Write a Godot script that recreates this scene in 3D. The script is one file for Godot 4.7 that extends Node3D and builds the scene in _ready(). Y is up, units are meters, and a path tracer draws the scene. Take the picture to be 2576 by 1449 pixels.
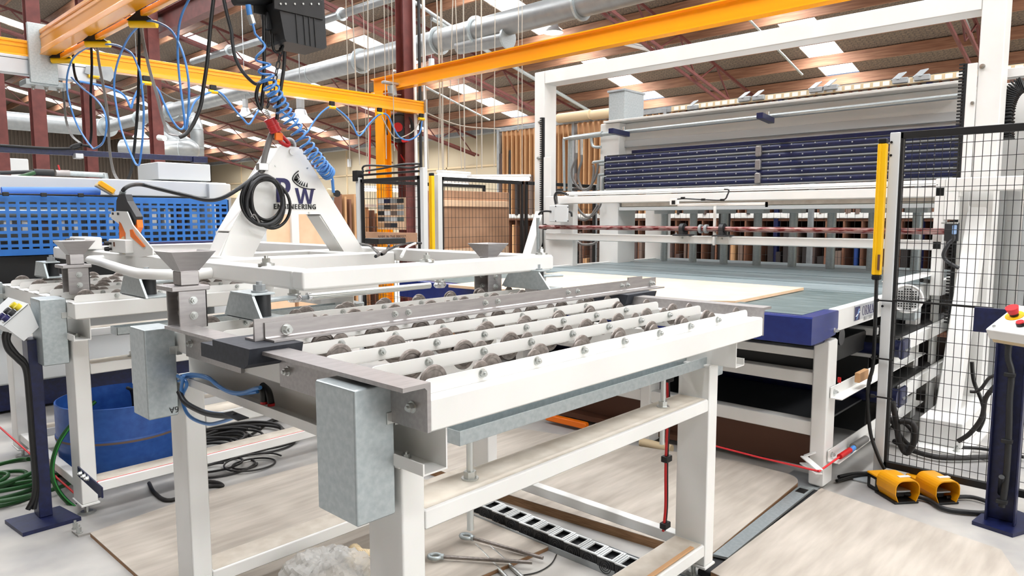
extends Node3D
# Joinery factory: two roller transfer tables with a vacuum lifter above, a membrane press, cranes and racks. Metres, y up.
var M := {}
var names := {}
var rng := RandomNumberGenerator.new()
var hexm: Mesh
func V(x: float, y: float, z: float) -> Vector3:
	return Vector3(x, y, z)
# ---- shapes -------------------------------------------------------------
func S() -> SurfaceTool:
	var st := SurfaceTool.new()
	st.begin(Mesh.PRIMITIVE_TRIANGLES)
	return st
func tri(st: SurfaceTool, a: Vector3, b: Vector3, c: Vector3, na: Vector3, nb: Vector3, nc: Vector3) -> void:
	var n := (b - a).cross(c - a)
	if n.dot(na + nb + nc) > 0.0:
		st.set_normal(na); st.add_vertex(a); st.set_normal(nc); st.add_vertex(c); st.set_normal(nb); st.add_vertex(b)
	else:
		st.set_normal(na); st.add_vertex(a); st.set_normal(nb); st.add_vertex(b); st.set_normal(nc); st.add_vertex(c)
func quad(st: SurfaceTool, a: Vector3, b: Vector3, c: Vector3, d: Vector3, n: Vector3) -> void:
	tri(st, a, b, c, n, n, n); tri(st, a, c, d, n, n, n)
func quad4(st: SurfaceTool, p: Array, n: Array) -> void:
	tri(st, p[0], p[1], p[2], n[0], n[1], n[2]); tri(st, p[0], p[2], p[3], n[0], n[2], n[3])
# a box of the given size in its own frame, edges chamfered by b
func obx(st: SurfaceTool, t: Transform3D, size: Vector3, b := 0.0) -> void:
	var h := size / 2.0
	b = minf(b, minf(h.x, minf(h.y, h.z)) * 0.8)
	var B := t.basis
	for ax in 3:
		for s in [-1.0, 1.0]:
			var n := Vector3.ZERO; n[ax] = s
			var u := (ax + 1) % 3; var w := (ax + 2) % 3
			var q := []
			for k in [[-1, -1], [1, -1], [1, 1], [-1, 1]]:
				var p := Vector3.ZERO
				p[ax] = s * h[ax]; p[u] = k[0] * (h[u] - b); p[w] = k[1] * (h[w] - b)
				q.append(t * p)
			quad(st, q[0], q[1], q[2], q[3], (B * n).normalized())
	if b <= 0.0:
		return
	for ax in 3:
		var u := (ax + 1) % 3; var w := (ax + 2) % 3
		for su in [-1.0, 1.0]:
			for sw in [-1.0, 1.0]:
				var nu := Vector3.ZERO; nu[u] = su
				var nw := Vector3.ZERO; nw[w] = sw
				var p := []
				for e in [-1.0, 1.0]:
					var a := Vector3.ZERO; a[ax] = e * (h[ax] - b); a[u] = su * h[u]; a[w] = sw * (h[w] - b)
					var c := Vector3.ZERO; c[ax] = e * (h[ax] - b); c[u] = su * (h[u] - b); c[w] = sw * h[w]
					p.append([t * a, t * c])
				var mu := (B * nu).normalized(); var mw := (B * nw).normalized()
				quad4(st, [p[0][0], p[0][1], p[1][1], p[1][0]], [mu, mw, mw, mu])
	for sx in [-1.0, 1.0]:
		for sy in [-1.0, 1.0]:
			for sz in [-1.0, 1.0]:
				var g := Vector3(sx, sy, sz)
				var p := []; var n := []
				for ax in 3:
					var c := g * (h - Vector3(b, b, b)); c[ax] = g[ax] * h[ax]
					var m := Vector3.ZERO; m[ax] = g[ax]
					p.append(t * c); n.append((B * m).normalized())
				tri(st, p[0], p[1], p[2], n[0], n[1], n[2])
func bx(st: SurfaceTool, a: Vector3, c: Vector3, b := 0.003) -> SurfaceTool:
	obx(st, Transform3D(Basis(), (a + c) / 2.0), (c - a).abs(), b)
	return st
func frame_of(d: Vector3, up := Vector3.UP) -> Basis:
	var z := d.normalized()
	if absf(z.dot(up)) > 0.98:
		up = Vector3.RIGHT if absf(z.x) < 0.9 else Vector3.BACK
	var x := up.cross(z).normalized()
	return Basis(x, z.cross(x), z)
# a bar from p to q, w across and h high
func bar(st: SurfaceTool, p: Vector3, q: Vector3, w: float, h: float, b := 0.002, up := Vector3.UP) -> SurfaceTool:
	obx(st, Transform3D(frame_of(q - p, up), (p + q) / 2.0), Vector3(w, h, p.distance_to(q)), b)
	return st
func cyl(st: SurfaceTool, p: Vector3, q: Vector3, r: float, n := 12, r2 := -1.0, caps := true) -> SurfaceTool:
	if r2 < 0.0: r2 = r
	var B := frame_of(q - p)
	var z := B.z
	for i in n:
		var a := TAU * i / n; var c := TAU * (i + 1) / n
		var u := B.x * cos(a) + B.y * sin(a); var v := B.x * cos(c) + B.y * sin(c)
		quad4(st, [p + u * r, p + v * r, q + v * r2, q + u * r2], [u, v, v, u])
		if caps:
			tri(st, p, p + u * r, p + v * r, -z, -z, -z)
			tri(st, q, q + u * r2, q + v * r2, z, z, z)
	return st
# a smooth curve through points
func spl(pts: Array, per := 6, closed := false) -> Array:
	var out := []
	var n := pts.size()
	for i in (n if closed else n - 1):
		var a: Vector3 = pts[(i - 1 + n) % n] if closed or i > 0 else pts[0]
		var b: Vector3 = pts[i]
		var c: Vector3 = pts[(i + 1) % n]
		var d: Vector3 = pts[(i + 2) % n] if closed or i + 2 < n else pts[n - 1]
		for k in per:
			out.append(b.cubic_interpolate(c, a, d, k / float(per)))
	if not closed: out.append(pts[n - 1])
	return out
func tube(st: SurfaceTool, pts: Array, r: float, n := 8, closed := false) -> SurfaceTool:
	var m := pts.size()
	var rings := []; var norms := []
	var x := Vector3.ZERO
	for i in m:
		var d: Vector3
		if closed: d = pts[(i + 1) % m] - pts[(i - 1 + m) % m]
		else: d = pts[mini(i + 1, m - 1)] - pts[maxi(i - 1, 0)]
		d = d.normalized()
		if i == 0: x = frame_of(d).x
		x = (x - d * x.dot(d)).normalized()
		var y := d.cross(x)
		var ring := []; var nn := []
		for k in n:
			var a := TAU * k / n
			var u := x * cos(a) + y * sin(a)
			ring.append(pts[i] + u * r); nn.append(u)
		rings.append(ring); norms.append(nn)
	for i in (m if closed else m - 1):
		var j := (i + 1) % m
		for k in n:
			var l := (k + 1) % n
			quad4(st, [rings[i][k], rings[i][l], rings[j][l], rings[j][k]], [norms[i][k], norms[i][l], norms[j][l], norms[j][k]])
	if not closed:
		for e in [0, m - 1]:
			var z: Vector3 = (pts[0] - pts[1]).normalized() if e == 0 else (pts[m - 1] - pts[m - 2]).normalized()
			for k in n:
				tri(st, pts[e], rings[e][k], rings[e][(k + 1) % n], z, z, z)
	return st
# a flat strap along points: w wide (along side), h thick
func strap(st: SurfaceTool, pts: Array, side: Vector3, w: float, h: float) -> SurfaceTool:
	for i in pts.size() - 1:
		var d: Vector3 = (pts[i + 1] - pts[i]).normalized()
		var s := (side - d * side.dot(d)).normalized()
		obx(st, Transform3D(Basis(s, d.cross(s), d), (pts[i] + pts[i + 1]) / 2.0), Vector3(w, h, pts[i].distance_to(pts[i + 1]) * 1.04), h * 0.2)
	return st
# a polygon (x, y) of frame t, pushed from z = 0 to z = depth
func prism(st: SurfaceTool, poly: Array, t: Transform3D, depth: float, smooth := false) -> SurfaceTool:
	var pk := PackedVector2Array(poly)
	var ix := Geometry2D.triangulate_polygon(pk)
	var zn := t.basis.z.normalized() * signf(depth)
	for i in ix.size() / 3:
		var q := []
		for k in 3: q.append(pk[ix[i * 3 + k]])
		var f := []; var g := []
		for v in q:
			f.append(t * V(v.x, v.y, 0)); g.append(t * V(v.x, v.y, depth))
		tri(st, f[0], f[1], f[2], -zn, -zn, -zn); tri(st, g[0], g[1], g[2], zn, zn, zn)
	var area := 0.0
	for i in pk.size(): area += pk[i].cross(pk[(i + 1) % pk.size()])
	var sg := signf(area)
	var ns := []
	for i in pk.size():
		var e := pk[(i + 1) % pk.size()] - pk[i]
		ns.append((t.basis * V(e.y * sg, -e.x * sg, 0)).normalized())
	for i in pk.size():
		var a := pk[i]; var b := pk[(i + 1) % pk.size()]
		var na: Vector3 = ns[i]; var nb: Vector3 = ns[i]
		if smooth:
			na = (ns[i] + ns[(i - 1 + pk.size()) % pk.size()]).normalized(); nb = (ns[i] + ns[(i + 1) % pk.size()]).normalized()
		quad4(st, [t * V(a.x, a.y, 0), t * V(b.x, b.y, 0), t * V(b.x, b.y, depth), t * V(a.x, a.y, depth)], [na, nb, nb, na])
	return st
# profile of (radius, height) turned about the y axis of t
func lathe(st: SurfaceTool, prof: Array, t: Transform3D, n := 24) -> SurfaceTool:
	for i in prof.size() - 1:
		var a: Vector2 = prof[i]; var b: Vector2 = prof[i + 1]
		var e := b - a
		if e.length() < 1e-6: continue
		var nr := Vector2(e.y, -e.x).normalized()
		for k in n:
			var u := TAU * k / n; var w := TAU * (k + 1) / n
			var cu := V(cos(u), 0, sin(u)); var cw := V(cos(w), 0, sin(w))
			var n1 := (t.basis * (cu * nr.x + V(0, nr.y, 0))).normalized(); var n2 := (t.basis * (cw * nr.x + V(0, nr.y, 0))).normalized()
			quad4(st, [t * (cu * a.x + V(0, a.y, 0)), t * (cw * a.x + V(0, a.y, 0)), t * (cw * b.x + V(0, b.y, 0)), t * (cu * b.x + V(0, b.y, 0))], [n1, n2, n2, n1])
	return st
# hexagon nut with a washer, standing on the plane through p, pointing along d
func hexnut(st: SurfaceTool, p: Vector3, d: Vector3, r: float, h: float) -> SurfaceTool:
	d = d.normalized()
	cyl(st, p, p + d * h * 0.18, r * 1.35, 14)
	var B := frame_of(d)
	for k in 6:
		var a := TAU * k / 6; var c := TAU * (k + 1) / 6
		var u := (B.x * cos(a) + B.y * sin(a)) * r; var v := (B.x * cos(c) + B.y * sin(c)) * r
		var z0 := p + d * h * 0.18; var z1 := p + d * h
		quad(st, z0 + u, z0 + v, z1 + v, z1 + u, (u + v).normalized())
		tri(st, z1, z1 + u, z1 + v, d, d, d)
	cyl(st, p + d * h, p + d * h * 1.45, r * 0.5, 10)
	return st
# ---- objects ------------------------------------------------------------
func obj(called: String, st, m, parent: Node = self) -> MeshInstance3D:
	var o := MeshInstance3D.new()
	o.mesh = st.commit() if st is SurfaceTool else st
	o.material_override = M[m] if m is String else m
	o.name = numbered(called) if parent == self else called
	if parent != self and parent.has_node(NodePath(called)):
		var k := 1
		while parent.has_node(NodePath("%s_%03d" % [called, k])): k += 1
		o.name = "%s_%03d" % [called, k]
	parent.add_child(o, true)
	return o
func numbered(n: String) -> String:
	if not names.has(n):
		names[n] = 0
		return n
	names[n] += 1
	return "%s_%03d" % [n, names[n]]
# many alike pieces: counted per parent so that numbering stays quick
func many(called: String, mesh: Mesh, m, parent: Node, places: Array) -> void:
	var k := 0
	while parent.has_node(NodePath(called if k == 0 else "%s_%03d" % [called, k])): k += 1
	for p in places:
		var o := MeshInstance3D.new()
		o.mesh = mesh
		o.material_override = M[m] if m is String else m
		o.name = called if k == 0 else "%s_%03d" % [called, k]
		k += 1
		o.transform = p if p is Transform3D else Transform3D(Basis(), p)
		parent.add_child(o, true)
func tag(o: Node, label: String, cat: String, group := "", kind := "") -> Node:
	if label: o.set_meta("label", label)
	if cat: o.set_meta("category", cat)
	if group: o.set_meta("group", group)
	if kind: o.set_meta("kind", kind)
	return o
func thing(called: String, label: String, cat: String, at := Vector3.ZERO, group := "") -> Node3D:
	var o := Node3D.new()
	o.name = numbered(called)
	add_child(o, true)
	o.position = at
	tag(o, label, cat, group)
	return o
# a thing whose parts are written in world places: its origin is put at its base
func part(called: String, st, m, o: Node3D) -> MeshInstance3D:
	var p := obj(called, st, m, o)
	p.position = -o.position if o.get_parent() == self else Vector3.ZERO
	return p
func stuff(o: Node) -> Node:
	o.set_meta("kind", "stuff")
	return o
func struct(called: String, st, m) -> MeshInstance3D:
	var o := obj(called, st, m)
	o.set_meta("kind", "structure")
	return o
func one(called: String, st, m, label: String, cat: String, group := "") -> MeshInstance3D:
	var o := obj(called, st, m)
	tag(o, label, cat, group)
	return o
func text_mesh(s: String, size: float, depth: float, bold := false, font := "Droid Sans") -> TextMesh:
	var t := TextMesh.new()
	var f := SystemFont.new()
	f.font_names = PackedStringArray([font])
	if bold: f.font_weight = 800
	t.font = f; t.text = s; t.font_size = 32; t.pixel_size = size / 32.0; t.depth = depth
	return t
# ---- materials ----------------------------------------------------------
func mat(n: String, c: Color, rough := 0.5, metal := 0.0) -> StandardMaterial3D:
	var m := StandardMaterial3D.new()
	m.resource_name = n
	m.albedo_color = c; m.roughness = rough; m.metallic = metal
	M[n] = m
	return m
# colours from a noise laid over every object in world space
func noised(n: String, a: Color, b: Color, scale: Vector3, rough := 0.6, metal := 0.0, freq := 0.02, oct := 4, bump := 0.0, mid := 0.5, spread := 0.5) -> StandardMaterial3D:
	var m := mat(n, Color.WHITE, rough, metal)
	var t := NoiseTexture2D.new()
	var f := FastNoiseLite.new()
	f.seed = hash(n) % 1000; f.frequency = freq; f.fractal_octaves = oct
	t.noise = f; t.width = 256; t.height = 256; t.seamless = true
	var g := Gradient.new()
	g.offsets = PackedFloat32Array([maxf(0.0, mid - spread), minf(1.0, mid + spread)]); g.colors = PackedColorArray([a, b])
	t.color_ramp = g
	m.albedo_texture = t
	m.uv1_triplanar = true; m.uv1_world_triplanar = true; m.uv1_scale = scale
	if bump > 0.0:
		m.heightmap_enabled = true; m.heightmap_scale = bump; m.heightmap_texture = t
	return m
func glow(n: String, c: Color, e: float) -> void:
	var m := mat(n, c, 0.5)
	m.emission_enabled = true; m.emission = c; m.emission_energy_multiplier = e
# underside of the roof: foil and boards stained brown under hexagonal wire netting
func netting() -> void:
	var W := 256; var Hh := 222
	var im := Image.create(W, Hh, false, Image.FORMAT_RGB8)
	var f := FastNoiseLite.new(); f.seed = 5; f.frequency = 0.03; f.fractal_octaves = 4
	var cell := 64.0
	for y in Hh:
		for x in W:
			var q := Vector2(x, y)
			var best := 1e9; var second := 1e9
			for r in range(-1, 6):
				var cy := r * 55.5
				if absf(cy - y) > 90.0: continue
				for c in range(-1, 6):
					var ctr := Vector2(c * cell + (32.0 if posmod(r, 2) else 0.0), cy)
					var d := q.distance_to(ctr)
					if d < best: second = best; best = d
					elif d < second: second = d
			var v := 0.5 + 0.5 * f.get_noise_2d(x, y)
			var col := Color(0.30, 0.255, 0.215).lerp(Color(0.60, 0.53, 0.45), v)
			var e := second - best
			if e < 5.0: col = col.darkened(0.62)
			elif e < 11.0: col = col.lightened(0.10)
			im.set_pixel(x, y, col)
	var m := mat("roof_sheet", Color.WHITE, 0.75)
	m.albedo_texture = ImageTexture.create_from_image(im)
	m.uv1_triplanar = true; m.uv1_world_triplanar = true; m.uv1_scale = Vector3(2.2, 2.2, 2.2)
func materials() -> void:
	var w := noised("white_paint", Color(0.86, 0.858, 0.845), Color(0.895, 0.893, 0.88), Vector3(0.7, 0.7, 0.7), 0.36, 0.0, 0.012, 4)
	w.metallic_specular = 0.5
	noised("dusty_paint", Color(0.70, 0.66, 0.60), Color(0.80, 0.77, 0.72), Vector3(1.2, 1.2, 1.2), 0.6, 0.0, 0.03, 5)
	mat("pale_grey", Color(0.80, 0.81, 0.81), 0.45)
	mat("grey_paint", Color(0.62, 0.63, 0.63), 0.45)
	noised("galv", Color(0.64, 0.675, 0.685), Color(0.72, 0.75, 0.755), Vector3(5, 5, 5), 0.38, 0.6, 0.03, 5)
	noised("galv_dull", Color(0.55, 0.57, 0.58), Color(0.64, 0.655, 0.66), Vector3(1.3, 1.3, 1.3), 0.5, 0.35, 0.02, 4)
	noised("duct_metal", Color(0.52, 0.535, 0.54), Color(0.60, 0.61, 0.61), Vector3(0.7, 0.7, 0.7), 0.4, 0.5, 0.02, 4)
	noised("stainless", Color(0.61, 0.595, 0.59), Color(0.67, 0.655, 0.65), Vector3(1, 7, 7), 0.36, 0.65, 0.03, 4)
	noised("disc_metal", Color(0.42, 0.39, 0.37), Color(0.60, 0.57, 0.55), Vector3(6, 6, 6), 0.4, 0.65, 0.03, 4)
	mat("zinc", Color(0.78, 0.79, 0.78), 0.28, 0.85)
	mat("chrome", Color(0.86, 0.87, 0.88), 0.18, 0.95)
	noised("navy", Color(0.045, 0.07, 0.20), Color(0.085, 0.12, 0.30), Vector3(3, 3, 3), 0.4, 0.0, 0.03, 4)
	noised("blue_box", Color(0.06, 0.13, 0.40), Color(0.08, 0.16, 0.45), Vector3(2, 2, 2), 0.25, 0.0, 0.03, 4)
	noised("blue_guard", Color(0.10, 0.38, 0.68), Color(0.15, 0.46, 0.78), Vector3(1, 1, 1), 0.45, 0.0, 0.02, 3)
	noised("drum_blue", Color(0.12, 0.29, 0.58), Color(0.19, 0.38, 0.68), Vector3(2.5, 2.5, 2.5), 0.42, 0.0, 0.025, 4)
	mat("hose_blue", Color(0.27, 0.50, 0.76), 0.3)
	mat("cloth_blue", Color(0.36, 0.52, 0.78), 0.8)
	mat("hose_pale", Color(0.50, 0.62, 0.78), 0.35)
	var y := mat("crane_yellow", Color(0.95, 0.62, 0.035), 0.26)
	y.clearcoat_enabled = true; y.clearcoat = 0.4; y.clearcoat_roughness = 0.15
	mat("safety_yellow", Color(0.93, 0.73, 0.01), 0.42)
	mat("pedal_yellow", Color(0.93, 0.64, 0.04), 0.38)
	mat("orange", Color(0.93, 0.45, 0.04), 0.4)
	mat("red", Color(0.72, 0.06, 0.07), 0.35)
	mat("soft_red", Color(0.80, 0.13, 0.16), 0.4)
	mat("green", Color(0.12, 0.50, 0.18), 0.4)
	mat("hose_green", Color(0.10, 0.30, 0.12), 0.4)
	noised("red_oxide", Color(0.33, 0.15, 0.135), Color(0.43, 0.21, 0.19), Vector3(0.8, 0.8, 0.8), 0.55, 0.0, 0.02, 4)
	noised("timber", Color(0.47, 0.32, 0.235), Color(0.65, 0.48, 0.37), Vector3(2.0, 2.0, 0.14), 0.7, 0.0, 0.03, 4)
	noised("rod_red", Color(0.34, 0.03, 0.03), Color(0.62, 0.50, 0.48), Vector3(4, 4, 0.8), 0.28, 0.5, 0.03, 4, 0.0, 0.42, 0.14)
	mat("black", Color(0.022, 0.022, 0.024), 0.45)
	mat("soft_black", Color(0.045, 0.045, 0.05), 0.55)
	mat("cable_black", Color(0.03, 0.03, 0.032), 0.4)
	mat("dusty_cable", Color(0.13, 0.12, 0.115), 0.65)
	mat("cable_grey", Color(0.42, 0.41, 0.40), 0.45)
	mat("dark_grey", Color(0.15, 0.155, 0.165), 0.45)
	mat("charcoal", Color(0.09, 0.095, 0.105), 0.5)
	noised("block_blue", Color(0.10, 0.115, 0.15), Color(0.17, 0.185, 0.22), Vector3(5, 5, 5), 0.6, 0.0, 0.03, 4)
	mat("aluminium", Color(0.75, 0.76, 0.77), 0.35, 0.55)
	noised("concrete", Color(0.56, 0.555, 0.55), Color(0.70, 0.685, 0.66), Vector3(0.35, 0.35, 0.35), 0.8, 0.0, 0.02, 6, 0.0, 0.5, 0.4)
	noised("plywood", Color(0.63, 0.595, 0.55), Color(0.71, 0.675, 0.63), Vector3(0.30, 1, 2.0), 0.65, 0.0, 0.025, 5, 0.0, 0.5, 0.38)
	noised("ply_edge", Color(0.46, 0.33, 0.22), Color(0.68, 0.53, 0.39), Vector3(1, 30, 1), 0.75, 0.0, 0.03, 3)
	noised("mdf_board", Color(0.86, 0.72, 0.58), Color(0.92, 0.79, 0.66), Vector3(0.6, 0.6, 0.6), 0.65, 0.0, 0.02, 3)
	noised("pack_board", Color(0.64, 0.49, 0.38), Color(0.74, 0.58, 0.46), Vector3(0.5, 0.5, 0.5), 0.75, 0.0, 0.02, 3)
	noised("membrane", Color(0.25, 0.31, 0.31), Color(0.43, 0.48, 0.48), Vector3(1.2, 1, 0.35), 0.45, 0.0, 0.03, 5)
	noised("membrane_pale", Color(0.42, 0.47, 0.48), Color(0.55, 0.59, 0.60), Vector3(1.4, 1, 0.2), 0.5, 0.0, 0.03, 4)
	mat("conveyor_black", Color(0.035, 0.035, 0.038), 0.5)
	mat("roller_dark", Color(0.10, 0.10, 0.11), 0.3, 0.3)
	mat("cream_wall", Color(0.72, 0.67, 0.57), 0.8)
	mat("shed_wall", Color(0.50, 0.45, 0.40), 0.85)
	mat("brown_wall", Color(0.30, 0.26, 0.22), 0.8)
	mat("slat_tan", Color(0.74, 0.57, 0.40), 0.7)
	mat("slat_brown", Color(0.46, 0.31, 0.23), 0.7)
	mat("board_brown", Color(0.30, 0.235, 0.215), 0.7)
	mat("board_taupe", Color(0.43, 0.36, 0.32), 0.7)
	mat("board_dark", Color(0.155, 0.135, 0.13), 0.65)
	mat("board_blue", Color(0.10, 0.22, 0.46), 0.6)
	mat("board_cream", Color(0.80, 0.72, 0.58), 0.7)
	mat("white", Color(0.88, 0.88, 0.87), 0.5)
	mat("rope", Color(0.66, 0.63, 0.58), 0.7)
	mat("label_white", Color(0.88, 0.88, 0.86), 0.5)
	mat("ink_navy", Color(0.07, 0.06, 0.30), 0.45)
	mat("ink_black", Color(0.04, 0.04, 0.05), 0.5)
	mat("brush_yellow", Color(0.90, 0.65, 0.10), 0.75)
	mat("brown_sheet", Color(0.38, 0.24, 0.17), 0.6)
	var pl := mat("plastic_film", Color(0.85, 0.85, 0.84, 0.42), 0.3)
	pl.transparency = BaseMaterial3D.TRANSPARENCY_ALPHA
	glow("tube_glow", Color(1.0, 0.98, 0.94), 3.0)
	glow("skylight", Color(0.98, 0.99, 1.0), 2.2)
	glow("window_sheet", Color(0.98, 0.99, 1.0), 3.0)
	glow("lamp_glow", Color(1.0, 0.97, 0.9), 2.6)
	glow("button_green", Color(0.15, 0.85, 0.45), 0.6)
	mat("button_yellow", Color(0.80, 0.72, 0.10), 0.3)
	mat("button_blue", Color(0.10, 0.38, 0.80), 0.3)
	netting()
func _ready() -> void:
	# camera, sky, exposure
	var cam := Camera3D.new()
	cam.name = "camera"
	cam.position = V(0, 1.58, 0)
	cam.rotation = V(-0.10026, -0.8191, -0.00127)
	cam.fov = rad_to_deg(2.0 * atan(724.5 / 1769.0))
	cam.near = 0.05; cam.far = 200.0
	add_child(cam)
	cam.current = true
	var we := WorldEnvironment.new()
	we.name = "environment"
	var e := Environment.new()
	e.background_mode = Environment.BG_SKY
	var sk := ProceduralSkyMaterial.new()
	sk.sky_top_color = Color(0.50, 0.62, 0.80); sk.sky_horizon_color = Color(0.80, 0.84, 0.88)
	sk.ground_bottom_color = Color(0.4, 0.4, 0.38); sk.ground_horizon_color = Color(0.75, 0.77, 0.78)
	var sky := Sky.new()
	sky.sky_material = sk
	e.sky = sky
	e.tonemap_mode = Environment.TONE_MAPPER_LINEAR
	e.tonemap_exposure = 0.88
	e.sdfgi_enabled = true; e.ssao_enabled = true; e.ssil_enabled = true
	we.environment = e
	add_child(we)
	rng.seed = 11
	materials()
	var hs := S()
	hexnut(hs, Vector3.ZERO, V(0, 0, 1), 0.0095, 0.0115)
	hexm = hs.commit()
	build_hall()
	build_floor_things()
	build_tables()
	build_lifter()
	build_crane()
	build_press()
	build_racks()
	build_fences()
	build_controls()
	build_left_machine()
	build_background()
# height of the roof sheets above the place x
func roof_y(x: float) -> float:
	return 9.18 - 0.22 * x
func build_hall() -> void:
	var X0 := -9.0; var X1 := 19.6; var Z0 := -44.0; var Z1 := 9.0
	struct("floor", bx(S(), V(X0, -0.12, Z0), V(X1, 0, Z1), 0), "concrete")
	struct("wall_back", bx(S(), V(X1, -0.12, Z0), V(X1 + 0.15, 5.2, Z1), 0), "cream_wall")
	# ribs of the far wall
	struct("wall_left", bx(S(), V(X0, -0.12, Z0 - 0.15), V(X1, 11.5, Z0), 0), "brown_wall")
	struct("wall_right", bx(bx(bx(bx(S(), V(X0, -0.12, Z1), V(X1, 0.9, Z1 + 0.15), 0), V(X0, 4.3, Z1), V(X1, 11.5, Z1 + 0.15), 0), V(X0, 0.9, Z1), V(-1.0, 4.3, Z1 + 0.15), 0), V(9.0, 0.9, Z1), V(X1, 4.3, Z1 + 0.15), 0), "cream_wall")
	# translucent sheets along the open side behind the photographer
	struct("window_1", bx(S(), V(-1.0, 0.9, Z1 + 0.06), V(9.0, 4.3, Z1 + 0.09), 0), "window_sheet")
	var wl := AreaLight3D.new()
	wl.name = "window_light"
	wl.area_size = Vector2(9.9, 3.3)
	wl.light_energy = 17.0
	wl.light_color = Color(0.98, 0.99, 1.0)
	wl.shadow_enabled = true
	wl.set("area_range", 60.0); wl.set("area_attenuation", 2.0)
	wl.position = V(4.0, 2.6, Z1 + 0.03)
	add_child(wl, true)
	struct("wall_front", bx(S(), V(X0 - 0.15, -0.12, Z0), V(X0, 11.6, Z1), 0), "shed_wall")
	# roof: sheets between the skylight openings, purlins, skylight sheets
	var ceil_root := Node3D.new()
	ceil_root.name = "ceiling"
	ceil_root.set_meta("kind", "structure")
	add_child(ceil_root)
	var pitch := 1.2
	var strips := []
	for k in 9: strips.append(-38.6 + 5.4 * k)
	var xs := []
	for k in 24: xs.append(18.6 - pitch * k)
	var sheet := S()
	var lit := 0
	var half := 0.40
	# sheets: full bands in z between strips
	var zs := [Z0]
	for z in strips:
		zs.append(z - half); zs.append(z + half)
	zs.append(Z1)
	for i in range(0, zs.size(), 2):
		for r in [[X1 + 0.15, X0 - 0.1]]:
			var a := V(r[0], roof_y(r[0]), (zs[i] + zs[i + 1]) / 2.0); var b := V(r[1], roof_y(r[1]), (zs[i] + zs[i + 1]) / 2.0)
			bar(sheet, a + V(0, 0.03, 0), b + V(0, 0.03, 0), zs[i + 1] - zs[i], 0.05, 0)
	obj("roof_sheet", sheet, "roof_sheet", ceil_root)
	var timber := []
	for x in xs:
		var y := roof_y(x)
		var st := S()
		bx(st, V(x - 0.03, y - 0.255, Z0), V(x + 0.03, y - 0.01, Z1), 0.004)
		timber.append(st)
	for st in timber: obj("purlin", st, "timber", ceil_root)
	var panel := S()
	bar(panel, V(-0.6, 0.132, 0), V(0.6, -0.132, 0), half * 2.0, 0.012, 0)
	var pm := panel.commit()
	var spots := []
	for z in strips:
		for k in range(0, 19):
			var x: float = xs[k] - 0.6
			if x < -3.0: continue
			spots.append(V(x, roof_y(x) + 0.03, z))
	for p in spots:
		var o := obj("skylight_%03d" % lit, pm, "skylight", ceil_root)
		o.position = p
		lit += 1
		var l := AreaLight3D.new()
		l.name = "skylight_light"
		l.area_size = Vector2(1.08, 0.74)
		l.light_energy = 15.5
		l.light_color = Color(0.98, 0.99, 1.0)
		l.shadow_enabled = true
		l.set("area_range", 60.0); l.set("area_attenuation", 2.0)
		l.position = p + V(0, -0.03, 0)
		l.basis = Basis(V(0, 0, 1), 0.0) * Basis(V(1, 0, 0), -PI / 2)
		add_child(l, true)
	# gutter beam at the low eave
	struct("trim_1", bx(S(), V(18.9, 4.72, Z0), V(19.25, 4.98, Z1), 0.01), "galv_dull")
	# lattice rafters under the purlins, each its own frame
	var n := 0
	for z in [-3.0, -8.4, -13.9, -19.8, -25.2, -30.6, -36.0]:
		var t := thing("roof_truss", ["red brown lattice rafter above the right end of the press", "red brown lattice rafter above the left end of the press", "red brown lattice rafter crossing behind the hanging ropes", "red brown lattice rafter next beyond the hanging ropes", "red brown lattice rafter over the far part of the duct", "red brown lattice rafter second from the far brown wall", "red brown lattice rafter nearest the far brown wall"][n], "rafter", V(19.2, 0, z), "lattice rafters under the roof")
		n += 1
		for dy in [0.33, 1.0]:
			for dz in ([-0.11, 0.11] if dy > 0.5 else [0.0]):
				var x1 := 19.2; var x0 := -8.0
				part("chord", bar(S(), V(x1, roof_y(x1) - dy, z + dz), V(x0, roof_y(x0) - dy, z + dz), 0.05, 0.07, 0.004), "red_oxide", t)
		for k in 24:
			var xa := 19.0 - k * 0.9; var xb := xa - 0.9
			var up := k % 2 == 0
			part("web_bar", bar(S(), V(xa, roof_y(xa) - (1.0 if up else 0.33), z), V(xb, roof_y(xb) - (0.33 if up else 1.0), z), 0.03, 0.03, 0), "red_oxide", t)
# ---- things on the floor ------------------------------------------------
func slab(called: String, pts: Array, y0: float, y1: float, m: String, label: String, cat: String, edge := "") -> Node3D:
	var poly := []
	var base := V(0, 0, 0)
	for p in pts:
		base += p / float(pts.size())
	base.y = y0
	for p in pts: poly.append(Vector2(p.x, p.z))
	var up := Transform3D(Basis(V(1, 0, 0), V(0, 0, 1), V(0, 1, 0)), V(0, y0, 0))
	if edge == "":
		return one(called, prism(S(), poly, up, y1 - y0), m, label, cat)
	var t := thing(called, label, cat, base)
	part("core", prism(S(), poly, up, y1 - y0 - 0.003), edge, t)
	up.origin.y = y1 - 0.003
	part("face_veneer", prism(S(), poly, up, 0.003), m, t)
	return t
func coil(c: Vector3, r: float, turns: int, wob: float, squash := 0.8, lift := 0.012) -> Array:
	var pts := []
	var nx := rng.randf() * 9.0
	for i in turns * 12 + 1:
		var a := TAU * i / 12.0
		var k := i / 12.0
		var rr := r * (1.0 + wob * sin(a * 0.37 + nx) + wob * 0.6 * sin(k * 2.1 + nx))
		pts.append(c + V(cos(a) * rr + wob * r * sin(k * 1.7 + nx), 0.008 + lift * k * (0.6 + 0.4 * sin(a + nx)), sin(a) * rr * squash))
	return spl(pts, 3)
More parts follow.
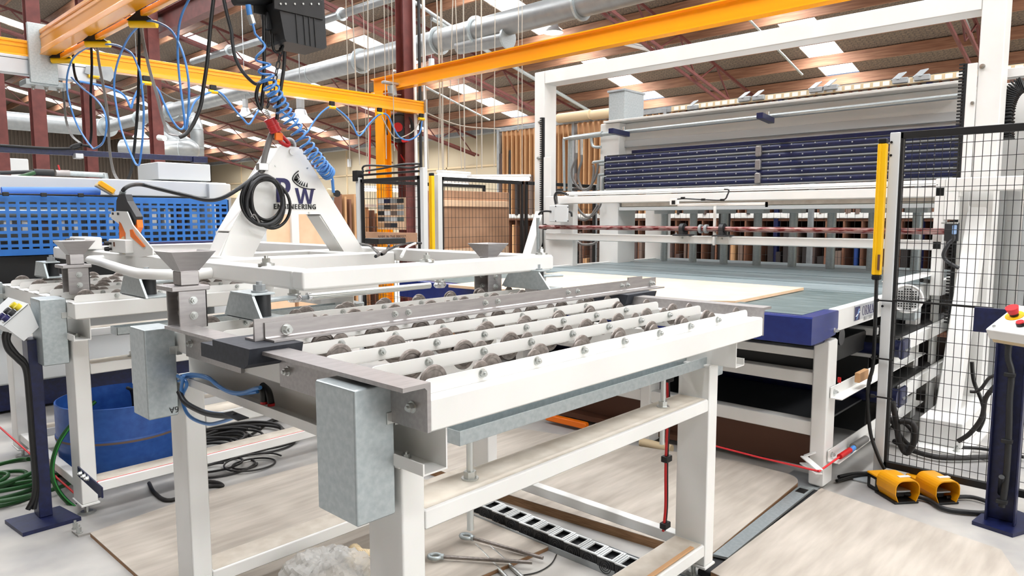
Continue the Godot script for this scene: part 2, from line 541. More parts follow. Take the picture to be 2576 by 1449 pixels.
func build_floor_things() -> void:
	slab("plywood_sheet", [V(4.01, 0, -1.352), V(3.815, 0, -0.475), V(3.40, 0, -0.30), V(2.55, 0, -0.36), V(2.715, 0, -1.36)], 0.0, 0.05, "plywood", "pale plywood floor sheet lying in front of the yellow foot pedals", "plywood", "ply_edge")
	var round := [V(2.72, 0, -3.4), V(2.735, 0, -2.6), V(2.83, 0, -1.60), V(2.86, 0, -1.435)]
	for k in 7:
		var a := PI / 2 - k * PI / 12.0
		round.append(V(3.98 + cos(a) * 0.13, 0, -1.60 + sin(a) * 0.12))
	round.append(V(4.11, 0, -1.9)); round.append(V(3.62, 0, -3.6))
	slab("plywood_platform", round, 0.0, 0.05, "plywood", "plywood platform with a rounded corner between the table and the press", "plywood", "ply_edge")
	slab("plywood_board", [V(1.02, 0, -3.83), V(1.04, 0, -2.2), V(2.62, 0, -2.05), V(2.62, 0, -3.88), V(1.65, 0, -3.93)], 0.0, 0.02, "plywood", "dusty plywood sheet on the floor under the two roller tables", "plywood", "ply_edge")
	slab("plywood_offcut", [V(0.50, 0, -3.36), V(0.98, 0, -3.62), V(1.0, 0, -2.4), V(0.60, 0, -2.2)], 0.0, 0.006, "concrete", "grey concrete patch plate at the bottom left corner", "plate")
	var t := thing("cable_duct", "galvanized cable duct cover let into the floor between plywood sheets", "duct cover", V(3.4, 0, -1.4))
	part("cover", prism(S(), [Vector2(2.873, -1.432), Vector2(3.985, -1.46), Vector2(3.995, -1.385), Vector2(2.89, -1.366)], Transform3D(Basis(V(1, 0, 0), V(0, 0, 1), V(0, 1, 0)), V(0, 0.035, 0)), 0.012), "galv", t)
	part("channel", bx(S(), V(2.73, 0.0, -1.43), V(4.02, 0.03, -1.37)), "charcoal", t)
	part("slot", bx(S(), V(3.87, 0.0465, -1.445), V(3.94, 0.0485, -1.395), 0), "black", t)
	one("floor_plate", bx(S(), V(3.95, 0.0, -1.62), V(4.30, 0.012, -1.40)), "galv_dull", "grey steel floor plate around the foot of the press leg", "plate")
	# cable carrier chain lying in its channel
	var c := thing("cable_chain", "black plastic cable drag chain dusty on top, lying under the front table", "cable chain", V(2.5, 0, -2.1))
	var link := S(); var bars := S(); var wheel := S()
	bx(link, V(-0.052, 0.004, -0.047), V(-0.044, 0.07, 0.047), 0.004); bx(link, V(0.044, 0.004, -0.047), V(0.052, 0.07, 0.047), 0.004); bx(link, V(-0.044, 0.004, -0.047), V(0.044, 0.05, 0.047), 0.002)
	for z in [-0.042, -0.03, 0.03, 0.042]: bx(bars, V(-0.05, 0.063, z - 0.0045), V(0.05, 0.073, z + 0.0045), 0.002)
	for s in [-1, 1]: bx(bars, V(s * 0.046 - 0.006, 0.066, -0.047), V(s * 0.046 + 0.006, 0.0735, 0.047), 0.002)
	for r in [0.031, 0.021, 0.011]:
		var ring := []
		for k in 16: ring.append(V(-0.0535, 0.036 + cos(TAU * k / 16.0) * r, sin(TAU * k / 16.0) * r))
		tube(wheel, ring, 0.0026, 5, true)
	var lm := link.commit(); var bm := bars.commit(); var wm := wheel.commit()
	var spots := []
	for k in 13: spots.append(Transform3D(Basis(V(0, 1, 0), 0.03), V(2.545 - 0.0035 * k, 0, -2.62 + 0.098 * k) - c.position))
	many("link", lm, "charcoal", c, spots); many("crossbar", bm, "pale_grey", c, spots); many("pivot_ring", wm, "dark_grey", c, spots)
	one("chain_channel", bx(bx(bx(S(), V(2.46, 0, -2.75), V(2.465, 0.03, -1.3)), V(2.635, 0, -2.75), V(2.64, 0.035, -1.3)), V(2.46, 0.0, -2.75), V(2.64, 0.003, -1.3)), "galv_dull", "shallow grey floor channel holding the drag chain", "channel")
	# threaded eye rods
	var n := 0
	for q in [[V(2.224, 0.05, -2.39), V(2.345, 0.028, -2.0)], [V(2.0, 0.04, -2.36), V(2.27, 0.035, -2.0)]]:
		var r := thing("eye_rod", ["rusty threaded rod with a ring eye, farther one beside the drag chain", "rusty threaded rod with a ring eye, nearest one on the floor"][n], "rod", (q[0] + q[1]) / 2.0 * V(1, 0, 1), "eye rods on the floor")
		var d: Vector3 = (q[1] - q[0]).normalized()
		part("rod", cyl(S(), q[0] + d * 0.04, q[1], 0.0085, 10), "disc_metal", r)
		var ring := []
		var sd := d.cross(Vector3.UP).normalized()
		for k in 16: ring.append(q[0] + d * (0.005 + cos(TAU * k / 16.0) * 0.028) + sd * sin(TAU * k / 16.0) * 0.022)
		part("eye", tube(S(), ring, 0.009, 8, true), "galv", r)
		part("collar", cyl(S(), q[0] + d * 0.033, q[0] + d * 0.046, 0.014, 12), "galv", r)
		n += 1
	one("loose_rod", cyl(S(), V(2.245, 0.012, -2.34), V(2.10, 0.012, -1.95), 0.009, 10), "zinc", "plain steel rod lying under the rusty eye rods, left one", "rod", "loose steel rods")
	one("loose_rod", cyl(S(), V(2.30, 0.012, -2.33), V(2.16, 0.012, -1.93), 0.009, 10), "zinc", "plain steel rod lying under the rusty eye rods, right one", "rod", "loose steel rods")
	one("wire_offcut", tube(S(), spl([V(2.449, 0.005, -2.005), V(2.357, 0.005, -1.965), V(2.259, 0.005, -1.964), V(2.176, 0.005, -2.007)]), 0.003, 6), "dusty_cable", "thin dark wire offcut curling beside the drag chain", "wire")
	# crumpled film and ribbed hose
	var bag := S()
	var f := FastNoiseLite.new(); f.seed = 3; f.frequency = 3.2; f.fractal_octaves = 4
	var nu := 72; var nv := 26
	var pts := []
	for j in nv + 1:
		var row := []
		for i in nu:
			var a := TAU * i / nu; var b := PI * 0.52 * j / nv
			var d := V(cos(a) * sin(b), cos(b), sin(a) * sin(b))
			var k := 1.0 + 0.22 * f.get_noise_3dv(d * 0.30) - 0.22 * absf(f.get_noise_3dv(d * 0.55 + V(4, 4, 4)))
			row.append(V(1.51, 0.005, -2.47) + V(d.x * 0.23, maxf(0.0, d.y) * 0.20, d.z * 0.21) * k)
		pts.append(row)
	for j in nv:
		for i in nu:
			var l := (i + 1) % nu
			var q := [pts[j][i], pts[j][l], pts[j + 1][l], pts[j + 1][i]]
			var nn: Vector3 = (q[1] - q[0]).cross(q[2] - q[0])
			if nn.length() < 1e-9: nn = Vector3.UP
			nn = nn.normalized() * signf(nn.dot(q[0] - V(1.51, -0.1, -2.47)))
			quad(bag, q[0], q[1], q[2], q[3], nn)
	one("plastic_bag", bag, "plastic_film", "crumpled translucent plastic film bag on the floor under the table", "bag")
	n = 0
	for q in [[V(1.777, 0.045, -2.666), V(1.767, 0.045, -2.604), V(1.795, 0.045, -2.552), V(1.797, 0.045, -2.495)], [V(1.732, 0.04, -2.617), V(1.719, 0.04, -2.551), V(1.727, 0.04, -2.479), V(1.712, 0.04, -2.409)]]:
		var hs := S()
		var path := spl(q, 8)
		tube(hs, path, 0.028, 12)
		for k in range(0, path.size() - 1):
			var dd: Vector3 = (path[k + 1] - path[k]).normalized()
			cyl(hs, path[k] - dd * 0.003, path[k] + dd * 0.003, 0.033, 12)
		one("ribbed_hose", hs, "board_cream", ["cream ribbed hose end beside the plastic bag, upper one", "cream ribbed hose end beside the plastic bag, lower one"][n], "hose", "ribbed hoses")
		n += 1
	# drum
	var dr := thing("drum", "scuffed blue plastic half drum standing on the floor under the left table", "drum", V(1.50, 0, -4.80))
	part("shell", lathe(S(), [Vector2(0, 0.005), Vector2(0.325, 0.005), Vector2(0.34, 0.03), Vector2(0.36, 0.22), Vector2(0.366, 0.245), Vector2(0.366, 0.262), Vector2(0.361, 0.27), Vector2(0.361, 0.46), Vector2(0.352, 0.462), Vector2(0.352, 0.03), Vector2(0, 0.02)], Transform3D(Basis(), V(1.50, 0, -4.80)), 40), "drum_blue", dr)
	part("dust_band", lathe(S(), [Vector2(0.3665, 0.247), Vector2(0.3672, 0.2535), Vector2(0.3665, 0.26)], Transform3D(Basis(), V(1.50, 0, -4.80)), 40), "board_taupe", dr)
	one("drum_cable", tube(S(), spl([V(1.62, 0.05, -4.95), V(1.60, 0.42, -4.9), V(1.55, 0.49, -4.82), V(1.66, 0.40, -4.70), V(1.72, 0.06, -4.75)]), 0.009, 7), "dusty_cable", "dark cable hanging inside the blue drum", "cable")
	# dark cables in a heap behind the drum
	var kk := 0
	for q in [[2.0, -4.72, 0.27, 6, 0.24, 0.009], [1.95, -4.60, 0.20, 5, 0.3, 0.010], [2.15, -4.75, 0.33, 4, 0.2, 0.012], [2.28, -4.52, 0.20, 2, 0.2, 0.007], [1.86, -4.30, 0.15, 2, 0.3, 0.007], [2.05, -4.20, 0.13, 2, 0.3, 0.006]]:
		one("cable_coil", tube(S(), coil(V(q[0], 0, q[1]), q[2], q[3], q[4]), q[5], 6), "dusty_cable", ["dusty dark cable coil, largest heap behind the blue drum", "dusty dark cable coil, inner loops of the heap behind the drum", "thick dark cable loops lying widest in the heap behind the drum", "thin dark cable loop stretching right of the heap", "thin dark cable loops under the lower white beam, left", "thin dark cable loops under the lower white beam, right"][kk], "cable", "cable heap behind the drum")
		kk += 1
	one("loose_cable", tube(S(), spl([V(2.331, 0.01, -4.777), V(2.593, 0.01, -4.977), V(2.683, 0.01, -4.99), V(2.7, 0.01, -5.052), V(2.445, 0.01, -4.94)]), 0.009, 6), "dusty_cable", "dark cable bight running right from the heap behind the drum", "cable")
	one("fallen_cable", tube(S(), spl([V(1.479, 0.012, -4.336), V(1.444, 0.012, -4.15), V(1.465, 0.012, -3.977), V(1.685, 0.012, -4.023), V(1.757, 0.012, -3.972), V(1.736, 0.012, -4.086), V(1.566, 0.012, -4.178)]), 0.011, 6), "dusty_cable", "dark cable loop on the floor left of the table leg", "cable")
	# green hoses
	one("garden_hose", tube(S(), spl([V(1.288, 0.501, -4.571), V(1.198, 0.439, -4.556), V(1.086, 0.316, -4.539), V(1.032, 0.176, -4.503), V(1.038, 0.062, -4.406), V(1.113, -0.037, -4.311), V(1.242, -0.078, -4.314), V(1.342, -0.039, -4.36), V(1.408, 0.009, -4.518), V(1.387, 0.035, -4.764)]), 0.0125, 8), "hose_green", "dark green garden hose looping down beside the blue drum", "hose")
	one("hose_stripe", tube(S(), spl([V(1.285, 0.505, -4.553), V(1.196, 0.443, -4.536), V(1.087, 0.32, -4.517), V(1.033, 0.181, -4.481), V(1.037, 0.072, -4.386), V(1.111, -0.024, -4.293), V(1.236, -0.066, -4.3)]), 0.0045, 6), "green", "bright green stripe line running along the looping garden hose", "hose")
	kk = 0
	for q in [[0.42, -4.72, 0.30, 4, 0.2], [0.52, -4.50, 0.24, 3, 0.25], [0.30, -4.95, 0.22, 3, 0.25]]:
		one("hose_coil", tube(S(), coil(V(q[0] + 0.3, 0, q[1] - 0.25), q[2], q[3], q[4], 0.7, 0.03), 0.0125, 7), "hose_green", ["green hose coil on the floor behind the left pedestal, widest", "green hose coil on the floor behind the left pedestal, front loops", "green hose coil on the floor behind the left pedestal, rear loops"][kk], "hose", "green hose coils")
		kk += 1
	one("pull_cord", cyl(S(), V(0.989, 0.217, -5.511), V(1.083, 0.075, -4.286), 0.006, 6), "soft_red", "faded pink pull cord slanting down to the blue bracket", "cord")
	var oc := thing("orange_beam", "orange steel bar low on the floor behind the front table", "bar", V(4.124, 0.02, -3.306))
	part("bar", bar(S(), V(4.051, 0.05, -3.423), V(4.065, 0.05, -3.041), 0.05, 0.05, 0.01), "orange", oc)
	one("brown_panel", bar(S(), V(4.232, 0.06, -3.473), V(4.282, 0.06, -2.374), 0.10, 0.04), "brown_sheet", "brown board lying on the lowest shelf behind the front table", "board")
	one("wrapped_tube", cyl(S(), V(4.044, 0.04, -2.569), V(4.056, 0.04, -2.335), 0.03, 12), "board_cream", "pale wrapped roll lying on the plywood behind the red cable", "roll")
# ---- roller tables ------------------------------------------------------
func make_table(front: bool) -> Node3D:
	var t := thing("roller_table", "cream steel roller table with rows of grey discs, in front", "roller table", V(1.95, 0, -2.0))
	var w := "white_paint"
	for q in [["front_rail", V(1.05, 1.073, -1.295), V(2.90, 1.155, -1.245)], ["back_rail", V(1.05, 1.073, -2.79), V(2.90, 1.155, -2.74)], ["side_rail", V(1.054, 1.073, -2.745), V(1.104, 1.153, -1.29)], ["side_rail", V(2.85, 1.073, -2.745), V(2.896, 1.153, -1.29)]]:
		part(q[0], bx(S(), q[1], q[2], 0.006), w, t)
	# folded channels below, carried on the legs
	for s in [[1.124, -1.0], [2.705, 1.0]]:
		var pr := []
		var sx: float = s[1]
		for p in [[0, 0], [0, -0.112], [0.078, -0.112], [0.078, -0.082], [0.0735, -0.082], [0.0735, -0.1075], [0.0045, -0.1075], [0.0045, -0.0045], [0.05, -0.0045], [0.05, 0]]:
			pr.append(Vector2(s[0] + sx * p[0], 1.073 + p[1]))
		part("channel", prism(S(), pr, Transform3D(Basis(), V(0, 0, -2.785)), 1.515), w, t)
	# four legs, flat across, with feet
	for x in [1.063, 2.69]:
		for z in [-1.526, -2.85]:
			var lg := part("leg", bx(S(), V(x, 0.07, z), V(x + 0.078, 0.955, z + 0.15), 0.007), w, t)
			obj("foot_plate", bx(S(), V(x - 0.006, 0.06, z - 0.006), V(x + 0.084, 0.072, z + 0.156)), w, lg)
			obj("top_plate", bx(S(), V(x - 0.012, 0.952, z - 0.004), V(x + 0.09, 0.961, z + 0.154)), w, lg)
			var ad := S()
			cyl(ad, V(x + 0.039, 0, z + 0.075), V(x + 0.039, 0.062, z + 0.075), 0.011, 10)
			cyl(ad, V(x + 0.039, 0, z + 0.075), V(x + 0.039, 0.008, z + 0.075), 0.045, 18, 0.03)
			obj("levelling_foot", ad, "zinc", lg)
			var bt := S()
			hexnut(bt, V(x + 0.03, 0.952, z + 0.13), V(0, -1, 0), 0.011, 0.016)
			hexnut(bt, V(x + 0.03, 0.966, z + 0.13), V(0, 1, 0), 0.011, 0.012)
			obj("bolt", bt, "zinc", lg)
	for z in [-1.526, -2.85]:
		part("upper_beam", bx(S(), V(1.141, 0.76, z + 0.002), V(2.69, 0.815, z + 0.148), 0.006), w, t)
		part("lower_beam", bx(S(), V(1.141, 0.118, z + 0.002), V(2.69, 0.174, z + 0.148), 0.006), w, t)
		part("dust_layer", bx(S(), V(1.15, 0.8152, z + 0.01), V(2.68, 0.8158, z + 0.138), 0), "dusty_paint", t)
		part("dust_layer", bx(S(), V(1.15, 0.1742, z + 0.01), V(2.68, 0.1748, z + 0.138), 0), "dusty_paint", t)
	for x in [1.075, 2.70]:
		part("side_beam", bx(S(), V(x, 0.12, -2.70), V(x + 0.05, 0.172, -1.526), 0.005), w, t)
	# carrier angles of the discs
	var zr := []
	for k in 7: zr.append(-1.283 - 0.2153 * k)
	var pl := []
	var L := 1.765; var hh := 0.036; var r := 0.02
	pl.append(Vector2(0, 0)); pl.append(Vector2(L, 0))
	for k in 5: pl.append(Vector2(L - r + r * cos(k * PI / 8), hh - r + r * sin(k * PI / 8)))
	for k in 5: pl.append(Vector2(r - r * sin(k * PI / 8), hh - r + r * cos(k * PI / 8)))
	var ast := S()
	prism(ast, pl, Transform3D(), -0.004)
	bx(ast, V(-0.01, -0.004, -0.085), V(L + 0.01, 0, 0), 0.0015)
	var am := ast.commit()
	var big := S()
	lathe(big, [Vector2(0, -0.004), Vector2(0.042, -0.004), Vector2(0.045, -0.002), Vector2(0.045, 0.002), Vector2(0.042, 0.004), Vector2(0.034, 0.004), Vector2(0.031, 0.002), Vector2(0, 0.002)], Transform3D(Basis(V(1, 0, 0), PI / 2), Vector3.ZERO), 28)
	var sm := S()
	lathe(sm, [Vector2(0, -0.003), Vector2(0.029, -0.003), Vector2(0.031, -0.001), Vector2(0.031, 0.001), Vector2(0.029, 0.003), Vector2(0, 0.003)], Transform3D(Basis(V(1, 0, 0), PI / 2), Vector3.ZERO), 24)
	var bm := big.commit(); var smm := sm.commit()
	var pa := []; var pn := []; var pb := []; var ps := []
	for k in 7:
		pa.append(V(1.062, 1.156, zr[k]) - t.position)
		for i in 8:
			if i < 7: pn.append(V(1.258 + 0.2163 * i, 1.177, zr[k]) - t.position)
			ps.append(V(1.263 + 0.211 * (i - (0 if k % 2 else 0)), 1.178, zr[k] - 0.011) - t.position)
			var x0: float = [1.122, 1.215, 1.129, 1.205][k % 4]
			pb.append(V(x0 + 0.2010 * i, 1.171, zr[k] - [0.034, 0.024, 0.03, 0.024][k % 4]) - t.position)
	many("carrier_angle", am, w, t, pa)
	many("nut", hexm, "zinc", t, pn)
	many("roller_disc", bm, "disc_metal", t, pb)
	many("small_disc", smm, "disc_metal", t, ps)
	# stainless angles along both sides
	for q in ([[-1.245, -1.93], [-2.18, -2.61]] if front else []):
		for s in [[1.052, -1.0], [2.898, 1.0]]:
			var sx: float = s[1]
			var pr := []
			for p in [[0, 0.075], [0, 0.195], [0.082, 0.195], [0.082, 0.184], [0.018, 0.184], [0.011, 0.177], [0.011, 0.075]]:
				pr.append(Vector2(s[0] + sx * p[0], 1.0 + p[1]))
			part("side_angle", prism(S(), pr, Transform3D(Basis(), V(0, 0, q[1])), q[0] - q[1]), "stainless", t)
			var bt := S()
			for z in [q[0] - 0.055, q[1] + 0.05]: hexnut(bt, V(s[0] + sx * 0.011, 1.128, z), V(sx, 0, 0), 0.011, 0.014)
			part("angle_bolt", bt, "zinc", t)
	# galvanized trough bar on threaded rods
	var tr := S()
	bx(tr, V(1.285, 0.948, -1.405), V(2.80, 0.99, -1.400), 0.001); bx(tr, V(1.285, 0.948, -1.50), V(2.80, 0.99, -1.495), 0.001); bx(tr, V(1.285, 0.948, -1.50), V(2.80, 0.952, -1.40), 0.001); bx(tr, V(1.285, 0.948, -1.50), V(1.289, 0.99, -1.40), 0.001)
	part("trough", tr, "galv", t)
	for x in [1.376, 2.451]:
		var ro := S()
		cyl(ro, V(x, 0.66, -1.456), V(x, 0.95, -1.456), 0.0105, 12)
		hexnut(ro, V(x, 0.816, -1.456), V(0, 1, 0), 0.019, 0.024)
		part("threaded_rod", ro, "zinc", t)
	# sheet metal boxes on the sides
	for q in [[0.935, 1.052, -1.56, -1.385], [0.935, 1.045, -2.86, -2.71], [2.80, 2.90, -1.58, -1.42]]:
		var y0 := 0.834 if q[0] < 2.0 else 0.88
		var y1 := 1.172 if q[0] < 2.0 else 0.985
		var b := part("sensor_box", bx(S(), V(q[0], y0, q[2]), V(q[1], y1, q[3]), 0.005), "galv", t)
		if q[0] < 2.0:
			obj("mounting_lug", bx(bx(S(), V(q[1] - 0.002, 1.065, q[3] + 0.002), V(q[1] + 0.02, 1.1, q[3] + 0.005), 0.001), V(q[1] - 0.025, 1.07, q[3]), V(q[1], 1.1, q[3] + 0.003), 0.001), "zinc", b)
	return t
func build_tables() -> void:
	var t := make_table(true)
	var u := make_table(false)
	u.position += V(0, 0, -2.72)
	u.set_meta("label", "cream steel roller table with rows of grey discs, behind, at left")
	# cross bar on plastic blocks
	for q in [[0.93, 1.10, 0], [2.84, 3.10, 1]]:
		var pr := [Vector2(-1.90, 1.152), Vector2(-1.90, 1.203), Vector2(-2.135, 1.203), Vector2(-2.135, 1.185), Vector2(-2.215, 1.185), Vector2(-2.215, 1.14), Vector2(-1.90, 1.14)]
		one("slide_block", prism(S(), [Vector2(-1.905, 1.16), Vector2(-1.89, 1.207), Vector2(-2.13, 1.207), Vector2(-2.13, 1.188), Vector2(-2.215, 1.188), Vector2(-2.215, 1.145), Vector2(-1.93, 1.145)], Transform3D(Basis(V(0, 0, 1), V(0, 1, 0), V(1, 0, 0)), V(q[0], 0, 0)), q[1] - q[0]), "block_blue", ["dark blue grey stepped slide block under the left end of the stop bar", "dark blue grey stepped slide block under the right end of the stop bar"][q[2]], "slide block", "slide blocks of the stop bar")
	var bar1 := thing("stop_bar", "long stainless angle bar lying across the front table on two dark blocks", "angle bar", V(2.1, 1.2, -2.0))
	part("front_angle", prism(S(), [Vector2(-1.935, 1.208), Vector2(-1.935, 1.214), Vector2(-1.985, 1.214), Vector2(-1.989, 1.218), Vector2(-1.989, 1.262), Vector2(-1.995, 1.262), Vector2(-1.995, 1.208)], Transform3D(Basis(V(0, 0, 1), V(0, 1, 0), V(1, 0, 0)), V(1.03, 0, 0)), 2.22), "stainless", bar1)
	for q in [[1.0, 1.20], [3.0, 3.13]]:
		part("rear_angle", prism(S(), [Vector2(-2.06, 1.208), Vector2(-2.06, 1.214), Vector2(-2.006, 1.214), Vector2(-2.002, 1.275), Vector2(-1.996, 1.275), Vector2(-1.996, 1.208)], Transform3D(Basis(V(0, 0, 1), V(0, 1, 0), V(1, 0, 0)), V(q[0], 0, 0)), q[1] - q[0]), "stainless", bar1)
	var sp := []
	for x in [1.52, 1.58, 1.97, 2.04, 2.50, 2.57, 2.93, 2.98]: sp.append(V(x, 1.24, -1.989) - bar1.position)
	many("bar_bolt", hexm, "zinc", bar1, sp)
	var big := S()
	hexnut(big, V(1.10, 1.235, -1.989), V(0, 0, 1), 0.013, 0.02); hexnut(big, V(3.20, 1.235, -1.989), V(0, 0, 1), 0.011, 0.018)
	part("end_bolt", big, "zinc", bar1)
	one("timber_strip", bar(S(), V(2.2, 0.18, -1.40), V(2.62, 0.18, -1.40), 0.02, 0.008), "slat_tan", "thin orange timber strip lying on the lower beam of the front table", "timber")
	# red air lines along the right leg
	var rl := thing("air_line", "twin red air lines clipped down the right leg of the front table", "air line", V(2.67, 0.18, -1.55))
	for dx in [0.0, 0.012]:
		part("line", tube(S(), spl([V(2.668 + dx, 1.0, -1.56), V(2.655 + dx, 0.9, -1.56), V(2.668 + dx, 0.72, -1.56), V(2.66 + dx, 0.5, -1.56), V(2.666 + dx, 0.3, -1.56), V(2.65 + dx, 0.19, -1.56)]), 0.006, 8), ["red", "cable_black"][1 if dx > 0 else 0], rl)
	for y in [0.88, 0.52, 0.215]:
		part("clip", bx(S(), V(2.642, y - 0.014, -1.575), V(2.688, y + 0.014, -1.543), 0.003), "black", rl)
	one("rubber_seal", cyl(S(), V(1.13, 0.172, -4.11), V(2.68, 0.172, -4.11), 0.004, 6), "soft_red", "thin red line along the lower beam of the rear roller table", "seal")
	# blue hoses hanging at the left side of the front table
	var kk := 0
	for q in [[V(1.03, 0.994, -2.669), V(1.03, 0.977, -2.589), V(1.03, 0.916, -2.638), V(1.03, 0.859, -2.585), V(1.03, 0.858, -2.435), V(1.03, 0.892, -2.307), V(1.03, 0.928, -2.211)], [V(1.02, 1.008, -2.589), V(1.02, 0.944, -2.617), V(1.02, 0.911, -2.579), V(1.02, 0.905, -2.471), V(1.02, 0.915, -2.343), V(1.02, 0.94, -2.189)], [V(1.04, 0.985, -2.692), V(1.04, 1.012, -2.575), V(1.04, 1.024, -2.44), V(1.04, 1.008, -2.364), V(1.04, 0.999, -2.275), V(1.04, 1.013, -2.174), V(1.04, 1.04, -2.091), V(1.04, 1.05, -2.052)], [V(1.05, 0.964, -2.712), V(1.05, 1.006, -2.565), V(1.05, 1.013, -2.432), V(1.05, 0.997, -2.353), V(1.05, 0.994, -2.253), V(1.05, 1.014, -2.153), V(1.05, 1.029, -2.091)]]:
		one("blue_hose", tube(S(), spl(q), 0.0065, 8), "hose_blue", ["blue air hose hanging lowest in the loop at the table side", "blue air hose, inner curve of the loop at the table side", "blue air hose running along the rod to the black elbows, upper", "blue air hose running along the rod to the black elbows, lower"][kk], "hose", "blue hoses at the table side")
		kk += 1
	one("black_conduit", tube(S(), spl([V(1.015, 0.944, -2.626), V(1.015, 0.917, -2.587), V(1.015, 0.907, -2.526), V(1.015, 0.906, -2.395), V(1.015, 0.922, -2.272), V(1.015, 0.94, -2.179)]), 0.010, 8), "charcoal", "black ribbed conduit beside the blue hoses at the table side", "conduit")
	one("conduit_clamp", bx(S(), V(1.03, 0.941, -2.227), V(0.99, 0.945, -2.112), 0.002), "charcoal", "dark metal end clamp of the hose bundle at the table side", "clamp")
	var ef := thing("hose_elbow", "black push-in elbow fittings with red rings joining the blue hoses", "fitting", V(1.06, 0.999, -2.069))
	for q in [[652, 660, 655, 990], [668, 685, 672, 1000]]:
		pass
	for q in [[V(1.06, 1.04, -2.091), V(1.06, 1.03, -2.074), V(1.06, 0.998, -2.071)], [V(1.07, 1.044, -2.097), V(1.07, 1.031, -2.06), V(1.07, 0.995, -2.044)]]:
		part("elbow", tube(S(), spl(q), 0.011, 10), "black", ef)
		part("ring", cyl(S(), q[2], q[2] + V(0, -0.008, 0), 0.0115, 10), "soft_red", ef)
	one("guide_rod", cyl(S(), V(1.07, 0.96, -2.653), V(1.07, 0.962, -1.773), 0.012, 12), "white_paint", "white round rod running along the left side of the front table", "rod")
	# writing on the box
	var tx := text_mesh("6A", 0.03, 0.001)
	var tm := obj("marker_writing", tx, "ink_black")
	tm.position = V(1.027, 0.858, -2.7085)
	tm.rotation = V(0, 0, PI)
	tag(tm, "upside-down marker writing 6A on the second galvanized box", "writing")
	# locating funnels
	funnel(V(1.05, 0, -2.60), 1.185, "stainless funnel on a bolted bracket at the rear corner of the front table")
	funnel(V(1.13, 0, -4.20), 1.185, "stainless funnel on a bolted bracket standing over the rear table")
	funnel(V(2.68, 0, -2.68), 1.165, "stainless funnel seen behind the white lifter frame, before the wired boards")
func funnel(b: Vector3, y: float, label: String) -> void:
	var t := thing("funnel", label, "funnel", V(b.x, y, b.z), "locating funnels")
	var c := S()
	# channel bracket open to the left
	for q in [[V(-0.05, 0, -0.06), V(0.05, 0.135, -0.053)], [V(-0.05, 0, 0.045), V(0.05, 0.135, 0.052)], [V(0.043, 0, -0.06), V(0.05, 0.135, 0.052)]]:
		bx(c, V(b.x, y, b.z) + q[0], V(b.x, y, b.z) + q[1], 0.002)
	var br := part("bracket", c, "stainless", t)
	var bo := S()
	for dy in [0.045, 0.1]:
		hexnut(bo, V(b.x, y + dy, b.z + 0.052), V(0, 0, 1), 0.011, 0.013); hexnut(bo, V(b.x - 0.0, y + dy, b.z - 0.053), V(0, 0, 1), 0.011, 0.016)
	obj("bolt", bo, "zinc", br)
	part("top_plate", bx(S(), V(b.x - 0.075, y + 0.135, b.z - 0.085), V(b.x + 0.06, y + 0.152, b.z + 0.06), 0.003), "stainless", t)
	var f := S()
	var n0 := y + 0.152; var n1 := y + 0.205; var n2 := y + 0.275
	var A := 0.034; var B := 0.078
	bx(f, V(b.x - A, n0, b.z - A), V(b.x + A, n1, b.z + A), 0.004)
	var part_f := part("neck", f, "stainless", t)
	var g := S()
	var lo := []; var hi := []
	for s in [[-1, -1], [1, -1], [1, 1], [-1, 1]]:
		lo.append(V(b.x + s[0] * A, n1, b.z + s[1] * A)); hi.append(V(b.x + s[0] * B, n2, b.z + s[1] * B))
	for k in 4:
		var l := (k + 1) % 4
		var m: Vector3 = (lo[k] + lo[l] + hi[k] + hi[l]) / 4.0 - V(b.x, n1 + 0.09, b.z)
		var nn: Vector3 = (lo[l] - lo[k]).cross(hi[k] - lo[k]).normalized()
		nn *= signf(nn.dot(m * V(1, 0, 1)))
		quad(g, lo[k], lo[l], hi[l], hi[k], nn)
		quad(g, lo[k] - nn * 0.003, lo[l] - nn * 0.003, hi[l] - nn * 0.003, hi[k] - nn * 0.003, -nn)
		quad(g, hi[k], hi[l], hi[l] - nn * 0.003, hi[k] - nn * 0.003, Vector3.UP)
	part("cone", g, "stainless", t)
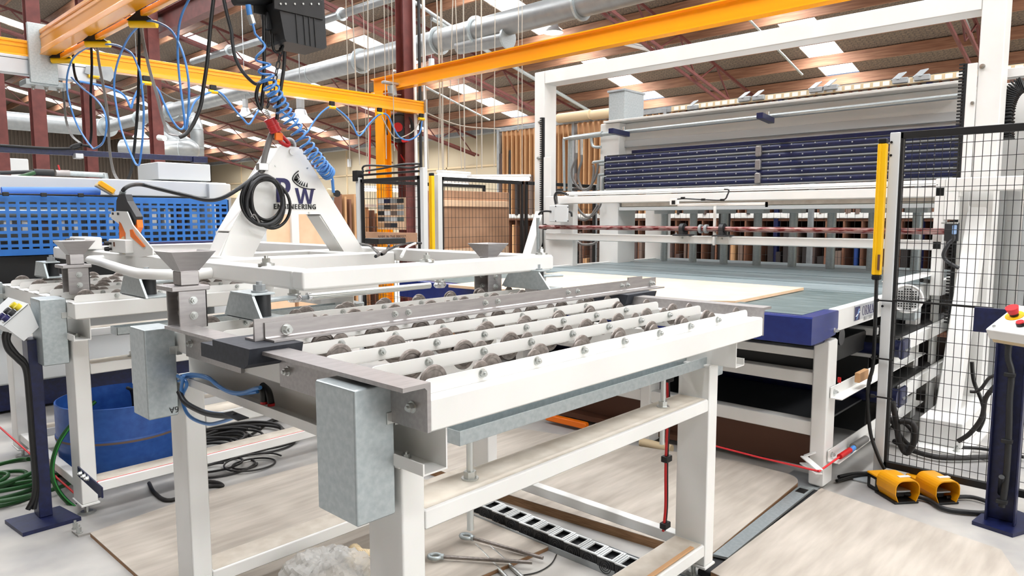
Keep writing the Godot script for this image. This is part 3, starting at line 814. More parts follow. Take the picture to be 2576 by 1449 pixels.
# ---- vacuum lifter over the tables --------------------------------------
func build_lifter() -> void:
	var w := "white_paint"
	var t := thing("lifting_frame", "white tubular lifting frame with a lettered gable hanging over the tables", "lifting frame", V(2.15, 1.3, -4.0))
	part("front_tube", bx(S(), V(1.40, 1.30, -2.48), V(2.90, 1.38, -2.40), 0.012), w, t)
	part("rear_tube", bx(S(), V(1.40, 1.30, -5.70), V(2.90, 1.38, -5.62), 0.012), w, t)
	part("side_tube", bx(S(), V(1.40, 1.30, -5.62), V(1.48, 1.38, -2.48), 0.012), w, t)
	part("side_tube", bx(S(), V(2.82, 1.30, -5.62), V(2.90, 1.38, -2.48), 0.012), w, t)
	for z in [-3.72, -4.28]:
		part("cross_tube", bx(S(), V(1.48, 1.26, z - 0.05), V(2.82, 1.36, z + 0.05), 0.012), w, t)
	for x in [1.82, 2.56]:
		part("long_tube", bx(S(), V(x - 0.04, 1.28, -4.23), V(x + 0.04, 1.36, -3.77), 0.01), w, t)
	# gable: two plates with legs
	for z in [-4.0, -4.16]:
		var pts := []
		for p in [V(2.214, 2.016, -4), V(2.353, 2.015, -4), V(2.709, 1.472, -4), V(2.834, 1.274, -4), V(2.685, 1.282, -4), V(2.477, 1.601, -4), V(2.159, 1.6, -4), V(1.985, 1.315, -4), V(1.791, 1.324, -4), V(1.879, 1.5, -4)]: pts.append(Vector2(p.x, p.y))
		pts[3].y = 1.30; pts[4].y = 1.30; pts[7].y = 1.30; pts[8].y = 1.30
		part("gable_plate", prism(S(), pts, Transform3D(Basis(), V(0, 0, z)), -0.012), w, t)
	for q in [[V(2.353, 2.015, -4), V(2.834, 1.274, -4)], [V(2.214, 2.014, -4), V(1.879, 1.5, -4)], [V(1.879, 1.5, -4), V(1.791, 1.324, -4)], [V(2.477, 1.601, -4), V(2.685, 1.282, -4)], [V(2.159, 1.6, -4), V(1.985, 1.315, -4)]]:
		var a: Vector3 = q[0] + V(0, -0.01, -0.08); var b: Vector3 = q[1] + V(0, 0, -0.08)
		b.y = maxf(b.y, 1.31)
		part("leg_web", bar(S(), a, b, 0.145, 0.010, 0.001, V(0, 0, 1).cross(b - a).normalized()), w, t)
	var pin := S()
	cyl(pin, V(2.29, 1.984, -4), V(2.29, 1.984, -4) + V(0, 0, 0.012), 0.021, 20)
	part("pivot_pin", pin, w, t)
	var sc := S()
	for p in [V(2.177, 1.893, -3.999), V(2.393, 1.889, -3.999), V(2.395, 1.611, -3.999)]: cyl(sc, p, p + V(0, 0, 0.004), 0.005, 8)
	part("screw", sc, "zinc", t)
	# lettering on the gable
	for q in [["P", 0.190, 691, 511, "ink_navy"], ["W", 0.098, 738, 511, "ink_navy"]]:
		pass
	var pw := text_mesh("P", 0.205, 0.002, true)
	var o := part("letter", pw, "ink_navy", t)
	o.position = V(2.218, 1.743, -3.997) - t.position
	var ww := text_mesh("W", 0.135, 0.002, true)
	o = part("letter", ww, "ink_navy", t)
	o.position = V(2.37, 1.712, -3.997) - t.position
	o.scale = V(1.08, 1, 1)
	var en := text_mesh("ENGINEERING", 0.043, 0.002, true)
	o = part("lettering", en, "ink_black", t)
	o.position = V(2.3, 1.647, -3.997) - t.position
	var sw := S()
	var arc := []
	for p in spl([V(2.331, 1.869, -3.998), V(2.302, 1.846, -3.998), V(2.288, 1.818, -3.998), V(2.301, 1.797, -3.998), V(2.336, 1.773, -3.998), V(2.385, 1.76, -3.998), V(2.444, 1.758, -3.998)], 5): arc.append(p)
	tube(sw, arc, 0.0035, 5)
	for k in range(2, 26, 2):
		var d: Vector3 = (arc[k + 1] - arc[k]).normalized()
		var up := V(-d.y, d.x, 0)
		if up.x < 0 and k < 12: up = -up
		if up.y < 0 and k >= 12: up = -up
		var p: Vector3 = arc[k] + up * 0.010
		prism(sw, [Vector2(0, 0), Vector2(0.013, 0), Vector2(0.010, 0.030)], Transform3D(Basis(d, up, V(0, 0, 1)), p), 0.002)
	part("gear_arc", sw, "ink_black", t)
	# bolts with washers on the tubes
	var bs := S()
	for p in [V(1.44, 1.38, -2.75), V(2.86, 1.38, -2.46), V(2.05, 1.38, -2.44), V(1.44, 1.38, -5.4)]:
		cyl(bs, p, p + V(0, 0.010, 0), 0.034, 20); hexnut(bs, p + V(0, 0.01, 0), V(0, 1, 0), 0.016, 0.022)
	stuff(part("pivot_bolt", bs, "zinc", t))
	var sl := S()
	for p in [V(1.44, 1.24, -2.75), V(2.86, 1.24, -2.46)]:
		cyl(sl, p, p + V(0, 0.06, 0), 0.028, 18)
	part("pivot_sleeve", sl, w, t)
	# clamp jaws
	var n := 0
	for q in [[V(1.19, 1.212, -2.61), V(1.19, 1.212, -2.32), 1], [V(1.19, 1.212, -3.74), V(1.19, 1.212, -3.40), 1], [V(2.72, 1.212, -2.62), V(2.72, 1.212, -2.28), 1], [V(1.19, 1.212, -5.3), V(1.19, 1.212, -5.0), 1]]:
		var j := thing("clamp_jaw", ["trapezoid galvanized clamp jaw under the near corner of the lifting frame", "trapezoid galvanized clamp jaw between the two stainless funnels", "trapezoid galvanized clamp jaw under the right end of the front tube", "trapezoid galvanized clamp jaw behind the far left funnel"][n], "clamp", q[0], "clamp jaws of the lifting frame")
		var l: float = q[0].distance_to(q[1])
		var tr := Transform3D(Basis(V(0, 0, 1), V(0, 1, 0), V(-1, 0, 0)), q[0])
		part("jaw_plate", prism(S(), [Vector2(0, 0), Vector2(l, 0), Vector2(l * 0.77, 0.088), Vector2(l * 0.18, 0.088)], tr, -0.010), "galv", j)
		part("jaw_base", bx(S(), q[0] + V(0, -0.004, 0.02), q[0] + V(0.13, 0.005, l - 0.02), 0.002), "galv", j)
		part("jaw_top", bx(S(), q[0] + V(-0.002, 0.088, l * 0.2), q[0] + V(0.09, 0.096, l * 0.78), 0.002), "galv", j)
		part("pivot_bush", cyl(S(), q[0] + V(0.065, 0.005, l * 0.6), q[0] + V(0.065, 0.088, l * 0.6), 0.03, 16), "dark_grey", j)
		var nb := S()
		hexnut(nb, q[0] + V(0.055, 0.097, l * 0.6), V(0, 1, 0), 0.022, 0.026)
		part("pivot_nut", nb, "galv_dull", j)
		part("arm", bar(S(), q[0] + V(0.06, 0.058, l * 0.5), q[0] + V(0.22, 0.058, l * (0.42 if n != 2 else 0.7)), 0.05, 0.014, 0.004), "galv", j)
		n += 1
	var tie := thing("tie_rod", "zinc tie rod with ball joints under the front tube of the lifting frame", "tie rod", V(1.8, 1.25, -2.53))
	part("rod", cyl(S(), V(1.49, 1.262, -2.515), V(2.14, 1.262, -2.53), 0.014, 14), "zinc", tie)
	for x in [1.43, 2.19]:
		part("ball_joint", lathe(S(), [Vector2(0, -0.014), Vector2(0.022, -0.014), Vector2(0.03, -0.004), Vector2(0.03, 0.004), Vector2(0.022, 0.014), Vector2(0, 0.014)], Transform3D(Basis(), V(x, 1.262, -2.515)), 18), "chrome", tie)
		var nt := S()
		hexnut(nt, V(x, 1.278, -2.515), V(0, 1, 0), 0.019, 0.024)
		part("lock_nut", nt, "zinc", tie)
	part("thread", cyl(S(), V(1.455, 1.262, -2.515), V(1.49, 1.262, -2.515), 0.009, 10), "galv_dull", tie)
	part("jam_nut", cyl(S(), V(1.487, 1.262, -2.515), V(1.50, 1.262, -2.515), 0.019, 6), "chrome", tie)
	# handle pipe
	one("handle_pipe", tube(S(), spl([V(1.40, 1.335, -4.65), V(1.32, 1.335, -4.62), V(1.30, 1.335, -4.40), V(1.17, 1.33, -3.50), V(1.18, 1.33, -3.30), V(1.26, 1.33, -3.20), V(1.40, 1.33, -3.19)], 8), 0.024, 14), w, "white bent handle pipe along the left side of the lifting frame", "handle")
	# pendant control in its holder
	var hd := thing("pendant_holder", "white sheet steel holder with an oval slot carrying the pendant control", "holder", V(1.42, 1.38, -4.5))
	var X := 1.40
	var hp := []
	for p in [V(1.4, 1.618, -4.393), V(1.4, 1.614, -4.217), V(1.4, 1.539, -4.138), V(1.4, 1.417, -3.872), V(1.4, 1.385, -3.876), V(1.4, 1.349, -4.277), V(1.4, 1.494, -4.254), V(1.4, 1.548, -4.314), V(1.4, 1.58, -4.399)]: hp.append(Vector2(p.z, p.y))
	for k in 1: pass
	part("side_plate", prism(S(), hp, Transform3D(Basis(V(0, 0, 1), V(0, 1, 0), V(1, 0, 0)), V(1.40, 0, 0)), 0.006), w, hd)
	var back := []
	for p in [V(1.47, 1.618, -4.696), V(1.47, 1.617, -4.552), V(1.47, 1.552, -4.509), V(1.47, 1.483, -4.442), V(1.47, 1.371, -4.332), V(1.47, 1.347, -4.489), V(1.47, 1.482, -4.481), V(1.47, 1.54, -4.558), V(1.47, 1.575, -4.696)]: back.append(Vector2(p.z, p.y))
	part("side_plate", prism(S(), back, Transform3D(Basis(V(0, 0, 1), V(0, 1, 0), V(1, 0, 0)), V(1.47, 0, 0)), 0.006), w, hd)
	var slot := []
	for p in [V(1.398, 1.514, -4.177), V(1.398, 1.517, -4.135), V(1.398, 1.489, -4.098), V(1.398, 1.429, -3.964), V(1.398, 1.423, -3.998), V(1.398, 1.451, -4.092), V(1.398, 1.477, -4.171)]: slot.append(Vector2(p.z, p.y))
	part("slot", prism(S(), slot, Transform3D(Basis(V(0, 0, 1), V(0, 1, 0), V(1, 0, 0)), V(1.396, 0, 0)), 0.003), "orange", hd)
	var bw := S()
	for p in [V(1.398, 1.604, -4.428), V(1.398, 1.602, -4.344)]: cyl(bw, p, p + V(-0.006, 0, 0), 0.008, 10)
	part("screw", bw, "dark_grey", hd)
	var pc := thing("pendant_control", "orange and black pendant control hanging in its white holder", "remote control", V(1.43, 1.461, -4.421))
	var body := []
	for p in [V(1.42, 1.675, -4.426), V(1.42, 1.685, -4.26), V(1.42, 1.652, -4.216), V(1.42, 1.558, -4.146), V(1.42, 1.52, -4.255), V(1.42, 1.642, -4.304)]: body.append(p)
	part("cap", prism(S(), lx2([V(1.42, 1.598, -4.439), V(1.42, 1.677, -4.419), V(1.42, 1.712, -4.375), V(1.42, 1.71, -4.274), V(1.42, 1.672, -4.249), V(1.42, 1.586, -4.124), V(1.42, 1.54, -4.143), V(1.42, 1.553, -4.305)]), Transform3D(Basis(V(0, 0, 1), V(0, 1, 0), V(1, 0, 0)), V(1.415, 0, 0)), 0.035), "dark_grey", pc)
	part("grip", prism(S(), lx2([V(1.42, 1.598, -4.4), V(1.42, 1.562, -4.304), V(1.42, 1.569, -4.127), V(1.42, 1.528, -4.121), V(1.42, 1.465, -4.214), V(1.42, 1.346, -4.325), V(1.42, 1.343, -4.409), V(1.42, 1.461, -4.416)]), Transform3D(Basis(V(0, 0, 1), V(0, 1, 0), V(1, 0, 0)), V(1.418, 0, 0)), 0.03), "orange", pc)
	part("button_panel", prism(S(), lx2([V(1.408, 1.467, -4.352), V(1.408, 1.477, -4.312), V(1.408, 1.419, -4.303), V(1.408, 1.374, -4.31), V(1.408, 1.373, -4.348)]), Transform3D(Basis(V(0, 0, 1), V(0, 1, 0), V(1, 0, 0)), V(1.408, 0, 0)), 0.006), "board_cream", pc)
	part("gland", cyl(S(), V(1.435, 1.706, -4.384), V(1.435, 1.732, -4.36), 0.016, 12), "galv", pc)
	one("pendant_cable", tube(S(), spl([V(1.435, 1.715, -4.395), V(1.44, 1.747, -4.342), V(1.5, 1.769, -4.392), V(1.6, 1.776, -4.522), V(1.644, 1.75, -4.4), V(1.723, 1.708, -4.2), V(1.794, 1.682, -4.1), V(1.842, 1.693, -4), V(1.944, 1.762, -3.96), V(2.04, 1.839, -3.95)]), 0.012, 9), "dark_grey", "grey black cable swagging from the pendant control to the gable", "cable")
	# small valve boxes with black knobs
	n = 0
	for q in [[V(1.36, 1.385, -4.42), V(1.46, 1.46, -4.15), 0], [V(1.36, 1.385, -5.15), V(1.46, 1.46, -4.85), 1]]:
		var vb := thing("valve_box", ["white valve box with two black knobs beside the pendant holder", "white valve box with two black knobs behind the pendant holder"][n], "control box", V(1.41, 1.38, (q[0].z + q[1].z) / 2.0), "valve boxes on the lifting frame")
		part("case", bx(S(), q[0], q[1], 0.006), w, vb)
		for dy in [0.02, 0.052]:
			part("knob", cyl(cyl(S(), V(1.36, q[0].y + dy, q[0].z + 0.05), V(1.345, q[0].y + dy, q[0].z + 0.05), 0.008, 10), V(1.345, q[0].y + dy, q[0].z + 0.05), V(1.325, q[0].y + dy, q[0].z + 0.05), 0.014, 14, 0.011), "black", vb)
		part("sticker", bx(S(), V(1.3592, q[0].y + 0.035, q[0].z + 0.085), V(1.36, q[0].y + 0.06, q[0].z + 0.11), 0), "brown_sheet", vb)
		n += 1
	# black cable coil on the gable
	var kk := 0
	for q in [[0.0, 0.0, 1.0, 1.0, 0.0], [5.0, 4.0, 0.97, 1.06, 0.1], [-4.0, 8.0, 1.05, 0.98, -0.1], [9.0, 10.0, 0.9, 1.02, 0.2], [3.0, -3.0, 0.86, 0.92, 0.05], [14.0, 14.0, 0.98, 1.02, 0.3], [-2.0, 4.0, 0.92, 1.0, -0.2]]:
		var c: Vector3 = V(2.064, 1.689, -3.955)
		var pp := []
		for k in 18:
			var a := TAU * k / 18.0
			var ex: float = cos(a) * 0.122 * q[2]; var ey: float = sin(a) * 0.142 * q[3]
			pp.append(c + V(ex * cos(q[4]) - ey * sin(q[4]) + q[0] * 0.0021, ex * sin(q[4]) + ey * cos(q[4]) - q[1] * 0.0021, 0.007 * kk - 0.012 * sin(a * 2.0 + kk)))
		one("cable_loop", tube(S(), spl(pp, 3, true), 0.0095, 8, true), "cable_black" if kk % 3 else "dark_grey", "black cable loop of the round coil tied on the lettered gable", "cable", "coil of black cable on the gable")
		kk += 1
	one("cable_tie", tube(S(), spl([V(1.96, 1.585, -3.9), V(1.98, 1.597, -3.9), V(1.999, 1.569, -3.9), V(2.008, 1.551, -3.9)]), 0.005, 6), "cable_grey", "grey cable tie binding the coil at its lower left", "cable tie")
	one("conduit", tube(S(), spl([V(2.094, 1.848, -4.03), V(2.114, 1.903, -4.03), V(2.132, 1.968, -4.03), V(2.167, 2.065, -4.03), V(2.195, 2.122, -4.03)]), 0.017, 10), "cable_grey", "thick grey conduit rising from the gable edge toward the hook", "conduit")
	one("conduit_clip", bx(S(), V(2.066, 1.861, -3.99), V(2.129, 1.904, -4.03), 0.004), "zinc", "metal clip holding the grey conduit on the gable edge", "clip")
	# camera like valve on the right edge of the gable
	var cv := thing("air_valve", "cream air fitting with a black round knob at the gable edge", "valve", V(2.614, 1.739, -4.05))
	part("body", bar(S(), V(2.58, 1.75, -4.08), V(2.619, 1.734, -4.03), 0.05, 0.05, 0.01), "board_cream", cv)
	part("knob", cyl(S(), V(2.613, 1.736, -4.02), V(2.6, 1.735, -3.99), 0.022, 18), "soft_black", cv)
	part("bracket", bar(S(), V(2.601, 1.723, -4.04), V(2.594, 1.663, -4.04), 0.02, 0.01), "galv_dull", cv)
	# blue coiled hose
	var path := spl([V(2.018, 2.562, -3.86), V(2.047, 2.468, -3.86), V(2.068, 2.371, -3.86), V(2.121, 2.301, -3.88), V(2.184, 2.219, -3.9), V(2.254, 2.126, -3.9), V(2.351, 1.998, -3.9), V(2.455, 1.896, -3.92), V(2.512, 1.855, -3.94)], 12)
	var hel := []
	var turns := 23.0
	var m := path.size()
	for k in 23 * 12:
		var f := pow(k / (23.0 * 12.0 - 1.0), 0.62) * (m - 1)
		var i := mini(int(f), m - 2)
		var p: Vector3 = path[i].lerp(path[i + 1], f - i)
		var d: Vector3 = (path[i + 1] - path[i]).normalized()
		var B := frame_of(d, V(0, 0, 1))
		var r: float = 0.042 if f > 20 else 0.036
		var a := TAU * k / 12.0
		hel.append(p + B.x * cos(a) * r + B.y * sin(a) * r)
	one("coiled_hose", tube(S(), [V(1.993, 2.666, -3.86), V(2.005, 2.614, -3.86)] + hel + [V(2.566, 1.816, -3.98), V(2.58, 1.758, -4)], 0.0068, 7), "hose_blue", "blue spiral air hose stretching from the hoist down to the gable", "hose")
	one("hose_nozzle", cyl(S(), V(2.56, 1.823, -3.98), V(2.579, 1.742, -4), 0.010, 10), "hose_blue", "blue hose end plugged into the cream fitting", "hose")
	# hoses and fittings lying on the frame
	kk = 0
	for q in [[V(2.857, 1.4, -4.168), V(2.673, 1.4, -3.747), V(2.077, 1.4, -2.814), V(2.877, 1.4, -3.816), V(3.173, 1.4, -4.296)], [V(1.952, 1.4, -2.691), V(2.626, 1.4, -3.437), V(3.096, 1.4, -3.894), V(3.16, 1.4, -3.82)], [V(2.032, 1.4, -2.601), V(2.681, 1.4, -3.376), V(3.133, 1.4, -3.852)]]:
		one("air_tube", tube(S(), spl(q), 0.008, 7), ["cable_black", "dark_grey", "white"][kk], ["black air tube curling on the frame behind the gable leg", "dark air tube arching across the frame to the valve block", "white air tube bent over the far frame tube"][kk], "hose")
		kk += 1
	one("valve_block", bx(S(), V(2.516, 1.42, -3.439), V(2.675, 1.42, -3.549) + V(0.05, 0.035, -0.03), 0.004), "black", "black valve block lying on the frame behind the gable", "valve")
	one("frame_hose", tube(S(), spl([V(1.50, 1.39, -5.58), V(2.0, 1.39, -5.60), V(2.8, 1.39, -5.58)]), 0.009, 7), "ink_navy", "dark blue air hose lying along the rear tube of the lifting frame", "hose")
func lx2(pts: Array) -> Array:
	var out := []
	for p in pts: out.append(Vector2(p.z, p.y))
	return out
# ---- cranes, hoist and festoon cables -----------------------------------
func chan_profile(w: float, h: float) -> Array:
	# light crane track: box with a slot below and two side grooves
	var p := []
	for q in [[-0.5, 0.48], [-0.40, 0.5], [0.40, 0.5], [0.5, 0.48], [0.5, 0.36], [0.40, 0.33], [0.40, 0.28], [0.5, 0.25], [0.5, 0.14], [0.44, 0.11], [0.42, -0.22], [0.50, -0.28], [0.52, -0.45], [0.60, -0.47], [0.60, -0.5], [-0.60, -0.5], [-0.60, -0.47], [-0.52, -0.45], [-0.50, -0.28], [-0.42, -0.22], [-0.44, 0.11], [-0.5, 0.14], [-0.5, 0.25], [-0.40, 0.28], [-0.40, 0.33], [-0.5, 0.36]]:
		p.append(Vector2(q[0] * w, q[1] * h))
	return p
func build_crane() -> void:
	# runway track along X, bridge girder along Z
	var zc := -9.09
	var top: Vector3 = V(7.579, 3.461, -9.09)
	var bot: Vector3 = V(7.559, 3.255, -9.09)
	var h := top.y - bot.y
	var yc := (top.y + bot.y) / 2.0
	var rw := thing("crane_track", "long yellow crane track running across to the red brown column", "crane rail", V(4.5, yc, zc))
	part("track", prism(S(), chan_profile(0.10, h), Transform3D(Basis(V(0, 0, -1), V(0, 1, 0), V(1, 0, 0)), V(0.9, yc, zc)), top.x - 0.9), "crane_yellow", rw)
	part("end_stop", bx(S(), V(top.x - 0.005, yc - h * 0.4, zc - 0.10), V(top.x + 0.012, yc + h * 0.62, zc + 0.12), 0.003), "galv", rw)
	part("lower_profile", bx(S(), V(1.862, 3.1, -9.09) + V(-1.2, 0, -0.06), V(2.758, 3.194, -9.09) + V(0, 0.10, 0.06), 0.01), "aluminium", rw)
	var yg: float = V(2.261, 3.446, -9).y
	var gx: float = V(2.261, 3.446, -9).x
	var gt: Vector3 = V(2.243, 3.578, -8.95); var gb: Vector3 = V(2.279, 3.316, -8.95)
	var gh := gt.y - gb.y
	var gy := (gt.y + gb.y) / 2.0
	var gd := thing("bridge_girder", "big yellow bridge girder slanting across the upper left corner", "crane girder", V(gx, gy, -5.0))
	part("girder", prism(S(), chan_profile(0.105, gh), Transform3D(Basis(V(1, 0, 0), V(0, 1, 0), V(0, 0, 1)), V(gx, gy, -8.95)), 12.0), "crane_yellow", gd)
	part("end_plate", bx(S(), V(gx - 0.16, gb.y - 0.30, -9.0), V(gx + 0.10, gt.y + 0.06, -8.955), 0.004), "galv", gd)
	part("carriage", bx(S(), V(gx - 0.20, gb.y - 0.32, -9.25), V(gx + 0.22, gb.y - 0.26, -8.98), 0.006), "galv", gd)
	var bb := S()
	for dx in [-0.12, 0.0, 0.12]: hexnut(bb, V(gx + dx, gb.y - 0.32, -9.05), V(0, -1, 0), 0.02, 0.03)
	part("carriage_bolt", bb, "zinc", gd)
	# festoon rail beneath the girder and trolleys
	part("festoon_rail", bx(S(), V(gx + 0.09, gb.y - 0.035, -8.9), V(gx + 0.14, gb.y + 0.015, -2.0), 0.006), "crane_yellow", gd)
	var n := 0
	for p in [V(2.38, 3.368, -8.855), V(2.38, 3.353, -7.714), V(2.38, 3.328, -6.544)]:
		var f := thing("festoon_trolley", ["yellow and black cable trolley at the far end of the girder", "yellow and black cable trolley, middle one under the girder", "yellow and black cable trolley nearest the hoist under the girder"][n], "cable trolley", p, "cable trolleys under the girder")
		part("hanger", prism(S(), [Vector2(-0.11, -0.10), Vector2(0.11, -0.10), Vector2(0.03, -0.04), Vector2(0.025, 0.03), Vector2(-0.025, 0.03), Vector2(-0.03, -0.04)], Transform3D(Basis(V(0.7, 0, 0.72), V(0, 1, 0), V(-0.72, 0, 0.7)), p + V(0, 0.02, 0)), 0.05), "black", f)
		part("saddle", cyl(S(), p + V(-0.075, -0.10, -0.075), p + V(0.085, -0.10, 0.085), 0.032, 14), "safety_yellow", f)
		n += 1
	# I-beam crane from the yellow post
	var ib: Vector3 = V(7.089, 3.824, -9.673)
	var ih := ib.y - V(7.081, 3.714, -9.665).y
	var Hh := 0.22
	var io := thing("i_beam", "yellow I-beam runway rising to the upper right above the press", "beam", V(ib.x, ib.y, -4.0))
	var ip := []
	for q in [[-0.07, 0], [0.07, 0], [0.07, -0.014], [0.006, -0.02], [0.006, -0.205], [0.07, -0.211], [0.07, -0.225], [-0.07, -0.225], [-0.07, -0.211], [-0.006, -0.205], [-0.006, -0.02], [-0.07, -0.014]]: ip.append(Vector2(q[0], q[1]))
	part("beam", prism(S(), ip, Transform3D(Basis(), V(ib.x, ib.y, -9.72)), 15.0), "crane_yellow", io)
	var px0: Vector3 = V(7.09, 2.538, -9.609); var px1: Vector3 = V(7.09, 2.525, -9.385)
	var post := thing("crane_post", "yellow steel post under the end of the I-beam behind the cage", "post", V(ib.x, 0, (px0.z + px1.z) / 2.0))
	part("flange", bx(S(), V(ib.x - 0.075, 0, px0.z), V(ib.x - 0.062, ib.y - 0.22, px1.z)), "crane_yellow", post)
	part("flange", bx(S(), V(ib.x + 0.062, 0, px0.z), V(ib.x + 0.075, ib.y - 0.22, px1.z)), "crane_yellow", post)
	part("web", bx(S(), V(ib.x - 0.062, 0, (px0.z + px1.z) / 2.0 - 0.005), V(ib.x + 0.062, ib.y - 0.22, (px0.z + px1.z) / 2.0 + 0.005)), "crane_yellow", post)
	part("base_plate", bx(S(), V(ib.x - 0.15, 0, px0.z - 0.1), V(ib.x + 0.15, 0.02, px1.z + 0.1)), "crane_yellow", post)
	var tr := thing("suspension_clamp", "galvanized suspension clamp joining the crane track and the I-beam", "clamp", V(6.962, 3.578, -9.09))
	part("beam_clamp", bx(S(), V(6.797, 3.692, -9.06), V(7.143, 3.651, -9.14), 0.01), "galv", tr)
	part("hanger", cyl(S(), V(6.963, 3.639, -9.09), V(6.983, 3.489, -9.09), 0.07, 12), "galv", tr)
	part("track_clamp", bx(S(), V(6.831, 3.512, -9.03), V(7.108, 3.499, -9.15), 0.01), "zinc", tr)
	# hoist
	var hz := -4.0
	var hs := thing("chain_hoist", "black electric chain hoist with a ribbed chain bag hanging from the girder", "hoist", V(2.335, 2.805, -4))
	var hb := []
	for p in [V(2.179, 2.855, -3.95), V(2.464, 2.916, -3.95), V(2.467, 2.988, -3.95), V(2.182, 2.923, -3.95)]: hb.append(Vector2(p.x, p.y))
	part("body", bx(S(), V(2.058, 2.86, -4.15), V(2.388, 3.017, -3.85), 0.02), "soft_black", hs)
	part("motor_cap", cyl(S(), V(1.956, 2.821, -4), V(2.181, 2.87, -4), 0.035, 20), "charcoal", hs)
	var bagp := []
	for p in [V(2.151, 2.827, -3.9), V(2.458, 2.9, -3.9), V(2.468, 2.618, -3.9), V(2.448, 2.603, -3.9), V(2.284, 2.605, -3.9), V(2.198, 2.606, -3.9), V(2.189, 2.621, -3.9)]: bagp.append(Vector2(p.x, p.y))
	part("chain_bag", prism(S(), bagp, Transform3D(Basis(), V(0, 0, -3.86)), -0.22), "charcoal", hs)
	var ribs := S()
	for q in [[V(2.261, 2.822, -3.857), V(2.272, 2.61, -3.857)], [V(2.311, 2.832, -3.857), V(2.322, 2.609, -3.857)], [V(2.346, 2.839, -3.857), V(2.357, 2.608, -3.857)], [V(2.381, 2.847, -3.857), V(2.392, 2.607, -3.857)]]:
		bar(ribs, q[0], q[1], 0.004, 0.006, 0)
	part("bag_rib", ribs, "black", hs)
	part("bag_rim", bx(S(), V(2.122, 2.773, -3.85), V(2.445, 2.891, -3.87), 0.004), "soft_black", hs)
	var sb := S()
	for p in [V(2.161, 2.808, -3.85), V(2.193, 2.815, -3.85), V(2.252, 2.827, -3.85), V(2.307, 2.839, -3.85), V(2.361, 2.85, -3.85), V(2.412, 2.861, -3.85)]: cyl(sb, p, p + V(0, 0, 0.006), 0.006, 10)
	part("screw", sb, "zinc", hs)
	part("frame_plate", bx(S(), V(2.078, 2.771, -4), V(2.222, 2.85, -4.02), 0.005), "black", hs)
	part("limit_box", bx(S(), V(2.146, 2.69, -3.98), V(2.223, 2.792, -4.03), 0.006), "dark_grey", hs)
	part("gland", cyl(S(), V(2.18, 2.7, -4), V(2.184, 2.669, -4), 0.012, 10), "black", hs)
	# chain links
	var ch := thing("lifting_chain", "dark lifting chain running down from the hoist to the red hook", "chain", V(2.189, 2.406, -4))
	var lk := []
	for k in 12:
		var a := TAU * k / 12.0
		lk.append(V(cos(a) * 0.011, sin(a) * 0.011 + (0.012 if sin(a) > 0.0 else -0.012), 0))
	var ls := S()
	tube(ls, lk, 0.0042, 6, true)
	var lm := ls.commit()
	var cp := spl([V(2.246, 2.61, -4), V(2.219, 2.503, -4), V(2.189, 2.394, -4), V(2.165, 2.309, -4), V(2.137, 2.231, -4)], 7)
	var pl := []
	var total := 0.0
	for k in cp.size() - 1: total += cp[k].distance_to(cp[k + 1])
	var cnt := int(total / 0.034)
	for k in cnt:
		var f: float = (cp.size() - 1) * k / float(cnt)
		var i := int(f)
		var p: Vector3 = cp[i].lerp(cp[i + 1], f - i)
		var d: Vector3 = (cp[i] - cp[i + 1]).normalized()
		var B := frame_of(d, V(0, 0, 1))
		pl.append(Transform3D(Basis(B.x if k % 2 else B.y, d, (B.x if k % 2 else B.y).cross(d)), p - ch.position))
	many("link", lm, "dark_grey", ch, pl)
	var hk := thing("hook_block", "red hook block with spring and yellow flag at the end of the chain", "hook", V(2.179, 2.123, -4))
	part("spring", tube(S(), helix(V(2.126, 2.216, -4), V(2.15, 2.174, -4), 0.013, 5), 0.0035, 5), "zinc", hk)
	part("block", cyl(S(), V(2.15, 2.172, -4), V(2.19, 2.096, -4), 0.035, 20), "red", hk)
	var rb := S()
	for f in [0.08, 0.5, 0.9]:
		var a: Vector3 = V(2.15, 2.172, -4); var b: Vector3 = V(2.19, 2.096, -4)
		cyl(rb, a.lerp(b, f - 0.03), a.lerp(b, f + 0.03), 0.039, 20)
	part("ring", rb, "soft_red", hk)
	part("flag", bx(S(), V(2.17, 2.044, -3.97), V(2.219, 2.09, -3.99), 0.004), "orange", hk)
	part("hook", tube(S(), spl([V(2.204, 2.097, -4), V(2.234, 2.068, -4), V(2.27, 2.035, -4), V(2.259, 2.02, -4), V(2.215, 2.041, -4), V(2.198, 2.082, -4)]), 0.012, 8), "red", hk)
	var rg := []
	var rc: Vector3 = V(2.318, 2.03, -4.08)
	for k in 20: rg.append(rc + V(cos(TAU * k / 20.0) * 0.040, sin(TAU * k / 20.0) * 0.040, 0))
	one("lifting_ring", tube(S(), rg, 0.011, 10, true), "galv_dull", "grey steel lifting ring between the two gable plates", "ring")
	# hoist cables
	var kk := 0
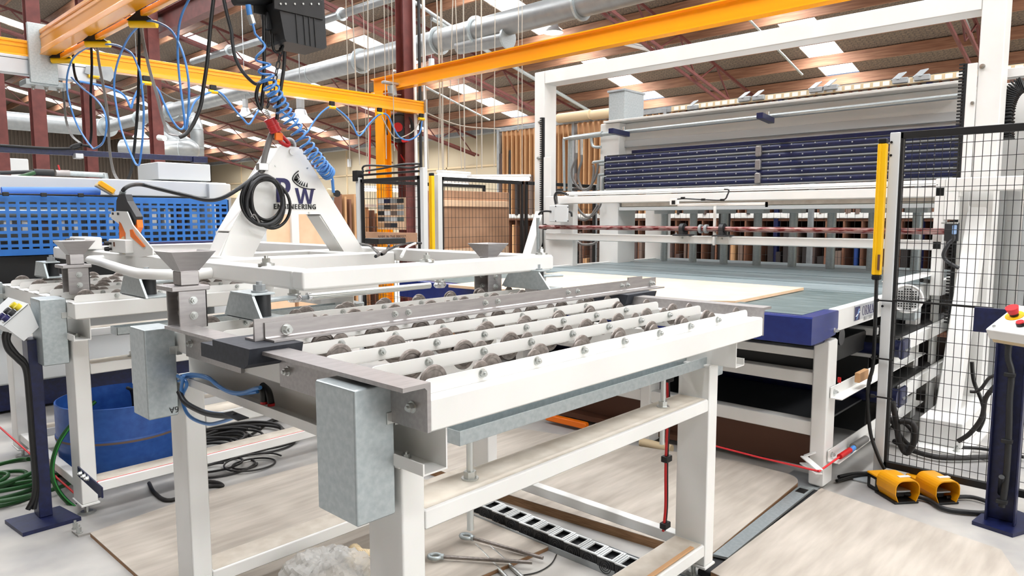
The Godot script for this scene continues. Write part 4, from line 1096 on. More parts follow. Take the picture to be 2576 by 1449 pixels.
	for q in [[[V(1.828, 2.785, -3.98), V(1.807, 2.652, -3.98), V(1.78, 2.454, -3.98), V(1.751, 2.299, -3.98), V(1.731, 2.2, -3.98), V(1.694, 2.11, -3.98), V(1.648, 2.041, -3.98), V(1.609, 2.016, -3.98)], 0.011, "cable_black"], [[V(2.108, 2.754, -3.95), V(2.105, 2.614, -3.95), V(2.095, 2.409, -3.95), V(2.06, 2.347, -3.95), V(2.045, 2.277, -3.95), V(2.07, 2.212, -3.95), V(2.083, 2.293, -3.95), V(2.104, 2.387, -3.95), V(2.115, 2.355, -3.95)], 0.011, "cable_black"], [[V(2.224, 2.563, -3.93), V(2.215, 2.469, -3.93), V(2.19, 2.339, -3.93), V(2.17, 2.232, -3.93), V(2.158, 2.161, -3.93)], 0.011, "cable_black"], [[V(1.921, 2.819, -4.05), V(1.938, 2.734, -4.05), V(1.958, 2.65, -4.05), V(1.962, 2.583, -4.05), V(1.976, 2.507, -4.05), V(2.016, 2.434, -4.05), V(2.088, 2.375, -4.05), V(2.128, 2.392, -4.05), V(2.15, 2.43, -4.05)], 0.0105, "dark_grey"], [[V(2.167, 2.661, -3.97), V(2.17, 2.595, -3.97), V(2.184, 2.563, -3.97), V(2.218, 2.573, -3.97), V(2.237, 2.606, -3.97)], 0.009, "cable_black"]]:
		one("hoist_cable", tube(S(), spl(q[0]), q[1], 8), q[2], ["thick black cable hanging left of the hoist, bending at its foot", "black cable dropping from the hoist with a folded loop beside the chain", "black cable hanging straight below the chain bag", "grey cable swinging from the top edge down to the folded loop", "short black cable from the limit box to the chain guide"][kk], "cable", "")
		kk += 1
	one("hose_coupling", tube(S(), [V(1.99, 2.777, -3.9), V(1.997, 2.729, -3.9), V(2.01, 2.688, -3.9), V(2.014, 2.673, -3.9)], 0.016, 10), "hose_blue", "blue hose tail and metal coupling below the hoist", "hose")
	one("coupling", cyl(S(), V(1.999, 2.723, -3.9), V(2.014, 2.678, -3.9), 0.020, 10), "zinc", "silver quick coupling at the top of the blue spiral hose", "coupling")
	# festoon loops below the girder
	kk = 0
	var xg := gx + 0.12
	for q in [[[V(2.4, 3.269, -5.606), V(2.4, 3.181, -5.764), V(2.4, 3.077, -5.852), V(2.4, 2.9, -5.897), V(2.4, 2.681, -5.884), V(2.4, 2.427, -5.837), V(2.4, 2.3, -5.82), V(2.4, 2.304, -5.789), V(2.4, 2.478, -5.732), V(2.4, 2.66, -5.719), V(2.4, 2.852, -5.787), V(2.4, 3.03, -5.936), V(2.4, 3.141, -6.123), V(2.4, 3.242, -6.451), V(2.4, 3.241, -6.679), V(2.4, 3.173, -6.978), V(2.4, 3.006, -7.262), V(2.4, 2.822, -7.378), V(2.4, 2.578, -7.332), V(2.4, 2.347, -7.211), V(2.4, 2.115, -6.991), V(2.4, 2.057, -6.901), V(2.4, 2.088, -6.828), V(2.4, 2.343, -6.715), V(2.4, 2.58, -6.672), V(2.4, 2.858, -6.716)], 0.0095, "hose_blue"], [[V(2.43, 2.874, -6.8), V(2.43, 3.033, -6.941), V(2.43, 3.111, -7.099), V(2.43, 3.198, -7.378), V(2.43, 3.258, -7.724), V(2.43, 3.298, -8.113), V(2.43, 3.292, -8.502), V(2.43, 3.235, -8.747), V(2.43, 3.083, -8.921), V(2.43, 2.89, -8.905), V(2.43, 2.616, -8.708), V(2.43, 2.404, -8.413), V(2.43, 2.285, -8.179)], 0.0095, "hose_blue"], [[V(2.43, 2.285, -8.179), V(2.43, 2.325, -7.89), V(2.43, 2.469, -7.747), V(2.43, 2.628, -7.789), V(2.43, 2.777, -8.025), V(2.43, 2.938, -8.44), V(2.43, 3.081, -8.751)], 0.0095, "hose_blue"]]:
		one("festoon_hose", tube(S(), spl(q[0]), q[1], 8), q[2], ["blue festoon hose, long double loop hanging before the girder's near half", "blue festoon hose, arch between the middle and far trolleys", "blue festoon hose, return loop under the far trolley"][kk], "hose", "blue festoon hoses under the girder")
		kk += 1
	kk = 0
	for q in [[[V(2.44, 3.366, -6.785), V(2.44, 3.152, -6.807), V(2.44, 2.815, -6.866), V(2.44, 2.508, -6.95), V(2.44, 2.195, -7.077), V(2.44, 2.017, -7.175), V(2.44, 1.911, -7.317)], "cable_black"], [[V(2.42, 3.341, -6.712), V(2.42, 3.159, -6.673), V(2.42, 2.873, -6.558), V(2.42, 2.621, -6.414), V(2.42, 2.411, -6.312), V(2.42, 2.286, -6.201), V(2.42, 2.247, -6.001)], "cable_grey"], [[V(2.46, 3.38, -8.151), V(2.46, 3.108, -8.177), V(2.46, 2.801, -8.273), V(2.46, 2.48, -8.308), V(2.46, 2.315, -8.404)], "cable_black"], [[V(2.45, 3.36, -7.949), V(2.45, 3.149, -7.928), V(2.45, 2.826, -7.82), V(2.45, 2.549, -7.752), V(2.45, 2.279, -7.764), V(2.45, 2.041, -7.689), V(2.45, 1.926, -7.518), V(2.45, 1.905, -7.348)], "cable_grey"], [[V(2.47, 3.393, -9.336), V(2.47, 3.18, -9.292), V(2.47, 2.952, -9.221), V(2.47, 2.686, -9.189), V(2.47, 2.496, -9.023), V(2.47, 2.377, -8.695)], "cable_grey"], [[V(2.47, 3.365, -8.798), V(2.47, 3.177, -8.795), V(2.47, 3.038, -8.699), V(2.47, 2.925, -8.453)], "cable_black"]]:
		one("flat_cable", strap(S(), spl(q[0], 5), V(0.66, 0, 0.75), 0.026, 0.007), q[1], ["flat black festoon cable dropping from the near trolley", "flat grey festoon cable sweeping from the near trolley toward the hoist", "flat black festoon cable dropping from the middle trolley", "flat grey festoon cable bellying from the middle trolley down to its lowest bend", "flat grey festoon cable dropping from the far trolley", "short flat black festoon cable behind the far trolley"][kk], "cable", "flat festoon cables under the girder")
		kk += 1
	# garland along the crane track
	kk = 0
	for p0 in [V(2.723, 3.135, -9.01), V(3.284, 3.166, -9.01), V(4.085, 3.2, -9.01), V(5.823, 3.225, -9.01), V(6.665, 3.202, -9.01), V(7.491, 3.164, -9.01)]:
		var p: Vector3 = p0
		p.y = yc - h / 2.0 - 0.03
		var f := thing("track_trolley", "small yellow cable trolley under the long crane track", "cable trolley", p, "cable trolleys under the crane track")
		part("hanger", bx(S(), p + V(-0.04, -0.03, -0.02), p + V(0.04, 0.03, 0.02), 0.006), "black", f)
		part("saddle", cyl(S(), p + V(-0.055, -0.055, 0), p + V(0.055, -0.055, 0), 0.024, 12), "safety_yellow", f)
	for q in [[V(2.575, 3.091, -9), V(2.718, 3.08, -9), V(2.897, 3.059, -9), V(3.028, 2.995, -9), V(3.09, 2.875, -9), V(3.103, 2.868, -9), V(3.129, 2.962, -9), V(3.198, 3.098, -9), V(3.281, 3.174, -9), V(3.4, 3.124, -9), V(3.482, 2.933, -9), V(3.566, 2.752, -9), V(3.667, 2.666, -9), V(3.762, 2.844, -9), V(3.869, 3.049, -9), V(4.079, 3.173, -9), V(4.202, 3.149, -9), V(4.352, 2.98, -9), V(4.466, 2.865, -9), V(4.546, 2.811, -9), V(4.651, 2.961, -9), V(4.752, 3.091, -9)], [V(4.969, 3.047, -9), V(5.174, 2.934, -9), V(5.292, 2.826, -9), V(5.383, 2.763, -9), V(5.515, 2.94, -9), V(5.661, 3.094, -9), V(5.815, 3.178, -9), V(5.994, 3.101, -9), V(6.148, 2.973, -9), V(6.249, 2.807, -9), V(6.335, 2.843, -9), V(6.469, 3.003, -9), V(6.657, 3.153, -9), V(6.807, 3.156, -9), V(6.918, 2.984, -9), V(7.032, 2.841, -9), V(7.23, 2.813, -9), V(7.437, 2.936, -9), V(7.498, 3.132, -9)]]:
		one("track_hose", tube(S(), spl(q), 0.013, 7), "hose_blue", ["blue hose garland under the left half of the crane track", "blue hose garland under the right half of the crane track"][kk], "hose", "hose garlands under the crane track")
		kk += 1
	kk = 0
	for q in [[V(3.289, 3.186, -9.02), V(3.116, 3.081, -9.02), V(3.007, 3.04, -9.02)], [V(3.341, 3.166, -9.02), V(3.519, 3.057, -9.02), V(3.658, 3.017, -9.02), V(3.804, 3.054, -9.02), V(4.089, 3.187, -9.02)], [V(4.134, 3.172, -9.02), V(4.31, 3.013, -9.02), V(4.445, 2.905, -9.02), V(4.549, 2.926, -9.02), V(4.722, 3.059, -9.02)], [V(5.861, 3.174, -9.02), V(6.059, 3.024, -9.02), V(6.229, 2.865, -9.02), V(6.372, 2.889, -9.02), V(6.634, 3.128, -9.02)], [V(6.709, 3.136, -9.02), V(6.855, 2.919, -9.02), V(7.008, 2.822, -9.02), V(7.33, 2.961, -9.02), V(7.482, 3.164, -9.02)]]:
		one("track_cable", tube(S(), spl(q), 0.009, 6), ["rope", "cable_grey", "cable_grey", "rope", "rope"][kk], ["pale cable swag under the track near the bridge girder", "grey cable swag under the track left of the thick duct", "grey cable swag under the track behind the hook chain", "pale cable swag under the track left of the yellow post", "pale cable swag under the right end of the crane track"][kk], "cable")
		kk += 1
	one("trolley_link", prism(S(), [Vector2(-0.14, -0.02), Vector2(0.12, -0.08), Vector2(0.17, 0.0), Vector2(0.14, 0.09), Vector2(-0.12, 0.06)], Transform3D(Basis(), V(2.769, 3.21, -9)), 0.012), "galv_dull", "grey lozenge plate at the end of the pale profile under the track", "plate")
func helix(a: Vector3, b: Vector3, r: float, turns: int) -> Array:
	var B := frame_of(b - a)
	var out := []
	for k in turns * 12 + 1:
		var t := TAU * k / 12.0
		out.append(a.lerp(b, k / float(turns * 12)) + B.x * cos(t) * r + B.y * sin(t) * r)
	return out
# ---- membrane press -----------------------------------------------------
func build_press() -> void:
	var w := "white_paint"
	var X := 6.3
	var zl0: float = V(6.3, 2.03, -5.528).z; var zl1: float = V(6.3, 2.024, -5.374).z
	var zr0: float = V(6.3, 2.307, -1.134).z; var zr1: float = V(6.3, 2.293, -0.979).z
	var yt: float = V(6.3, 3.249, -5.537).y; var yb: float = V(6.3, 3.103, -5.381).y
	var X2 := X + 0.22
	var t := thing("press_portal", "tall white portal frame standing over the press bed", "portal frame", V(X, 0, -3.2))
	part("post", bx(S(), V(X, 0.1, zl0), V(X2, yt, zl1), 0.008), w, t)
	part("post", bx(S(), V(X, 0.1, zr0), V(X2, yt, zr1), 0.008), w, t)
	part("head_beam", bx(S(), V(X, yb, zl1), V(X2, yt, zr0), 0.008), w, t)
	# feet and braces
	for q in [[zl0 - 0.06, zl1 + 0.10], [zr0 - 0.06, zr1 + 0.05]]:
		part("foot_beam", bx(S(), V(5.42, 0.02, q[0]), V(7.1, 0.20, q[1]), 0.012), w, t)
		part("base_plate", bx(S(), V(5.30, 0.0, q[0] - 0.03), V(7.2, 0.02, q[1] + 0.05), 0.003), w, t)
		var zm: float = (q[0] + q[1]) / 2.0 - 0.02
		part("brace", bar(S(), V(5.70, 0.16, zm), V(6.45, 1.80, zm), 0.13, 0.15, 0.01), w, t)
		var hb := S()
		hexnut(hb, V(5.36, 0.02, q[1] - 0.02), V(0, 1, 0), 0.016, 0.03)
		part("anchor_bolt", hb, "zinc", t)
	# toothed racks on both posts
	var n := 0
	for q in [[zl1 - 0.035, V(6.28, 2.725, -5.366).y, 0], [zr0 - 0.10, V(6.28, 2.724, -1.222).y, 1]]:
		var rk := thing("gear_rack", ["black toothed rack on the left portal post", "black toothed rack on the right portal post"][n], "gear rack", V(X - 0.02, 0.9, q[0]), "toothed racks of the portal")
		part("spine", bx(S(), V(X - 0.012, 0.75, q[0] + 0.005), V(X + 0.01, q[1], q[0] + 0.035), 0.001), "charcoal", rk)
		var th := S()
		bx(th, V(-0.008, -0.006, -0.018), V(0.008, 0.006, 0.018), 0.001)
		var places := []
		var y := 0.76
		while y < q[1]:
			places.append(V(X - 0.012, y, q[0] + 0.0) - rk.position)
			y += 0.0245
		many("tooth", th.commit(), "soft_black", rk, places)
		n += 1
	part("guide_plate", bx(S(), V(X - 0.015, 1.0, zr0 - 0.065), V(X, V(6.29, 2.72, -1.185).y, zr0 + 0.0), 0.003), w, t)
	part("guide_plate", bx(S(), V(X - 0.012, 1.1, zl1 + 0.0), V(X + 0.0, V(6.29, 2.272, -5.182).y, zl1 + 0.11), 0.003), w, t)
	var hx := S()
	for p in [V(6.295, 2.675, -5.439), V(6.295, 2.266, -5.456), V(6.295, 2.689, -1.106), V(6.295, 2.426, -1.152)]: hexnut(hx, p, V(-1, 0, 0), 0.014, 0.02)
	part("bolt", hx, "zinc", t)
	# sliding cross frame
	var XF := 6.12
	var yu0: float = V(6.12, 1.727, -5.01).y; var yu1: float = V(6.12, 1.808, -5.01).y
	var yl0: float = V(6.12, 1.325, -5.205).y; var yl1: float = V(6.12, 1.401, -5.206).y
	var zA: float = V(6.12, 1.384, -5.206).z; var zB: float = V(6.12, 1.446, -1.26).z
	var f := thing("cross_frame", "white sliding cross frame with two long beams inside the portal", "frame", V(XF, yl0, -3.3))
	part("upper_beam", bx(S(), V(XF, yu0, V(6.12, 1.785, -5.021).z), V(XF + 0.1, yu1, zB + 0.10), 0.01), w, f)
	part("lower_beam", bx(S(), V(XF, yl0, zA), V(XF + 0.1, yl1, zB), 0.01), w, f)
	part("end_post", bx(S(), V(XF, yl0 - 0.35, zB - 0.07), V(XF + 0.12, yu1 + 0.06, zB), 0.008), w, f)
	part("side_plate", bx(S(), V(XF + 0.08, 0.95, V(6.12, 1.383, -5.271).z), V(XF + 0.17, yu1 + 0.01, V(6.12, 1.389, -4.866).z), 0.005), w, f)
	part("arm", bx(S(), V(XF - 0.01, yu0 + 0.04, zB), V(XF + 0.1, yu1 + 0.06, zB + 0.62), 0.008), w, f)
	part("arm_block", bx(S(), V(XF - 0.01, yu0 - 0.17, zB + 0.0), V(XF + 0.07, yu0 + 0.04, zB + 0.085), 0.004), w, f)
	part("trunking", bx(S(), V(XF + 0.02, yu1 + 0.022, V(6.12, 1.87, -4.926).z), V(XF + 0.09, yu1 + 0.05, zB + 0.55), 0.004), "white", f)
	part("trunking", bx(S(), V(XF + 0.0, yu1 + 0.006, V(6.12, 1.87, -4.926).z), V(XF + 0.04, yu1 + 0.018, zB - 0.05), 0.003), "white", f)
	var rod := thing("drive_rod", "dark red painted drive rod with grey pillow bearings across the press", "shaft", V(XF, V(6.08, 1.466, -5.172).y, -3.3))
	var ry: float = (V(6.08, 1.466, -5.172).y + V(6.08, 1.473, -1.284).y) / 2.0
	part("shaft", cyl(S(), V(6.08, ry, zA - 0.04), V(6.08, ry, zB + 0.02), 0.024, 18), "rod_red", rod)
	for u in [V(6.08, 1.47, -3.432).z, V(6.08, 1.474, -3.023).z]:
		var b := S()
		cyl(b, V(6.08, ry, u - 0.02), V(6.08, ry, u + 0.02), 0.052, 24)
		bx(b, V(6.03, yl1 + 0.006, u - 0.022), V(6.13, ry - 0.02, u + 0.022), 0.006)
		bx(b, V(6.00, yl1 + 0.0, u - 0.07), V(6.18, yl1 + 0.014, u + 0.07), 0.003)
		part("pillow_block", b, "dark_grey", rod)
		part("bearing_ring", cyl(S(), V(6.08, ry, u + 0.02), V(6.08, ry, u + 0.03), 0.036, 20), "charcoal", rod)
		part("bracket_plate", bx(S(), V(XF - 0.012, yl0 + 0.01, u - 0.05), V(XF, yl1 + 0.006, u + 0.05), 0.002), w, rod)
		var nb := S()
		hexnut(nb, V(6.04, yl1 + 0.014, u - 0.05), V(0, 1, 0), 0.010, 0.014); hexnut(nb, V(XF - 0.012, yl1 - 0.02, u - 0.02), V(-1, 0, 0), 0.009, 0.012)
		part("bolt", nb, "zinc", rod)
	for u in [V(6.08, 1.472, -3.244).z, V(6.08, 1.472, -3.187).z]:
		part("collar", cyl(S(), V(6.08, ry, u - 0.012), V(6.08, ry, u + 0.012), 0.042, 20), "galv_dull", rod)
	part("end_bore", cyl(S(), V(6.11, ry, zA + 0.005), V(6.125, ry, zA + 0.005), 0.035, 20), "black", rod)
	# sensor bar with camera
	var sb := thing("sensor_bar", "white T-shaped sensor bar with a small black camera on the press frame", "sensor bar", V(5.98, 1.384, -3.053))
	part("bar", bx(S(), V(5.98, 1.681, -3.444), V(6.02, 1.706, -2.586), 0.004), w, sb)
	part("stem", bx(S(), V(6.08, 1.317, -3.122), V(6.1, 1.686, -3.099), 0.003), w, sb)
	part("end_cap", bx(S(), V(5.975, 1.665, -2.583), V(6.03, 1.71, -2.583), 0.004), w, sb)
	part("camera_case", bx(S(), V(5.95, 1.693, -3.508), V(6.02, 1.753, -3.444), 0.004), "white", sb)
	part("lens", bx(S(), V(5.945, 1.7, -3.484), V(5.95, 1.737, -3.445), 0.002), "black", sb)
	part("cable", tube(S(), spl([V(5.96, 1.748, -3.43), V(5.96, 1.751, -3.355), V(5.96, 1.74, -3.167), V(5.96, 1.733, -2.971), V(5.96, 1.778, -2.927), V(5.96, 1.82, -2.917), V(5.96, 1.828, -2.959)]), 0.007, 6), "dark_grey", sb)
	for q in [V(5.96, 1.758, -3.372), V(5.96, 1.74, -3.163), V(5.96, 1.733, -2.975)]: part("clip", bx(S(), q - V(0.01, 0.01, 0.02), q + V(0.01, 0.01, 0.02), 0.003), "black", sb)
	# junction box at left
	var jb := thing("junction_box", "pale grey junction box with screws on the left press post", "junction box", V(6, 1.53, -4.91))
	part("case", bx(S(), V(6.02, 1.529, -5.063), V(6.14, 1.708, -4.879), 0.006), "pale_grey", jb)
	part("lid", bx(S(), V(5.99, 1.525, -4.964), V(6.02, 1.71, -4.783), 0.006), "pale_grey", jb)
	var jc := S()
	for p in [V(5.988, 1.699, -4.941), V(5.988, 1.688, -4.769), V(5.988, 1.538, -4.94), V(5.988, 1.539, -4.767)]: cyl(jc, p, p + V(-0.004, 0, 0), 0.007, 8)
	part("screw", jc, "dark_grey", jb)
	var kk := 0
	for q in [[V(6.02, 1.609, -5.215), V(6.02, 1.64, -5.174), V(6.02, 1.648, -5.098), V(6.02, 1.643, -5.029)], [V(6.03, 1.721, -4.975), V(6.03, 1.804, -4.993), V(6.03, 1.851, -4.965), V(6.03, 1.854, -4.909), V(6.03, 1.831, -4.825)], [V(6.05, 1.726, -4.969), V(6.05, 1.826, -4.981), V(6.05, 1.842, -4.936), V(6.05, 1.822, -4.814)], [V(6.1, 1.642, -4.841), V(6.1, 1.625, -4.813), V(6.1, 1.586, -4.807)]]:
		one("box_cable", tube(S(), spl(q), 0.011, 7), "charcoal" if kk != 2 else "cable_grey", ["black cable entering the junction box from the left", "dark cable bending out of the top of the junction box", "grey cable bending out of the top of the junction box", "short black cable on the right of the junction box"][kk], "cable", "")
		kk += 1
	one("conduit_pipe", cyl(S(), V(6.2, 1.573, -5.383), V(6.2, 1.093, -5.376), 0.02, 10), "galv", "vertical grey conduit on the left press post below the junction box", "pipe")
	# press head
	var H := 7.0
	var hz0: float = V(7, 2.275, -5.056).z; var hz1: float = V(7, 2.591, -1.328).z
	var hy1: float = V(7, 2.687, -3.993).y; var hy0 := 2.28
	var hd := thing("press_head", "large white upper beam of the press carrying the navy slats", "press head", V(7.4, 0, -3.2))
	part("beam", bx(S(), V(H + 0.12, hy0 - 0.1, hz0), V(H + 1.2, hy1, hz1), 0.01), w, hd)
	part("top_flange", bx(S(), V(H - 0.06, hy1, hz0 + 0.05), V(H + 1.25, hy1 + 0.025, hz1), 0.004), w, hd)
	part("stiffener", bx(S(), V(H + 0.09, hy0 + 0.12, hz0), V(H + 0.125, hy0 + 0.20, hz1), 0.004), "pale_grey", hd)
	part("column", bx(S(), V(H - 0.02, 0, hz0 - 0.02), V(H + 0.35, hy1, V(7, 1.796, -4.801).z), 0.01), w, hd)
	part("column", bx(S(), V(H + 0.2, 0, hz1 + 0.1), V(H + 0.5, hy1, hz1 + 0.4), 0.01), w, hd)
	part("column", bx(S(), V(H + 1.0, 0, hz0 - 0.02), V(H + 1.2, hy1, hz0 + 0.25), 0.01), w, hd)
	part("platen", bx(S(), V(H + 0.0, 1.70, hz0 + 0.28), V(H + 1.2, 1.80, hz1 - 0.1), 0.008), "dusty_paint", hd)
	part("platen_rail", bx(S(), V(H - 0.05, 1.655, hz0 + 0.28), V(H + 0.02, 1.695, hz1 - 0.1), 0.006), "pale_grey", hd)
	for k in 9:
		var z := hz0 + 0.45 + 0.40 * k
		part("guide_column", cyl(S(), V(H + 0.7, 1.0, z), V(H + 0.7, 1.68, z), 0.045, 14), "galv", hd)
		part("guide_socket", bx(S(), V(H + 0.62, 1.62, z - 0.1), V(H + 0.78, 1.67, z + 0.1), 0.005), "pale_grey", hd)
	part("side_wall", bx(S(), V(H - 0.5, 0.15, hz1 + 0.25), V(H + 0.2, 1.9, hz1 + 0.30), 0.006), "pale_grey", hd)
	part("grey_profile", bx(S(), V(H - 0.3, 0.15, hz1 + 0.48), V(H - 0.1, 2.6, hz1 + 0.58), 0.006), "grey_paint", hd)
	part("side_post", bx(S(), V(H - 0.1, 0.1, hz1 + 0.62), V(H + 0.3, 2.75, hz1 + 1.1), 0.008), w, hd)
	# navy slats
	var sz0: float = V(6.85, 2.119, -4.877).z; var sz1: float = V(6.85, 2.056, -1.328).z
	var y0: float = V(6.85, 1.897, -4.874).y; var y1: float = V(6.85, 2.293, -4.88).y
	var step := (y1 - y0) / 5.0
	var riv := S()
	lathe(riv, [Vector2(0.007, 0), Vector2(0.006, 0.003), Vector2(0, 0.004)], Transform3D(Basis(V(0, 0, 1), PI / 2), Vector3.ZERO), 8)
	var rm := riv.commit()
	for k in 5:
		var y := y0 + step * (k + 0.5)
		var s := thing("press_slat", ["lowest navy slat roll of the press head", "second navy slat roll from the bottom of the press head", "middle navy slat roll of the press head", "second navy slat roll from the top of the press head", "topmost navy slat roll of the press head"][k], "slat", V(6.85, y, -3.2), "navy slat rolls on the press")
		var r := step * 0.36
		var facing := 1.0 if k % 2 == 0 else -1.0
		var pr := [Vector2(-0.5, -0.35), Vector2(-0.62, -0.1), Vector2(-0.62, 0.12), Vector2(-0.38, 0.48), Vector2(0.2, 0.55), Vector2(0.2, -0.5)]
		for i in pr.size(): pr[i] = Vector2(-pr[i].x * step * 0.9 - 6.85, pr[i].y * step * 0.9 + y)
		part("slat", prism(S(), pr, Transform3D(Basis(V(-1, 0, 0), V(0, 1, 0), V(0, 0, 1)), V(0, 0, sz0)), sz1 - sz0), "navy", s)
		part("edge_roll", cyl(S(), V(6.85 - step * 0.30, y - step * 0.40, sz0 + 0.01), V(6.85 - step * 0.30, y - step * 0.40, sz1), step * 0.14, 12), "grey_paint", s)
		part("lower_roll", cyl(S(), V(6.85 - step * 0.36, y + step * 0.42, sz0 + 0.02), V(6.85 - step * 0.36, y + step * 0.42, sz1), step * 0.10, 12), "dark_grey", s)
		part("end_cap", bx(S(), V(6.85 - step * 0.5, y - step * 0.4, sz0 - 0.015), V(6.85 + step * 0.2, y + step * 0.45, sz0), 0.003), "black", s)
		var pl := []
		var z := sz0 + 0.08
		var i := 0
		while z < sz1 - 0.05:
			var up := 0.0 if i % 2 == 0 else 1.0
			pl.append(V(6.85 - step * (0.565 if up < 0.5 else 0.49), y + step * (0.01 if up < 0.5 else 0.24), z) - s.position)
			z += 0.11; i += 1
		many("rivet", rm, "aluminium", s, pl)
	var cz: float = V(6.8, 2.072, -3.026).z
	for k in 3:
		one("slat_clip", bx(S(), V(6.78, y0 + (y1 - y0) * (k + 0.08) / 3.0, cz - 0.03), V(6.87, y0 + (y1 - y0) * (k + 0.9) / 3.0, cz + 0.03), 0.012), "stainless", ["lowest silver clip joining the navy slats", "middle silver clip joining the navy slats", "upper silver clip joining the navy slats"][k], "clip", "silver slat clips")
	one("slat_rail", bx(S(), V(6.93, y1 + 0.012, V(6.9, 2.333, -4.594).z), V(6.99, y1 + 0.05, sz1), 0.002), "navy", "thin navy rail with rivets above the top slat", "rail")
	# pipes on the head
	var pp := thing("air_manifold", "galvanized air manifold pipe with elbows running along the press head", "pipe", V(6.9, 2.538, -5.527))
	part("main_pipe", cyl(S(), V(6.92, 2.552, -5.499), V(6.92, 2.581, -1.332), 0.024, 12), "galv", pp)
	part("sleeve", cyl(S(), V(6.92, 2.548, -5.45), V(6.92, 2.56, -5.002), 0.032, 12), "galv", pp)
	for q in [[V(6.92, 2.552, -5.499), V(6.92, 2.543, -5.568), V(6.92, 2.496, -5.587), V(6.92, 1.908, -5.57)], [V(6.95, 2.54, -5.504), V(6.95, 2.503, -5.523), V(6.95, 1.907, -5.524)], [V(6.95, 2.539, -5.492), V(6.95, 2.394, -5.497), V(6.95, 1.907, -5.492)], [V(6.92, 2.536, -5.165), V(6.92, 2.441, -5.146), V(6.92, 2.414, -5.099), V(6.92, 2.408, -5.017)]]:
		part("branch", tube(S(), spl(q, 4), 0.017, 10), "galv", pp)
	for q in [[V(6.9, 2.517, -5.372), V(6.9, 2.359, -5.371)], [V(6.9, 2.521, -5.293), V(6.9, 2.33, -5.291)]]: part("valve", cyl(S(), q[0], q[1], 0.017, 10), "zinc", pp)
	kk = 0
	for q in [[V(6.88, 2.357, -5.355), V(6.88, 2.286, -5.361), V(6.88, 2.169, -5.421), V(6.88, 2.048, -5.407), V(6.88, 1.929, -5.302), V(6.88, 1.925, -5.169), V(6.88, 2.035, -5.076), V(6.88, 2.164, -5.031), V(6.88, 2.211, -5.038)], [V(6.88, 2.328, -5.276), V(6.88, 2.257, -5.275), V(6.88, 2.14, -5.316), V(6.88, 2.02, -5.315), V(6.88, 1.898, -5.241), V(6.88, 1.924, -5.146), V(6.88, 2.036, -5.1), V(6.88, 2.153, -5.09), V(6.88, 2.201, -5.102)], [V(6.9, 1.757, -5.377), V(6.9, 1.659, -5.315), V(6.9, 1.586, -5.21), V(6.9, 1.6, -5.121), V(6.9, 1.704, -5.016), V(6.9, 1.775, -4.994)], [V(6.9, 1.748, -5.427), V(6.9, 1.635, -5.394), V(6.9, 1.552, -5.289), V(6.9, 1.572, -5.168), V(6.9, 1.728, -5.034)], [V(6.92, 1.288, -5.376), V(6.92, 1.246, -5.283), V(6.92, 1.254, -5.131), V(6.92, 1.29, -5.061)], [V(7, 1.894, -4.963), V(7, 1.657, -4.942), V(7, 1.395, -5.002), V(7, 1.322, -5.06)], [V(7, 1.895, -5.009), V(7, 1.658, -5.006), V(7, 1.418, -5.05), V(7, 1.321, -5.072)]]:
		one("vacuum_hose", tube(S(), spl(q), 0.015, 8), "cable_grey", ["grey hose loop hanging from the manifold, outer", "grey hose loop hanging from the manifold, inner", "grey hose loop under the upper white beam, inner", "grey hose loop under the upper white beam, outer", "grey hose loop dipping below the lower white beam", "grey hose slanting across the white press column, right one", "grey hose slanting across the white press column, left one"][kk], "hose", "grey vacuum hoses on the press")
		kk += 1
	kk = 0
	for q in [[V(6.9, 2.217, -5.117), V(6.9, 2.235, -5.105), V(6.9, 2.237, -5.053), V(6.9, 2.243, -4.92)], [V(6.9, 2.194, -5.052), V(6.9, 2.203, -5.029), V(6.9, 2.201, -4.988), V(6.9, 2.202, -4.92)], [V(6.9, 1.903, -5.037), V(6.9, 2.067, -5.033), V(6.9, 2.08, -4.998), V(6.9, 2.086, -4.918)], [V(6.9, 1.892, -4.972), V(6.9, 2.032, -4.969), V(6.9, 2.049, -4.934), V(6.9, 2.048, -4.906)]]:
		one("pipe_stub", tube(S(), spl(q, 4), 0.017, 9), "galv", ["galvanized elbow stub beside the top slat, upper", "galvanized elbow stub beside the top slat, lower", "galvanized elbow stub beside the lower slats, left", "galvanized elbow stub beside the lower slats, right"][kk], "pipe", "elbow stubs beside the slats")
		kk += 1
	kk = 0
	for q in [[V(6.7, 2.52, -4.619), V(6.7, 2.42, -4.273)], [V(6.7, 2.52, -2.942), V(6.7, 2.428, -2.7)]]:
		var br := thing("navy_bracket", ["navy channel bracket below the left part of the air manifold", "navy channel bracket below the middle of the air manifold"][kk], "bracket", q[0], "navy brackets on the manifold")
		part("channel", bar(S(), q[0] + V(0.18, 0.0, 0), q[0] + V(-0.25, -0.0, 0.07), 0.06, 0.055, 0.004), "navy", br)
		part("clamp", cyl(S(), q[0] + V(0.1, 0.02, 0), q[0] + V(0.1, 0.08, 0), 0.014, 8), "zinc", br)
		kk += 1
	var db := thing("duct_box", "tall galvanized sheet metal box on the left end of the press head", "duct", V(7.2, 2.701, -4.879))
	part("box", bx(S(), V(7.2, hy1 - 0.05, V(7.2, 2.865, -5.113).z), V(7.62, V(7.2, 3.084, -4.886).y, V(7.2, 2.841, -4.882).z), 0.004), "galv", db)
	part("lid", bx(S(), V(7.18, V(7.2, 3.084, -4.886).y, V(7.2, 2.866, -5.125).z), V(7.64, V(7.2, 3.098, -4.886).y + 0.01, V(7.2, 2.84, -4.871).z), 0.002), "galv_dull", db)
	# conveyor bed
	var zb := -4.9
	var bd := thing("press_bed", "white framed conveyor bed of the press with a grey rubber top", "conveyor", V(5.8, 0, -3.1))
	part("front_belt", bx(S(), V(3.86, 1.02, zb), V(5.35, 1.036, -1.40), 0.004), "membrane", bd)
